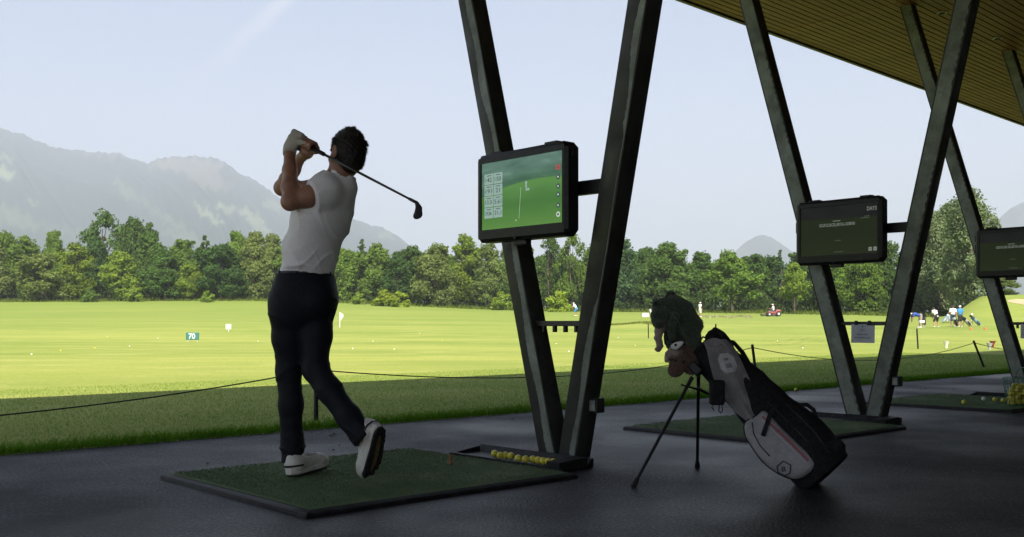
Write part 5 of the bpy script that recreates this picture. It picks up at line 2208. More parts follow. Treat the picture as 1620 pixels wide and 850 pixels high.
# stand legs
F1, F2 = Gp(1001, 771), Gp(1103, 741)
T1, T2 = J(1095, 597, 5.12), J(1105, 590, 5.22)
for a, b in ((F1, T1), (F2, T2)):
    d = unit(b - a)
    leg = G().tube([a + d * 0.02, a + (b - a) * 0.85, b], [0.0085, 0.0085, 0.011], 10).obj('stand_leg', M['black'], bag, smooth='angle')
    G().tube([a + ZV * 0.002, a + d * 0.012, a + d * 0.05], [0.013, 0.015, 0.011], 10).obj('rubber_foot', M['rubber'], leg, smooth='angle')
g = G()
g.tube([J(1078, 609, 5.08), J(1100, 615, 5.15), J(1124, 625, 5.2)], 0.005, 6)
g.tube([J(1103, 612, 5.24), J(1124, 625, 5.2)], 0.005, 6)
g.obj('stand_brace', M['black'], bag, smooth=True)
g = G()
g.box(J(1101, 584, 5.17), (0.024, 0.035, 0.035), (BS, BN, BA), bev=0.008)
g.obj('stand_hinge', M['black'], bag)
# side pouch with loops
S = Sdf(J(1134, 622, 5.0) - 0.11, J(1134, 622, 5.0) + 0.11, 0.005)
S.box(J(1134, 621, 5.02), (0.036, 0.03, 0.062), None, 0.012, 0.01)
S.obj('side_pouch', M['bag_black'], bag)
g = G()
g.tube([J(1138, 641, 5.0), J(1137, 650, 5.0), J(1140, 654, 5.0), J(1143, 650, 5.0), J(1142, 641, 5.0)], 0.003, 6)
g.tube([J(1128, 641, 5.0), J(1126, 645, 5.0), J(1130, 649, 5.0)], 0.003, 6)
g.obj('pouch_loop', M['black'], bag, smooth=True)
# hood and bundled straps at the mouth
S = Sdf(J(1135, 532, 5.2) - 0.17, J(1135, 532, 5.2) + 0.17, 0.0055)
S.chain([J(1117, 541, 5.2), J(1124, 532, 5.2), J(1133, 525, 5.2), J(1143, 533, 5.2), J(1150, 541, 5.2)], [0.014, 0.022, 0.018, 0.022, 0.018], 0.02)
S.chain([J(1112, 546, 5.19), J(1130, 541, 5.17), J(1150, 547, 5.17)], [0.010, 0.030, 0.022], 0.02)
S.disp(lambda x, y, z: 0.004 * np.sin(x * 120 + z * 60) * np.sin(z * 95 - y * 40))
S.obj('rain_hood', M['bag_black'], bag)
pts = [onplane(x, y, bagp(0.98, 0, 0.118), BN) for x, y in ((1111, 545), (1120, 537), (1133, 534), (1146, 541), (1141, 549), (1125, 551))]
if (np.cross(pts[1] - pts[0], pts[3] - pts[0]) @ BN) < 0:
    pts = pts[::-1]
G().pillow(smooth_poly(pts, 2), BN, 0.012).obj('hood_panel', M['towel'], bag, smooth=True)
G().tube([J(1132, 526, 5.2), J(1132.5, 513, 5.2)], 0.004, 6).obj('umbrella_spike', M['black'], bag)
g = G()
g.tube([J(1148, 540, 5.16), J(1158, 545, 5.14), J(1163, 560, 5.12), J(1156, 566, 5.1)], 0.006, 6)
g.obj('strap_loop', M['black'], bag, smooth=True)
G().tube([J(1112, 548, 5.2), J(1107, 540, 5.22), J(1112, 533, 5.22), J(1120, 536, 5.2)], 0.005, 6).obj('strap_loop', M['black'], bag, smooth=True)

# towel draped down the bag
TL = [(1113, 541), (1118, 556), (1122, 575), (1128, 598), (1142, 624), (1159, 649), (1182, 667)]
TRr = [(1148, 536), (1163, 552), (1171, 568), (1180, 588), (1190, 611), (1199, 634), (1204, 664)]
TPL = bagp(0.7, 0, 0.128)


def towelp(s_, t, out=0.0):
    k = t * (len(TL) - 1)
    i = min(int(k), len(TL) - 2)
    f_ = k - i
    a = np.array(TL[i]) * (1 - f_) + np.array(TL[i + 1]) * f_
    b = np.array(TRr[i]) * (1 - f_) + np.array(TRr[i + 1]) * f_
    q = a + (b - a) * s_
    p = onplane(q[0], q[1], TPL, BN)
    w_ = 0.010 * math.sin(s_ * 9.5 + t * 4) + 0.006 * math.sin(s_ * 17 - t * 7 + 1) - 0.055 * (s_ - 0.5) ** 2 * 2
    return p + BN * (w_ * (0.5 + 0.5 * t) + out)


towel = thing('towel', 'grey towel with a pale printed patch draped down the side of the golf bag', 'towel', towelp(0.5, 1.0))
nu, nv = 26, 44
vs = [towelp(i / nu, j / nv, o_) for o_ in (0.0, -0.007) for j in range(nv + 1) for i in range(nu + 1)]
m1 = (nu + 1) * (nv + 1)
fs = []
for j in range(nv):
    for i in range(nu):
        a = j * (nu + 1) + i
        q = (a, a + 1, a + nu + 2, a + nu + 1)
        fs.append(q)
        fs.append(tuple(m1 + x for x in reversed(q)))
for i in range(nu):
    for j in (0, nv):
        a = j * (nu + 1) + i
        fs.append((a, a + 1, m1 + a + 1, m1 + a))
for j in range(nv):
    for i in (0, nu):
        a = j * (nu + 1) + i
        fs.append((a, a + nu + 1, m1 + a + nu + 1, m1 + a))
G().add(vs, fs).obj('cloth', M['towel'], towel, smooth='angle')
g = G()
n = 14
vs, fs = [], []
for j in range(n + 1):
    for i in range(n + 1):
        vs.append(towelp(0.30 + 0.52 * i / n, 0.22 + 0.26 * j / n, 0.0018))
for j in range(n):
    for i in range(n):
        u_, v_ = (i + 0.5) / n * 2 - 1, (j + 0.5) / n * 2 - 1
        if abs(u_) ** 3 + abs(v_) ** 3 < 0.95 and not (abs(v_ + 0.28) < 0.20 and abs(u_) < 0.34) and not (abs(v_ - 0.36) < 0.18 and abs(u_ - 0.05) < 0.34):
            a = j * (n + 1) + i
            fs.append((a, a + 1, a + n + 2, a + n + 1))
g.add(vs, fs)
g.obj('printed_patch', M['towel_print'], towel, smooth=True)

# plush crocodile head cover
croc = thing('plush_headcover', 'dark green plush crocodile club cover slumped over the top of the golf bag', 'headcover', J(1085, 560, 5.25))
S = Sdf(J(1070, 520, 5.28) - 0.24, J(1070, 520, 5.28) + 0.24, 0.005)
S.chain([J(1053, 488, 5.27), J(1066, 485, 5.28), J(1078, 494, 5.29), J(1087, 508, 5.29), J(1093, 528, 5.27), J(1099, 550, 5.25), J(1105, 575, 5.24)], [0.044, 0.050, 0.056, 0.053, 0.043, 0.032, 0.024], 0.03)
S.chain([J(1050, 488, 5.26), J(1043, 500, 5.22), J(1042, 510, 5.20)], [0.046, 0.036, 0.028], 0.03)
S.ell(J(1039.5, 481, 5.22), 0.026, 0.012)
S.ell(J(1062, 468, 5.30), (0.026, 0.024, 0.022), 0.012)
S.ell(J(1041, 513, 5.17), (0.024, 0.026, 0.018), 0.012)
S.chain([J(1067, 503, 5.22), J(1060, 519, 5.19), J(1063, 531, 5.18)], [0.028, 0.017, 0.019], 0.012)
S.chain([J(1093, 504, 5.27), J(1103, 512, 5.26), J(1105, 517, 5.26)], [0.030, 0.026, 0.023], 0.012)
S.chain([J(1070, 510, 5.33), J(1066, 540, 5.31), J(1070, 556, 5.30)], [0.036, 0.036, 0.034], 0.03)
S.disp(lambda x, y, z: 0.0028 * np.sin(x * 210 + 3 * np.sin(z * 60)) * np.sin(z * 190) * np.sin(y * 150))
CS = S
crb = S.obj('plush_body', M['croc'], croc, smooth_it=0)
fur(S, 26000, 0.0065, M['croc'], crb)
line = [(1048, 484), (1054, 488), (1060, 494), (1066, 500), (1072, 508), (1077, 517), (1081, 527), (1085, 538), (1088, 547), (1093, 557), (1098, 565), (1103, 573)]
for i in range(len(line) - 1):
    a, b = np.array(line[i]), np.array(line[i + 1])
    for f0, f1 in ((0.05, 0.32), (0.52, 0.80)):
        q = []
        for f_ in (f0, (f0 + f1) / 2, f1):
            p = a + (b - a) * f_
            d_ = S.hit(p[0], p[1], 5.0, 5.45, 300)
            if d_:
                q.append(J(p[0], p[1], d_ - 0.001))
        if len(q) == 3:
            G().tube(q, 0.0033, 6).obj('back_stitch', M['stitch'], crb, smooth=True)
for px, py, r in ((1037, 480, 0.009), (1064, 465, 0.008)):
    d_ = S.hit(px, py, 5.0, 5.5, 200)
    if d_:
        G().sphere(J(px, py, d_), r, 12, 8).obj('eye', M['black'], crb, smooth=True)

# brown plush animal cover below it, with a white cap and a dangling arm
plush = thing('plush_headcover', 'brown plush animal club cover with a white cap hanging below the green plush', 'headcover', J(1080, 590, 5.2))
S = Sdf(J(1072, 562, 5.2) - 0.19, J(1072, 562, 5.2) + 0.19, 0.005)
S.ell(J(1077, 570, 5.19), (0.052, 0.05, 0.05), 0.02)
S.chain([J(1074, 574, 5.17), J(1070, 583, 5.14), J(1067, 587, 5.13)], [0.040, 0.031, 0.026], 0.02)
S.chain([J(1084, 568, 5.2), J(1092, 580, 5.19), J(1094, 586, 5.18)], [0.040, 0.028, 0.020], 0.02)
S.chain([J(1085, 562, 5.2), J(1100, 575, 5.22)], [0.045, 0.035], 0.02)
S.disp(lambda x, y, z: 0.0025 * np.sin(x * 220) * np.sin(z * 200 + 2 * np.sin(x * 50)) * np.sin(y * 180))
pb = S.obj('plush_head', M['brown'], plush, smooth_it=0)
fur(S, 12000, 0.009, M['brown'], pb)
S = Sdf(J(1068, 558, 5.15) - 0.12, J(1068, 558, 5.15) + 0.12, 0.005)
S.ell(J(1068, 558, 5.17), (0.040, 0.042, 0.036), 0.02)
S.chain([J(1058, 560, 5.15), J(1055, 570, 5.14)], [0.020, 0.014], 0.015)
S.disp(lambda x, y, z: 0.0025 * np.sin(x * 190) * np.sin(z * 180 + y * 90))
S.obj('muzzle_patch', M['beige'], pb, smooth_it=0)
g = G()
pts = [J(x, y, 5.115) for x, y in ((1059, 550), (1066, 543), (1080, 540), (1084, 543), (1078, 551), (1069, 556))]
pts = smooth_poly(pts, 2)
n_ = np.array([-0.2, -0.95, 0.25])
if (np.cross(pts[1] - pts[0], pts[8] - pts[0]) @ n_) < 0:
    pts = pts[::-1]
g.pillow(pts, n_, 0.022)
cap = g.obj('white_cap', M['white'], pb, smooth=True)
g = G()
g.sphere(J(1069, 546, 5.095), (0.009, 0.004, 0.007), 12, 8)
g.tube([J(1073, 554, 5.095), J(1078, 549, 5.09), J(1083, 543, 5.095)], 0.003, 6)
g.obj('cap_mark', M['black'], cap, smooth=True)
for px, py in ((1069, 571), (1081, 573)):
    G().sphere(J(px, py, 5.12), 0.006, 10, 6).obj('eye', M['black'], pb, smooth=True)
S = Sdf(J(1042, 540, 5.2) - 0.13, J(1042, 540, 5.2) + 0.13, 0.0042)
S.chain([J(1054, 512, 5.24), J(1043, 522, 5.2), J(1041, 535, 5.19), J(1044, 546, 5.18), J(1043, 551, 5.18)], [0.026, 0.021, 0.016, 0.0135, 0.014], 0.02)
for dx, dy in ((-6, 2), (-4, 5), (0, 5.5)):
    S.chain([J(1043, 550, 5.18), J(1043 + dx * 0.6, 550 + dy * 0.7, 5.17), J(1043 + dx, 550 + dy, 5.165)], [0.010, 0.0075, 0.006], 0.006)
S.disp(lambda x, y, z: 0.0018 * np.sin(x * 230) * np.sin(z * 210))
S.obj('dangling_arm', M['beige'], plush, smooth_it=0)
# dark knitted cover between them
kn = thing('knit_headcover', 'black knitted club cover half hidden behind the brown plush', 'headcover', J(1075, 540, 5.3))
S = Sdf(J(1070, 540, 5.32) - 0.16, J(1070, 540, 5.32) + 0.16, 0.0055)
S.chain([J(1058, 520, 5.33), J(1065, 538, 5.32), J(1076, 556, 5.30), J(1098, 575, 5.27)], [0.030, 0.042, 0.046, 0.035], 0.03)
S.disp(lambda x, y, z: 0.002 * np.sin(z * 260) * np.sin(x * 220))
S.obj('knit_sock', M['bag_black'], kn)

# ------------------------------------------------------------------ hills
def interp_pts(pts, x):
    a = np.array(pts, float)
    return np.interp(x, a[:, 0], a[:, 1])


def hill_material(name, forest, meadow, rock):
    m = bpy.data.materials.new(name)
    m.use_nodes = True
    n, l = m.node_tree.nodes, m.node_tree.links
    b = n['Principled BSDF']
    b.inputs['Roughness'].default_value = 0.95
    b.inputs['Specular IOR Level'].default_value = 0.1
    at = n.new('ShaderNodeVertexColor')
    at.layer_name = 'cover'
    sp = n.new('ShaderNodeSeparateColor')
    l.new(at.outputs[0], sp.inputs[0])
    tc = n.new('ShaderNodeTexCoord')
    nz = n.new('ShaderNodeTexNoise')
    nz.inputs['Scale'].default_value = 0.02
    nz.inputs['Detail'].default_value = 8
    nz.inputs['Roughness'].default_value = 0.7
    l.new(tc.outputs['Object'], nz.inputs['Vector'])
    m0 = n.new('ShaderNodeMixRGB')
    m0.inputs['Color1'].default_value = (*[c * 0.55 for c in forest], 1)
    m0.inputs['Color2'].default_value = (*[c * 1.5 for c in forest], 1)
    l.new(nz.outputs['Fac'], m0.inputs['Fac'])
    m1 = n.new('ShaderNodeMixRGB')
    l.new(sp.outputs['Red'], m1.inputs['Fac'])
    l.new(m0.outputs[0], m1.inputs['Color1'])
    m1.inputs['Color2'].default_value = (*meadow, 1)
    m2 = n.new('ShaderNodeMixRGB')
    l.new(sp.outputs['Green'], m2.inputs['Fac'])
    l.new(m1.outputs[0], m2.inputs['Color1'])
    m2.inputs['Color2'].default_value = (*rock, 1)
    l.new(m2.outputs[0], b.inputs['Base Color'])
    return m


M['hill'] = hill_material('hillside', (0.020, 0.036, 0.040), (0.135, 0.165, 0.100), (0.14, 0.13, 0.12))


def hill(name, ridge, px0, px1, step, d_near, d_far, patches, rough=1.0):
    pxs = np.arange(px0, px1 + 1, step, dtype=float)
    ts = np.concatenate([np.linspace(0, 1, 150), np.linspace(1.03, 1.5, 8)])
    PX, T = np.meshgrid(pxs, ts, indexing='ij')
    D = d_near + (d_far - d_near) * T
    zr = CAM_H + (HY - interp_pts(ridge, PX)) / FPX * d_far
    up = np.clip(T, 0, 1)
    shape = up ** 0.9
    wob = PX + 60 * np.sin(T * 3.1 + PX * 0.013) + 34 * np.sin(T * 7 + PX * 0.031) + 16 * np.sin(T * 17 + PX * 0.05) + 90 * T
    spur = (np.abs(np.sin(wob * 0.021)) + 0.5 * np.abs(np.sin(wob * 0.052 + 1)) + 0.25 * np.abs(np.sin(wob * 0.13 + T * 5)) - 0.9)
    ridge_n = 0.004 * np.sin(PX * 0.21) + 0.003 * np.sin(PX * 0.53 + 1) + 0.003 * np.sin(PX * 1.3 + 2 * np.sin(PX * 0.7))
    Z = zr * (shape * (1 + rough * 0.045 * spur * np.sin(np.pi * up) ** 0.8) + ridge_n * rough * up ** 8)
    Z = np.where(T > 1, zr * (1 + ridge_n * rough) - (T - 1) * zr * 1.3, Z)
    Z = Z - 6
    X = (PX - CX) / FPX * D
    P = np.stack([X, D, Z], -1)
    ny_ = len(ts)
    ii_ = np.arange(len(pxs) * ny_).reshape(len(pxs), ny_)
    q = np.stack([ii_[:-1, :-1], ii_[1:, :-1], ii_[1:, 1:], ii_[:-1, 1:]], -1).reshape(-1, 4)
    o = make(name, P.reshape(-1, 3), q, M['hill'], smooth=True, kind='structure')
    # ground cover: meadows and bare ground lie where they lie on the slope
    PY = HY - (Z - CAM_H) / D * FPX
    cov = np.zeros((*PX.shape, 4), np.float32)
    cov[..., 3] = 1
    wx = PX + 3 * np.sin(PY * 0.33 + PX * 0.11) + 2 * np.sin(PX * 0.6 + PY * 0.2) + 1.2 * np.sin(PX * 1.3 - PY * 0.9)
    wy = PY + 4 * np.sin(PX * 0.31) + 2.5 * np.sin(PX * 0.83 + PY * 0.4)
    for (cx_, cy_, rx, ry, an, s_, ch) in patches:
        ca, sa = math.cos(R(an)), math.sin(R(an))
        u_ = ((wx - cx_) * ca + (wy - cy_) * sa) / rx
        v_ = (-(wx - cx_) * sa + (wy - cy_) * ca) / ry
        mk = s_ * smooth01((1.12 - np.hypot(u_, v_)) / 0.2)
        cov[..., ch] = np.maximum(cov[..., ch], mk)
    ca_ = o.data.color_attributes.new('cover', 'FLOAT_COLOR', 'POINT')
    ca_.data.foreach_set('color', cov.reshape(-1))
    return o


LEFT_RIDGE = [(-900, 110), (-600, 150), (-300, 178), (-100, 192), (0, 201), (30, 208), (60, 222), (100, 234), (150, 238), (190, 241), (215, 251), (236, 256), (250, 250), (262, 246), (300, 245), (335, 247),
              (352, 251), (365, 262), (378, 272), (395, 279), (410, 286), (430, 303), (450, 316), (500, 331), (545, 341), (560, 344), (585, 354), (600, 356), (625, 368), (645, 384), (660, 393), (700, 415), (760, 445), (900, 500)]
hill('mountain', LEFT_RIDGE, -900, 900, 3, 2000, 4300, [
    (5, 275, 16, 10, 10, 0.9, 0), (8, 250, 14, 6, 5, 0.5, 0), (25, 345, 40, 12, 25, 0.35, 0), (50, 322, 8, 4, 0, 0.7, 0), (-80, 330, 90, 16, 15, 0.3, 0),
    (330, 341, 27, 6, 35, 0.8, 0), (358, 330, 16, 6, 12, 0.8, 0), (402, 348, 30, 8, 38, 0.75, 0), (430, 325, 14, 7, 20, 0.6, 0), (415, 372, 20, 7, 40, 0.5, 0),
    (225, 318, 50, 5, 38, 0.28, 0), (270, 350, 50, 5, 32, 0.32, 0), (195, 300, 22, 6, 45, 0.4, 0), (300, 380, 50, 6, 20, 0.3, 0), (120, 370, 60, 6, 15, 0.22, 0),
    (300, 262, 55, 13, 4, 0.55, 1), (330, 285, 40, 12, 20, 0.45, 1), (165, 243, 45, 6, 3, 0.4, 1), (255, 262, 20, 6, 0, 0.35, 0), (610, 372, 12, 5, 20, 0.5, 0)])
hill('distant_peak', [(900, 470), (1000, 452), (1100, 424), (1135, 410), (1150, 404), (1165, 394), (1180, 381), (1195, 372), (1207, 369.5), (1220, 373), (1236, 384), (1252, 395), (1264, 401), (1290, 415), (1340, 440), (1450, 470)],
     900, 1450, 5, 2900, 4600, [(1170, 400, 30, 6, 10, 0.3, 0)], 0.6)
hill('distant_ridge', [(1300, 470), (1440, 432), (1500, 402), (1555, 362), (1575, 349), (1590, 335), (1600, 327), (1612, 320), (1630, 316), (1680, 305), (1760, 298), (2000, 290), (2400, 270)],
     1300, 2400, 7, 2900, 4600, [(1650, 350, 40, 8, 10, 0.3, 0)], 0.6)

# ------------------------------------------------------------------ trees
def crown_arrays(seed, kind):
    """leaf clumps of a crown one unit tall: arrays of quads"""
    r = np.random.default_rng(seed)
    lobes = []
    spec = dict(round=(30, 0.36, 0.13, 0.22, 0.02), tall=(30, 0.24, 0.10, 0.17, 0.02), loose=(26, 0.33, 0.08, 0.15, 0.10),
                willow=(46, 0.30, 0.08, 0.15, 0.04), conifer=(40, 0.20, 0.06, 0.10, 0.02), shrub=(16, 0.48, 0.16, 0.28, -0.08), lone=(30, 0.36, 0.10, 0.17, 0.22))
    nl, rad, l0, l1, zb = spec[kind]
    for i in range(nl):
        t = (i + r.random()) / nl
        if kind == 'conifer':
            z = 0.06 + 0.92 * t
            rr = rad * (1 - z) ** 0.85 * r.uniform(0.55, 1.0)
            sz = l1 * (1.15 - z)
        else:
            z = zb + 0.10 + (0.86 - zb) * t
            q = (z - zb) / (1 - zb)
            env = math.sin(math.pi * min(0.5 + 0.5 * ((q - 0.42) / 0.58 if q > 0.42 else (q - 0.42) / 0.62), 0.985)) if q > 0.42 else 0.62 + 0.38 * math.sin(math.pi * q / 0.84)
            if kind == 'tall':
                env *= 1.0 if q < 0.5 else 0.9
            rr = rad * env * r.uniform(0.35, 1.0)
            sz = r.uniform(l0, l1) * (0.7 + 0.3 * env)
        a = r.uniform(0, 2 * math.pi)
        lobes.append((rr * math.cos(a), rr * math.sin(a), z, sz))
    # side tufts that break the outline
    for i in range(int(nl * 0.9)):
        b = lobes[r.integers(len(lobes))]
        a = r.uniform(0, 2 * math.pi)
        s_ = b[3] * r.uniform(0.35, 0.6)
        lobes.append((b[0] + math.cos(a) * b[3] * 0.8, b[1] + math.sin(a) * b[3] * 0.8, min(b[2] + r.uniform(-0.4, 0.9) * b[3], 1.0 - s_ * 0.5), s_))
    dens = dict(round=1.15, tall=1.2, loose=0.75, willow=2.1, conifer=1.1, shrub=1.1, lone=1.0)[kind]
    size = dict(round=0.021, tall=0.018, loose=0.018, willow=0.014, conifer=0.016, shrub=0.055, lone=0.020)[kind]
    P, Nn = [], []
    for (x, y, z, s_) in lobes:
        k = int(dens * 260 * (s_ / 0.14) ** 1.7) + 20
        if kind == 'shrub':
            k = int(130 * (s_ / 0.2) ** 1.5)
        d = r.normal(0, 1, (k, 3))
        d /= np.linalg.norm(d, axis=1)[:, None]
        rad_ = s_ * (0.45 + 0.60 * r.random(k) ** 0.6)
        # lobes are not balls: ragged with direction
        rad_ *= 0.80 + 0.30 * np.sin(d[:, 0] * 5 + x * 40) * np.sin(d[:, 2] * 6 + y * 50)
        p = np.array([x, y, z]) + d * rad_[:, None] * np.array([1, 1, 0.85 if kind != 'willow' else 1.35])
        if kind == 'willow':
            p[:, 2] -= 0.02 * r.random(k)
        P.append(p)
        nn = d * 0.7 + r.normal(0, 0.55, (k, 3)) + np.array([0, 0, 0.35])
        Nn.append(nn / np.linalg.norm(nn, axis=1)[:, None])
    P = np.concatenate(P)
    Nn = np.concatenate(Nn)
    ok = P[:, 2] > 0.003
    P, Nn = P[ok], Nn[ok]
    k = len(P)
    ref = r.normal(0, 1, (k, 3))
    t1 = np.cross(Nn, ref)
    t1 /= np.linalg.norm(t1, axis=1)[:, None]
    t2 = np.cross(Nn, t1)
    sz = size * r.uniform(0.6, 1.35, k)[:, None]
    V = np.stack([P - t1 * sz, P - t2 * sz * 0.62, P + t1 * sz, P + t2 * sz * 0.62], 1).reshape(-1, 3)
    F = np.arange(4 * k).reshape(-1, 4)
    return V, F, lobes


def trunk_geo(seed, kind, lobes):
    r = np.random.default_rng(seed + 500)
    g = G()
    top = 0.8 if kind != 'conifer' else 0.95
    base_r = 0.022 if kind not in ('shrub',) else 0.03
    pts, rad = [], []
    for i in range(9):
        t = i / 8
        pts.append((0.012 * math.sin(t * 5 + seed), 0.012 * math.cos(t * 4 + seed), -0.03 + (top + 0.03) * t))
        rad.append(base_r * (1 - 0.82 * t) * (1.35 if i == 0 else 1))
    g.tube(pts, rad, 7)
    for (x, y, z, s_) in lobes[:int(len(lobes) * 0.5):2]:
        z0 = max(0.12, z - 0.22)
        a = np.array([0.01 * math.sin(z0 * 5), 0.01 * math.cos(z0 * 4), z0])
        b = np.array([x, y, z])
        m_ = (a + b) / 2 + np.array([0, 0, -0.02])
        g.tube([a, m_, b], [base_r * 0.38, base_r * 0.25, base_r * 0.08], 5)
    return g


CROWNS = {}


def crown_mesh(kind, var):
    key = (kind, var)
    if key not in CROWNS:
        seed = hash_seed = {'round': 10, 'tall': 30, 'loose': 50, 'willow': 70, 'conifer': 90, 'shrub': 110, 'lone': 130}[kind] + var
        V, F, lobes = crown_arrays(seed, kind)
        o = make('crown', V, F, M['leaf'])
        t = trunk_geo(seed, kind, lobes).obj('trunk', M['bark'], smooth=True)
        CROWNS[key] = (o.data, t.data)
        bpy.data.objects.remove(o)
        bpy.data.objects.remove(t)
    return CROWNS[key]


NVAR = dict(round=6, tall=4, loose=3, willow=2, conifer=2, shrub=4, lone=2)
UNITR = dict(round=0.47, tall=0.33, loose=0.42, willow=0.40, conifer=0.17, shrub=0.62, lone=0.46)
TINT = dict(light=(0.195, 0.275, 0.044), mid=(0.132, 0.212, 0.040), dark=(0.084, 0.150, 0.037), deep=(0.060, 0.115, 0.031), olive=(0.166, 0.220, 0.066),
            silver=(0.145, 0.190, 0.094), yellow=(0.240, 0.310, 0.040), blue=(0.072, 0.130, 0.052))
tree_n = 0


def tree(name, px, d, ytop, wpx, kind, tint, label, group=None, cat='tree', ybase=None):
    global tree_n
    tree_n += 1
    x = (px - CX) / FPX * d
    zb = tz(x, d)
    if ybase is not None:
        zb = CAM_H - (ybase - HY) / FPX * d
    zt = CAM_H - (ytop - HY) / FPX * d
    h = max(zt - zb, 0.4)
    w = wpx * (1.0 if kind in ('shrub', 'conifer', 'lone') else 1.14) / FPX * d
    root = thing(name, label, cat, (x, d, zb - 0.05), group)
    root.scale = (w / (2 * UNITR[kind]), w / (2 * UNITR[kind]), h)
    root.rotation_euler = (0, 0, random.uniform(0, 6.28))
    cm, tm = crown_mesh(kind, (tree_n * 7 + int(px)) % NVAR[kind])
    jb = random.uniform(0.88, 1.14)
    j = [jb * random.uniform(0.96, 1.03), jb, jb * random.uniform(0.92, 1.08)]
    for nm, me in (('crown', cm), ('trunk', tm)):
        o = bpy.data.objects.new(nm, me)
        COL.objects.link(o)
        o.parent = root
        if nm == 'crown':
            o.color = (*[c * q for c, q in zip(TINT[tint], j)], 1)
    return root


def dist_at(px):
    return float(np.interp(px, TP, TDD))


ROW = [  # px, depth offset, top row, width in px, kind, tint, label
    (8, 4, 369, 72, 'round', 'mid', 'broad mid-green tree cut by the left edge of the photo'),
    (40, 8, 371, 58, 'tall', 'mid', 'upright green tree next to the one cut by the left photo edge'),
    (68, -6, 402, 88, 'round', 'olive', 'low greyish olive bushy tree in front at far left'),
    (86, 10, 366, 50, 'round', 'mid', 'rounded green treetop just left of the pale yellow-green tree'),
    (118, -5, 384, 60, 'tall', 'light', 'pale yellow-green front tree left of the tallest left-hand tree'),
    (163, 12, 333, 92, 'loose', 'dark', 'tallest dark tree of the left wood with a ragged top'),
    (150, 4, 375, 60, 'round', 'deep', 'dark tree filling in under the tallest left-hand tree'),
    (192, -7, 398, 62, 'tall', 'light', 'light yellow-green tree low in front of the tallest dark tree'),
    (212, 10, 347, 70, 'round', 'dark', 'tall dark tree just right of the tallest left-hand tree'),
    (238, 2, 372, 70, 'round', 'dark', 'dark rounded tree between the tall dark tree and the spire-topped one'),
    (262, -6, 396, 66, 'tall', 'dark', 'dark bluish pointed tree low in the front row left of the golfer'),
    (288, 2, 380, 66, 'round', 'mid', 'mid-green rounded tree beside the dark pointed one'),
    (301, -5, 420, 52, 'round', 'light', 'light green bushy tree low in front left of the dark dome'),
    (325, 6, 371, 46, 'conifer', 'dark', 'spire-topped dark conifer rising left of the golfer'),
    (350, -5, 388, 84, 'round', 'deep', 'dense dark dome-shaped tree left of the golfer\'s hips'),
    (374, 8, 367, 62, 'round', 'mid', 'airy mid-green tree behind the dark dome-shaped one'),
    (404, 0, 369, 66, 'round', 'olive', 'pale loose-leaved tree with orange light low in its shade left of the golfer'),
    (432, 6, 368, 56, 'tall', 'olive', 'pale upright tree touching the golfer\'s elbow side'),
    (470, 6, 376, 70, 'round', 'mid', 'tree directly behind the golfer\'s waist'),
    (512, 6, 382, 60, 'round', 'dark', 'tree partly hidden by the golfer\'s back'),
    (548, 0, 396, 66, 'round', 'mid', 'mid-green rounded tree right beside the golfer\'s hip'),
    (573, 8, 377, 38, 'conifer', 'dark', 'small dark spruce tip right of the golfer'),
    (596, 4, 387, 70, 'round', 'mid', 'rounded green tree above the yellow-green shrubs'),
    (628, -2, 404, 56, 'tall', 'deep', 'narrow dark tree right of the yellow-green shrubs'),
    (654, 4, 391, 72, 'round', 'dark', 'dark rounded tree left of the pale olive tree'),
    (690, -4, 389, 74, 'round', 'olive', 'pale olive front tree left of the nearest monitor'),
    (736, 2, 370, 62, 'tall', 'light', 'tall pale pointed tree just below the left corner of the nearest monitor'),
    (772, 0, 386, 56, 'tall', 'olive', 'pale narrow tree under the nearest monitor'),
    (806, 8, 392, 60, 'round', 'dark', 'dark tree behind the nearest column\'s left leg'),
    (868, 6, 372, 66, 'loose', 'dark', 'airy tree with sky showing through it between the nearest column\'s legs'),
    (903, 2, 366, 58, 'loose', 'mid', 'light tree with a bare visible stem between the nearest column\'s legs'),
    (940, 6, 388, 60, 'round', 'dark', 'tree hidden behind the nearest column\'s right leg'),
    (986, 2, 378, 66, 'tall', 'blue', 'bluish dark pointed tree right of the nearest column'),
    (1022, 8, 392, 54, 'round', 'dark', 'dark tree above the plush crocodile'),
    (1058, 2, 386, 84, 'round', 'dark', 'broad dark tree above and right of the plush crocodile'),
    (1108, 6, 399, 70, 'round', 'dark', 'dark tree right of the broad one over the golf bag'),
    (1158, -6, 406, 104, 'lone', 'mid', 'spreading lighter tree with a short bare trunk beneath the distant peak'),
    (1198, 8, 403, 66, 'round', 'dark', 'dark tree under the right flank of the distant peak'),
    (1234, 10, 394, 34, 'conifer', 'blue', 'small spruce pointing up right of the distant peak'),
    (1256, -8, 418, 66, 'lone', 'light', 'slim pale tree with a thin bare trunk left of the second column'),
    (1282, 4, 402, 62, 'round', 'dark', 'dark tree behind the second column\'s left leg'),
    (1322, 2, 392, 60, 'round', 'mid', 'mid-green tree left between the second column\'s legs'),
    (1362, -4, 398, 70, 'round', 'mid', 'leafy green tree right between the second column\'s legs'),
    (1404, 4, 386, 64, 'round', 'dark', 'dark tree behind the second column\'s right leg'),
    (1452, 2, 380, 60, 'willow', 'silver', 'silvery tree low left of the tall willows'),
    (1484, 0, 337, 84, 'willow', 'silver', 'left tall silver-green willow at right'),
    (1508, 6, 322, 96, 'willow', 'silver', 'willow filling in between the two tall silver-green ones'),
    (1537, -10, 303, 118, 'willow', 'silver', 'tallest silver-green willow at right with a thick trunk behind the players'),
    (1588, -2, 438, 62, 'lone', 'olive', 'small pale tree standing on the grassy mound at right'),
]
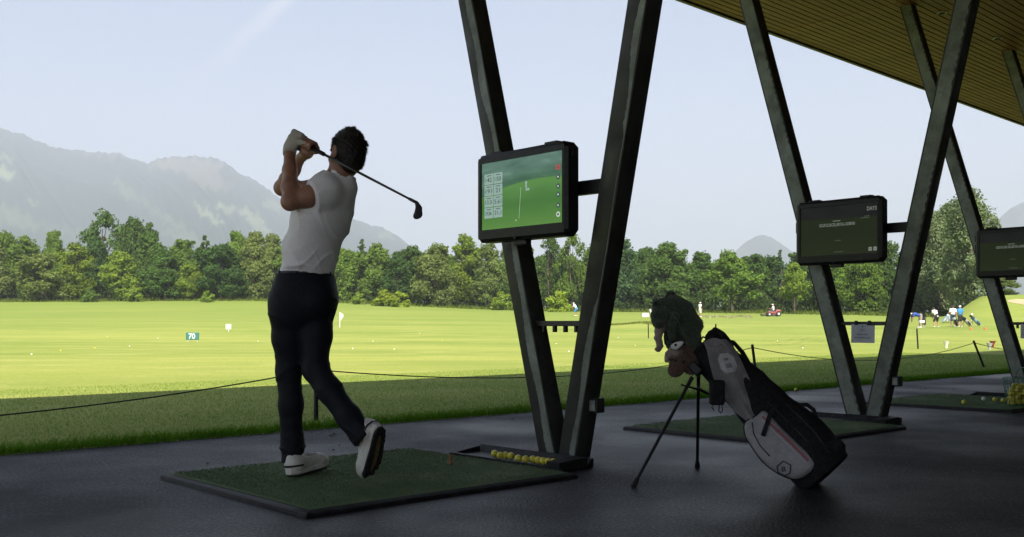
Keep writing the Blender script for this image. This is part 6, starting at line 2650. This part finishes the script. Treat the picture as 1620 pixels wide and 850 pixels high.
for (px, do, yt, wpx, kind, tint, lab) in ROW:
    tree('conifer_tree' if kind == 'conifer' else 'willow_tree' if kind == 'willow' else 'leafy_tree', px, dist_at(px) + do, yt, wpx, kind, tint, lab)
rb = random.Random(3)
px = -260
while px < 1500:
    tree('leafy_tree', px + rb.uniform(-8, 8), dist_at(px) + rb.uniform(16, 26), (396 if px > 0 else 382) + rb.uniform(-8, 14), rb.uniform(60, 84), 'round', rb.choice(['dark', 'deep', 'mid', 'dark']),
         'dark green tree massed in the second row of the wood', 'trees massed behind the front row')
    px += 36
for px in range(-230, -20, 52):
    tree('leafy_tree', px, dist_at(px) + rb.uniform(-4, 8), 370 + rb.uniform(-15, 15), 80, 'round', rb.choice(['dark', 'mid', 'olive']),
         'tree of the wood beyond the left edge of the photo', 'trees beyond the left edge')
for px in (1690, 1760, 1850):
    tree('willow_tree', px, 118, 350 + rb.uniform(-20, 20), 100, 'willow', 'silver', 'willow beyond the right edge of the photo', 'trees beyond the right edge')
for (px, do, yt, wpx, tint, lab) in ((606, -14, 459, 46, 'yellow', 'yellow-green round shrub at the wood edge right of the golfer'), (632, -14, 463, 40, 'yellow', 'second yellow-green shrub touching the round one'),
                                     (566, -12, 462, 26, 'light', 'small pale shrub by the golfer\'s hip'), (884, -14, 462, 44, 'yellow', 'yellow-green shrub between the nearest column\'s legs'),
                                     (792, -10, 462, 40, 'light', 'light shrub left of the nearest column'), (213, -12, 452, 34, 'light', 'light green shrub at the foot of the left wood'),
                                     (140, -12, 455, 30, 'mid', 'small green shrub at the foot of the pale yellow-green tree'), (328, -14, 461, 24, 'light', 'tiny pale shrub below the spire-topped conifer')):
    tree('leafy_shrub', px, dist_at(px) + do, yt, wpx, 'shrub', tint, lab, cat='shrub')

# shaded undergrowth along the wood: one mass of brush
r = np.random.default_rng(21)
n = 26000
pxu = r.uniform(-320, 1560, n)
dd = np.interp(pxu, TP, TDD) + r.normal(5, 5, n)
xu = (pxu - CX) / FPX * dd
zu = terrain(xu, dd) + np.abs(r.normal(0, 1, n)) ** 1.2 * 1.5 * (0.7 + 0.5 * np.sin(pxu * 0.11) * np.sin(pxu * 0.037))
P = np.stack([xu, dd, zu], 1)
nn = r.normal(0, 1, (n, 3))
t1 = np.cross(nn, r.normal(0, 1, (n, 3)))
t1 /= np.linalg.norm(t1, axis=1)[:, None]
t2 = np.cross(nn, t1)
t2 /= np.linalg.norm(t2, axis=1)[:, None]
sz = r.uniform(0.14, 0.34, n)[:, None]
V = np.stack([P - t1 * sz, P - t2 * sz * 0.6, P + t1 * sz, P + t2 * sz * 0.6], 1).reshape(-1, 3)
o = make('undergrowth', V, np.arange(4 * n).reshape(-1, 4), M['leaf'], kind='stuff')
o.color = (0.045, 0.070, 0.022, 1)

# rough grass lip half way out, and longer tufts at the foot of the wood
def tufts(n, pxa, pxb, da, db, h0, h1, col, name, wid):
    pxt = r.uniform(pxa, pxb, n)
    d = da(pxt) + r.uniform(0, 1, n) * (db(pxt) - da(pxt))
    x = (pxt - CX) / FPX * d
    z = terrain(x, d)
    a = r.uniform(0, 2 * np.pi, n)
    h = r.uniform(h0, h1, n)
    w = wid * r.uniform(0.6, 1.4, n)
    A = np.stack([x - np.cos(a) * w, d - np.sin(a) * w, z - 0.02], 1)
    B = np.stack([x + np.cos(a) * w, d + np.sin(a) * w, z - 0.02], 1)
    C = np.stack([x + r.normal(0, 0.3, n) * h, d + r.normal(0, 0.3, n) * h, z + h], 1)
    V = np.stack([A, B, C], 1).reshape(-1, 3)
    o = make(name, V, np.arange(3 * n).reshape(-1, 3), M['leaf'], kind='stuff')
    o.color = (*col, 1)


tufts(1800, 950, 1062, lambda p: 84 + 2.5 * np.sin(p * 0.07), lambda p: 87 + 3 * np.sin(p * 0.05), 0.06, 0.20, (0.17, 0.205, 0.045), 'rough_grass', 0.05)
tufts(420, 1098, 1190, lambda p: 116 + 3 * np.sin(p * 0.2), lambda p: 121 + 3 * np.sin(p * 0.13), 0.08, 0.3, (0.34, 0.33, 0.20), 'rough_grass', 0.09)
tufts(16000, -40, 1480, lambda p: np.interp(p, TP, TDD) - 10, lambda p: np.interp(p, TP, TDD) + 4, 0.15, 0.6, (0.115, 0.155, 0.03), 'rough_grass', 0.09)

# sand bunker let into the mound
g = G()
n1, n2 = 26, 12
vs, fs = [], []
for i in range(n1 + 1):
    for j in range(n2 + 1):
        a = 2 * math.pi * i / n1
        k = j / n2
        rad = 1 + 0.18 * math.sin(3 * a + 1) + 0.1 * math.sin(5 * a)
        x_ = (1634 - CX) / FPX * 103 + 1.9 * rad * k * math.cos(a)
        y_ = 103 + 2.6 * rad * k * math.sin(a)
        vs.append((x_, y_, tz(x_, y_) + 0.05 - 0.02 * k))
for i in range(n1):
    for j in range(n2):
        a = i * (n2 + 1) + j
        fs.append((a, a + 1, a + n2 + 2, a + n2 + 1))
g.add(vs, fs).obj('sand_bunker', M['sand'], smooth=True, kind='structure')

# ------------------------------------------------------------------ far players, their bags and the range furniture
def person(px, d, label, facing, shirt, shorts, cap=None, pose='stand', hair=M['hair'], group=None, scale=1.0, yfoot=None):
    x = (px - CX) / FPX * d
    z = tz(x, d) + 0.01
    root = thing('person', label, 'person', (x, d, z), group)
    ca, sa = math.cos(facing), math.sin(facing)
    Fd = np.array([ca, sa, 0.0])
    Rt = np.array([sa, -ca, 0.0])
    O = np.array([x, d, z])

    def L(r_, f_, u_):
        return O + (Rt * r_ + Fd * f_ + ZV * u_) * scale

    if pose == 'stand':
        hd, nk, ch, pv = (0, .03, 1.64), (0, .0, 1.50), (0, 0, 1.30), (0, 0, .95)
        sh, el, wr = (.185, 0, 1.43), (.235, -.03, 1.16), (.20, .12, .95)
        kn, an = (.11, .02, .50), (.13, 0, .09)
    elif pose == 'address':
        hd, nk, ch, pv = (0, .30, 1.50), (0, .20, 1.40), (0, .12, 1.22), (0, -.08, .92)
        sh, el, wr = (.17, .20, 1.32), (.14, .30, 1.08), (.03, .38, .84)
        kn, an = (.16, .06, .50), (.19, -.02, .09)
    elif pose == 'bend':
        hd, nk, ch, pv = (0, .74, 1.08), (0, .58, 1.10), (0, .38, 1.08), (0, -.06, .92)
        sh, el, wr = (.17, .52, 1.05), (.17, .58, .80), (.08, .62, .56)
        kn, an = (.11, -.02, .50), (.13, -.04, .09)
    else:      # sitting
        hd, nk, ch, pv = (0, .06, 1.30), (0, .02, 1.16), (0, 0, .98), (0, -.02, .62)
        sh, el, wr = (.185, 0, 1.09), (.24, .14, .84), (.16, .40, .84)
        kn, an = (.13, .42, .62), (.14, .48, .20)
    lo, hi = O - 0.95, O + np.array([0.95, 0.95, 1.9])
    hh = 0.021
    S = Sdf(lo, hi, hh)
    S.ell(L(*hd), (.085 * scale, .095 * scale, .115 * scale), 0.03)
    S.cone(L(*nk), L(*hd), .055, .05, 0.03)
    S.ell(L(hd[0], hd[1] + .09, hd[2] - .02), .018, 0.02)
    for q in (1, -1):
        S.ell(L(hd[0] + .082 * q, hd[1], hd[2]), .022, 0.01)
        m = lambda p: (p[0] * q, p[1], p[2])
        S.chain([L(*m(sh)), L(*m(el)), L(*m(wr))], [.05, .042, .030], 0.03)
        w_ = L(*m(wr))
        dn = unit(w_ - L(*m(el)))
        S.cone(w_, w_ + dn * .07, .034, .03, 0.02)
        for t_ in (-.024, -.008, .008, .024):
            S.cone(w_ + dn * .07 + Fd * t_, w_ + dn * (.15 - abs(t_)) + Fd * t_ * 1.3, .012, .010, 0.004)
        S.cone(w_ + dn * .02, w_ + dn * .07 + Fd * .045, .014, .011, 0.01)
        S.chain([L(pv[0] + .09 * q, pv[1], pv[2] - .03), L(*m(kn)), L(*m(an))], [.075, .055, .040], 0.03)
    S.cone(L(*pv), L(*ch), .12, .14, 0.05, right=Rt, flat=0.7)
    S.cone(L(*ch), L(*nk), .13, .06, 0.05, right=Rt, flat=0.7)
    body = S.obj('body', M['skin'], root)
    S = Sdf(lo, hi, hh)
    S.cone(L(pv[0], pv[1], pv[2] + .02), L(*ch), .165, .180, 0.05, right=Rt, flat=0.75)
    S.cone(L(*ch), L(nk[0], nk[1], nk[2] - .03), .175, .09, 0.06, right=Rt, flat=0.72)
    for q in (1, -1):
        a, b = L(sh[0] * q, sh[1], sh[2]), L(el[0] * q, el[1], el[2])
        S.chain([L(ch[0], ch[1], (ch[2] + sh[2]) / 2), a, a + (b - a) * .62], [.10, .078, .074], 0.05)
    S.disp(lambda x, y, z: 0.006 * np.sin(x * 31 + z * 17) * np.sin(z * 27 + y * 13))
    S.obj('shirt', shirt, body)
    S = Sdf(lo, hi, hh)
    S.cone(L(pv[0], pv[1], pv[2] + .05), L(pv[0], pv[1], pv[2] - .07), .165, .17, 0.04, right=Rt, flat=0.8)
    for q in (1, -1):
        a, b = L(pv[0] + .09 * q, pv[1], pv[2] - .04), L(kn[0] * q, kn[1], kn[2])
        S.chain([a, a + (b - a) * .92], [.105, .092], 0.04)
    S.obj('shorts', shorts, body)
    S = Sdf(lo, hi, 0.018)
    if cap is not None:
        S.ell(L(hd[0], hd[1] - .004, hd[2] + .045), (.098, .098, .085), 0.02)
        S.box(L(hd[0], hd[1] + .12, hd[2] + .035), (.065, .06, .012), (Rt, Fd, ZV), .008, 0.02)
        S.cut(L(hd[0], hd[1], hd[2] + .005), -ZV)
        S.obj('cap', cap, body)
    else:
        S.ell(L(hd[0], hd[1] - .02, hd[2] + .035), (.096, .10, .10), 0.02)
        S.cut(L(hd[0], hd[1] + .06, hd[2]), unit(Fd - ZV * 0.4))
        S.obj('hair', hair, body)
    for q in (1, -1):
        a = L(an[0] * q, an[1], an[2])
        S = Sdf(a - 0.3, a + 0.3, 0.016)
        S.chain([a - ZV * .03 - Fd * .04, a - ZV * .045 + Fd * .15], [.045, .036], 0.02)
        S.cut(a - ZV * (an[2] * scale - 0.004) if pose != 'sit' else a - ZV * .085, -ZV)
        S.obj('shoe', M['white'], body)
    return root


def px_depth(px, yfoot, d0=40, d1=170):
    """depth at which the terrain is seen at this pixel"""
    ds = np.linspace(d0, d1, 600)
    x = (px - CX) / FPX * ds
    y = HY - (terrain(x, ds) - CAM_H) / ds * FPX
    i = np.argmin(np.abs(y - yfoot))
    return float(ds[i])


TURN = math.pi / 2
person(1455, 80, 'player in royal blue shirt bending far forward to the left', math.pi, M['blue_royal'], M['beige'], M['white'], 'bend')
person(1481, 82, 'player in white shirt and black shorts seen from behind', TURN + 0.3, M['cloth_white'], M['cloth_black'], None, 'address')
person(1507.5, 84, 'player in white shirt and slate shorts beside the azure-shirted player', TURN - 0.5, M['cloth_white'], M['cloth_slate'], None, 'stand')
person(1519, 82.5, 'player in azure blue shirt and white cap seen from behind', TURN + 0.2, M['blue_azure'], M['cloth_black'], M['white'], 'stand')
person(911, 122, 'far player in white and blue half hidden by the nearest column\'s right leg', TURN + 1.0, M['cloth_white'], M['blue_azure'], M['white'], 'address')
person(1107.5, 118, 'far player dressed in white standing right of the plush crocodile', TURN - 1.2, M['cloth_white'], M['cloth_white'], M['white'], 'stand')


def far_bag(px, d, ang, label, c1, c2, length=0.95):
    x = (px - CX) / FPX * d
    z = tz(x, d)
    O = np.array([x, d, z])
    root = thing('golf_bag', label, 'golf bag', O, 'golf bags lying by the far players')
    ax = np.array([math.cos(ang), -0.15, math.sin(ang)])
    ax = unit(ax)
    b0 = O + ZV * 0.16
    g = G()
    g.lathe(b0, [(0.10, -0.02), (0.15, 0.0), (0.15, 0.30), (0.14, 0.50), (0.13, length * 0.75)], 14, 0, (unit(np.cross(ax, [0, 1, 0.2])), unit(np.cross(ax, np.cross(ax, [0, 1, 0.2]))), ax))
    g.obj('bag_body', c1, root, smooth='angle')
    g = G()
    g.lathe(b0 + ax * length * 0.70, [(0.145, 0.0), (0.15, 0.03), (0.145, 0.16), (0.12, 0.18)], 14, 0, (unit(np.cross(ax, [0, 1, 0.2])), unit(np.cross(ax, np.cross(ax, [0, 1, 0.2]))), ax))
    g.obj('top_collar', c2, root, smooth='angle')
    for i in range(5):
        o_ = np.array([0.05 * math.cos(i * 1.3), 0.05 * math.sin(i * 1.3), 0.04 * math.sin(i * 2)])
        G().tube([b0 + ax * length * 0.85 + o_, b0 + ax * (length * 1.08 + 0.03 * (i % 2)) + o_ * 1.3], [0.012, 0.03], 6).obj('club_head', M['black'], root)
    for s_ in (-0.18, 0.18):
        t_ = b0 + ax * length * 0.72
        G().tube([t_, np.array([t_[0] + ax[0] * 0.30, t_[1] + s_, z])], 0.012, 6).obj('stand_leg', M['black'], root)
    G().pillow([b0 + ax * 0.05 + np.array([0, -0.15, 0]) + ax * a + ZV * b for a, b in ((0.0, -0.07), (0.36, -0.06), (0.36, 0.08), (0.0, 0.09))], (0, -1, 0.1), 0.05).obj('side_pocket', c2, root, smooth=True)


far_bag(1515, 83, R(118), 'dark golf bag standing between the white-shirted and azure-shirted players', M['cloth_black'], M['grey_white'], 0.8)
far_bag(1535, 83, R(138), 'black and white golf bag leaning beside the azure-shirted player', M['bag_white'], M['bag_black'])
far_bag(1550, 84, R(140), 'teal and white golf bag leaning at the right end of the far tee', M['teal'], M['cloth_slate'], 1.05)
far_bag(1491, 92, R(50), 'pale teal golf bag in the shade behind the player in black shorts', M['teal'], M['grey_white'])
far_bag(1499, 93, R(65), 'grey golf bag in the shade behind the white-shirted players', M['grey_white'], M['teal'])
far_bag(1462, 84, R(95), 'black golf bag standing behind the bending player', M['cloth_black'], M['bag_black'], 1.0)
far_bag(1033, 120, R(120), 'white golf bag leaning left of the plush crocodile', M['cloth_white'], M['grey_white'])


def cup(px, yb, h_m, label, m, d=None):
    d = d or px_depth(px, yb, 9, 120)
    x = (px - CX) / FPX * d
    O = np.array([x, d, tz(x, d)])
    root = thing('tee_marker', label, 'tee marker', O, 'cone-shaped tee markers')
    G().lathe(O, [(h_m * 0.16, -0.02), (h_m * 0.20, h_m * 0.45), (h_m * 0.50, h_m), (h_m * 0.44, h_m), (h_m * 0.16, h_m * 0.5)], 14).obj('cone', m, root, smooth='angle')
    return root


cup(1497, 552, 0.22, 'white cone marker on sunlit grass below the white-shirted players', M['white'], 32)
cup(1565.5, 552.5, 0.20, 'white cone marker beside the red one at the shadow edge', M['grey_white'], 30)
cup(1570.5, 546, 0.21, 'red cone marker beside the white one at the shadow edge', M['redpaint'], 33)
for px, yb, lab in ((1536, 525, 'small orange marker in front of the black and white bag'), (1558.5, 525, 'small orange marker in front of the teal bag')):
    d = 74
    x = (px - CX) / FPX * d
    O = np.array([x, d, tz(x, d)])
    root = thing('tee_marker', lab, 'tee marker', O, 'small orange tee markers')
    G().lathe(O, [(0.10, 0.0), (0.10, 0.04), (0.075, 0.13), (0.02, 0.18)], 12).obj('dome', M['orange'], root, smooth='angle')
for px, d, lab in ((1436.5, 84, 'white round marker left of the bending player'), (1537.5, 92, 'small white marker on the grass behind the leaning bags')):
    x = (px - CX) / FPX * d
    O = np.array([x, d, tz(x, d)])
    root = thing('tee_marker', lab, 'tee marker', O)
    g = G()
    g.sphere(O + ZV * 0.62, 0.11, 14, 10)
    g.obj('globe', M['white'], root, smooth=True)
    G().tube([O - ZV * 0.05, O + ZV * 0.55], 0.014, 8).obj('stem', M['white'], root)
# white ball table by the bending player
d = 78
x = (1458 - CX) / FPX * d
O = np.array([x, d, tz(x, d)])
root = thing('ball_stand', 'white ball stand on thin legs in front of the bending player', 'stand', O)
G().box(O + ZV * 0.52, (0.20, 0.15, 0.09), bev=0.03).obj('tub', M['white'], root)
for sx in (-1, 1):
    for sy in (-1, 1):
        G().tube([O + np.array([0.17 * sx, 0.12 * sy, 0]), O + np.array([0.12 * sx, 0.08 * sy, 0.45])], 0.012, 6).obj('leg', M['grey_white'], root)

# distance boards and flag
d = px_depth(304.5, 541, 25, 120)
x = (304.5 - CX) / FPX * d
O = np.array([x, d, tz(x, d)])
root = thing('distance_board', 'dark green distance board with white number 70 on the sunlit field', 'sign', O)
zc = CAM_H - (532 - HY) / FPX * d
bs = d / 55.0
g = G()
g.box((x, d, zc), (0.36 * bs, 0.02, 0.20 * bs), bev=0.015)
g.obj('board', M['green_sign'], root)
g = G()
put_text(g, '70', (x - 0.02, d - 0.0215, zc), (1, 0, 0), (0, 0, 1), 0.30 * bs, 0.36 * bs)
g.obj('number', M['white'], root)
for sx in (-0.25 * bs, 0.25 * bs):
    G().box((x + sx, d + 0.03, (zc + O[2]) / 2 - 0.1), (0.02, 0.015, (zc - O[2]) / 2 + 0.05)).obj('leg', M['grey_white'], root)
d = px_depth(361.5, 525, 30, 140)
x = (361.5 - CX) / FPX * d
O = np.array([x, d, tz(x, d)])
root = thing('distance_board', 'small white square board farther out on the sunlit field', 'sign', O)
zc = CAM_H - (517 - HY) / FPX * d
G().box((x, d, zc), (4.2 / FPX * d, 0.02, 4.0 / FPX * d), bev=0.01).obj('board', M['white'], root)
G().box((x, d + 0.03, (zc + O[2]) / 2), (0.03, 0.02, (zc - O[2]) / 2 + 0.1)).obj('leg', M['grey_white'], root)
d = px_depth(537.5, 518, 60, 150)
x = (537.5 - CX) / FPX * d
O = np.array([x, d, tz(x, d)])
root = thing('flag', 'white pin flag on a thin pole out on the field', 'flag', O)
ht = 24 / FPX * d
G().tube([O - ZV * 0.1, O + ZV * ht], [0.03, 0.02], 8).obj('pole', M['white'], root)
g = G()
vs, fs = [], []
for i in range(7):
    for j in range(2):
        vs.append(O + np.array([0.02 + 0.035 * i, 0.03 * math.sin(i * 1.1), ht * (0.98 - 0.02 * i) - j * (0.55 - 0.06 * i)]))
for i in range(6):
    fs.append((2 * i, 2 * i + 1, 2 * i + 3, 2 * i + 2))
g.add(vs, fs).obj('cloth', M['cloth_white'], root)

# red ride-on machine with its driver
d = 122.0
px = 1223
x = (px - CX) / FPX * d
O = np.array([x, d, tz(x, d)])
root = thing('ride_on_mower', 'small red ride-on mower driving along the far field', 'mower', O)
g = G()
g.box(O + np.array([0.0, 0, 0.42]), (0.75, 0.42, 0.14), bev=0.05)
g.box(O + np.array([0.55, 0, 0.62]), (0.32, 0.36, 0.18), bev=0.08)
g.obj('body', M['redpaint'], root)
S = G()
S.box(O + np.array([0.10, 0, 0.62]), (0.22, 0.24, 0.05), bev=0.03)
S.box(O + np.array([0.32, 0, 0.86]), (0.05, 0.24, 0.22), (unit([1, 0, 0.2]), (0, 1, 0), unit([-0.2, 0, 1])), bev=0.03)
S.obj('seat', M['black'], root)
g = G()
g.tube([O + np.array([-0.45, 0, 0.55]), O + np.array([-0.36, 0, 0.86])], 0.025, 8)
c = O + np.array([-0.36, 0, 0.88])
g.tube([c + 0.17 * (math.cos(a) * np.array([0.35, 0, 0.94]) + math.sin(a) * np.array([0, 1, 0])) for a in np.linspace(0, 2 * math.pi, 17)], 0.02, 6, cap=False)
g.obj('steering_wheel', M['black'], root)
g = G()
g.tube([O + np.array([0.75, -0.3, 0.5]), O + np.array([0.80, -0.3, 1.25]), O + np.array([0.80, 0.3, 1.25]), O + np.array([0.75, 0.3, 0.5])], 0.03, 8)
g.obj('roll_bar', M['black'], root)
for wx_, wr_ in ((-0.55, 0.24), (0.55, 0.30)):
    for sy in (-0.48, 0.48):
        c = O + np.array([wx_, sy, wr_])
        wh = G().lathe(c, [(wr_ * 0.6, -0.09), (wr_, -0.07), (wr_, 0.07), (wr_ * 0.6, 0.09)], 18, 0, ((1, 0, 0), (0, 0, 1), (0, -1, 0))).obj('wheel', M['rubber'], root, smooth='angle')
        G().lathe(c, [(wr_ * 0.5, -0.095), (wr_ * 0.5, 0.095)], 14, 0, ((1, 0, 0), (0, 0, 1), (0, -1, 0))).obj('rim', M['grey_white'], wh)
for k_, xx in enumerate((-0.95, -0.35, 0.25)):
    G().box(O + np.array([xx - 0.25, -0.05, 0.17]), (0.25, 0.5, 0.10), bev=0.04).obj('cutting_unit', M['steel_dark'], root)
dr = person(px + 0.2, d, 'mower driver in a white shirt sitting on the red machine', math.pi, M['cloth_white'], M['cloth_slate'], M['white'], 'sit')
dr.location.z += 0.06
d = 118
x = (1021 - CX) / FPX * d
O = np.array([x, d, tz(x, d)])
root = thing('ball_box', 'low white box on the grass left of the plush crocodile', 'box', O)
G().box(O + ZV * 0.22, (0.42, 0.3, 0.22), bev=0.08).obj('tub', M['white'], root)
G().box(O + ZV * 0.46, (0.45, 0.33, 0.03), bev=0.02).obj('lid', M['grey_white'], root)
d = 120
x = (963.5 - CX) / FPX * d
O = np.array([x, d, tz(x, d)])
root = thing('trolley', 'small red trolley on the far grass right of the nearest column', 'trolley', O)
G().box(O + ZV * 0.45, (0.32, 0.2, 0.16), bev=0.06).obj('body', M['redpaint'], root)
for sx in (-0.22, 0.22):
    G().lathe(O + np.array([sx, -0.22, 0.18]), [(0.17, -0.04), (0.18, 0.0), (0.17, 0.04)], 14, 0, ((1, 0, 0), (0, 0, 1), (0, -1, 0))).obj('wheel', M['rubber'], root)
G().tube([O + np.array([0.25, 0, 0.5]), O + np.array([0.55, 0, 0.95])], 0.02, 6).obj('handle', M['black'], root)

# range balls lying out on the field
rbb = random.Random(9)
for (px, yb) in ((408, 541), (558, 553), (624, 554), (50, 562), (96, 556), (150, 552), (205, 549), (700, 540), (978, 535), (664, 528), (590, 541), (1150, 542), (1005, 548), (1090, 556), (1230, 540), (1270, 552), (250, 536), (170, 534), (880, 545), (900, 558)):
    d = px_depth(px, yb, 12, 110)
    x = (px - CX) / FPX * d
    ball(np.array([x, d, tz(x, d) + BALL_R * 1.2]), 'range ball lying out on the sunlit grass', 'range balls scattered on the field', rbb.choice(['yellow', 'white', 'white']))

# divots: small torn patches of bare earth in the turf beyond the shadow
g = G()
rd = random.Random(17)
for _ in range(90):
    px, yb = rd.gauss(1245, 45), rd.gauss(538, 6)
    if yb < 526:
        continue
    d = px_depth(px, yb, 15, 80)
    x = (px - CX) / FPX * d
    a = rd.uniform(0, 6.3)
    s_ = rd.uniform(0.05, 0.16)
    ring = []
    for i in range(7):
        t_ = 2 * math.pi * i / 7
        q = s_ * rd.uniform(0.6, 1.1)
        ux, uy = q * math.cos(t_), q * 0.55 * math.sin(t_)
        X_, Y_ = x + ux * math.cos(a) - uy * math.sin(a), d + ux * math.sin(a) + uy * math.cos(a)
        ring.append((X_, Y_, tz(X_, Y_) + 0.008))
    g.add(ring, [tuple(range(7))])
g.obj('divots', M['leafdry'], kind='stuff')

# ------------------------------------------------------------------ haze
hm = bpy.data.materials.new('haze_air')
hm.use_nodes = True
n, l = hm.node_tree.nodes, hm.node_tree.links
n.remove(n['Principled BSDF'])
pv_ = n.new('ShaderNodeVolumePrincipled')
pv_.inputs['Color'].default_value = (0.545, 0.595, 0.735, 1)
pv_.inputs['Density'].default_value = 0.00029
pv_.inputs['Anisotropy'].default_value = 0.0
l.new(pv_.outputs[0], n['Material Output'].inputs['Volume'])
G().box((0, 300, 675), (10500, 11000, 677)).obj('haze', hm, kind='stuff')
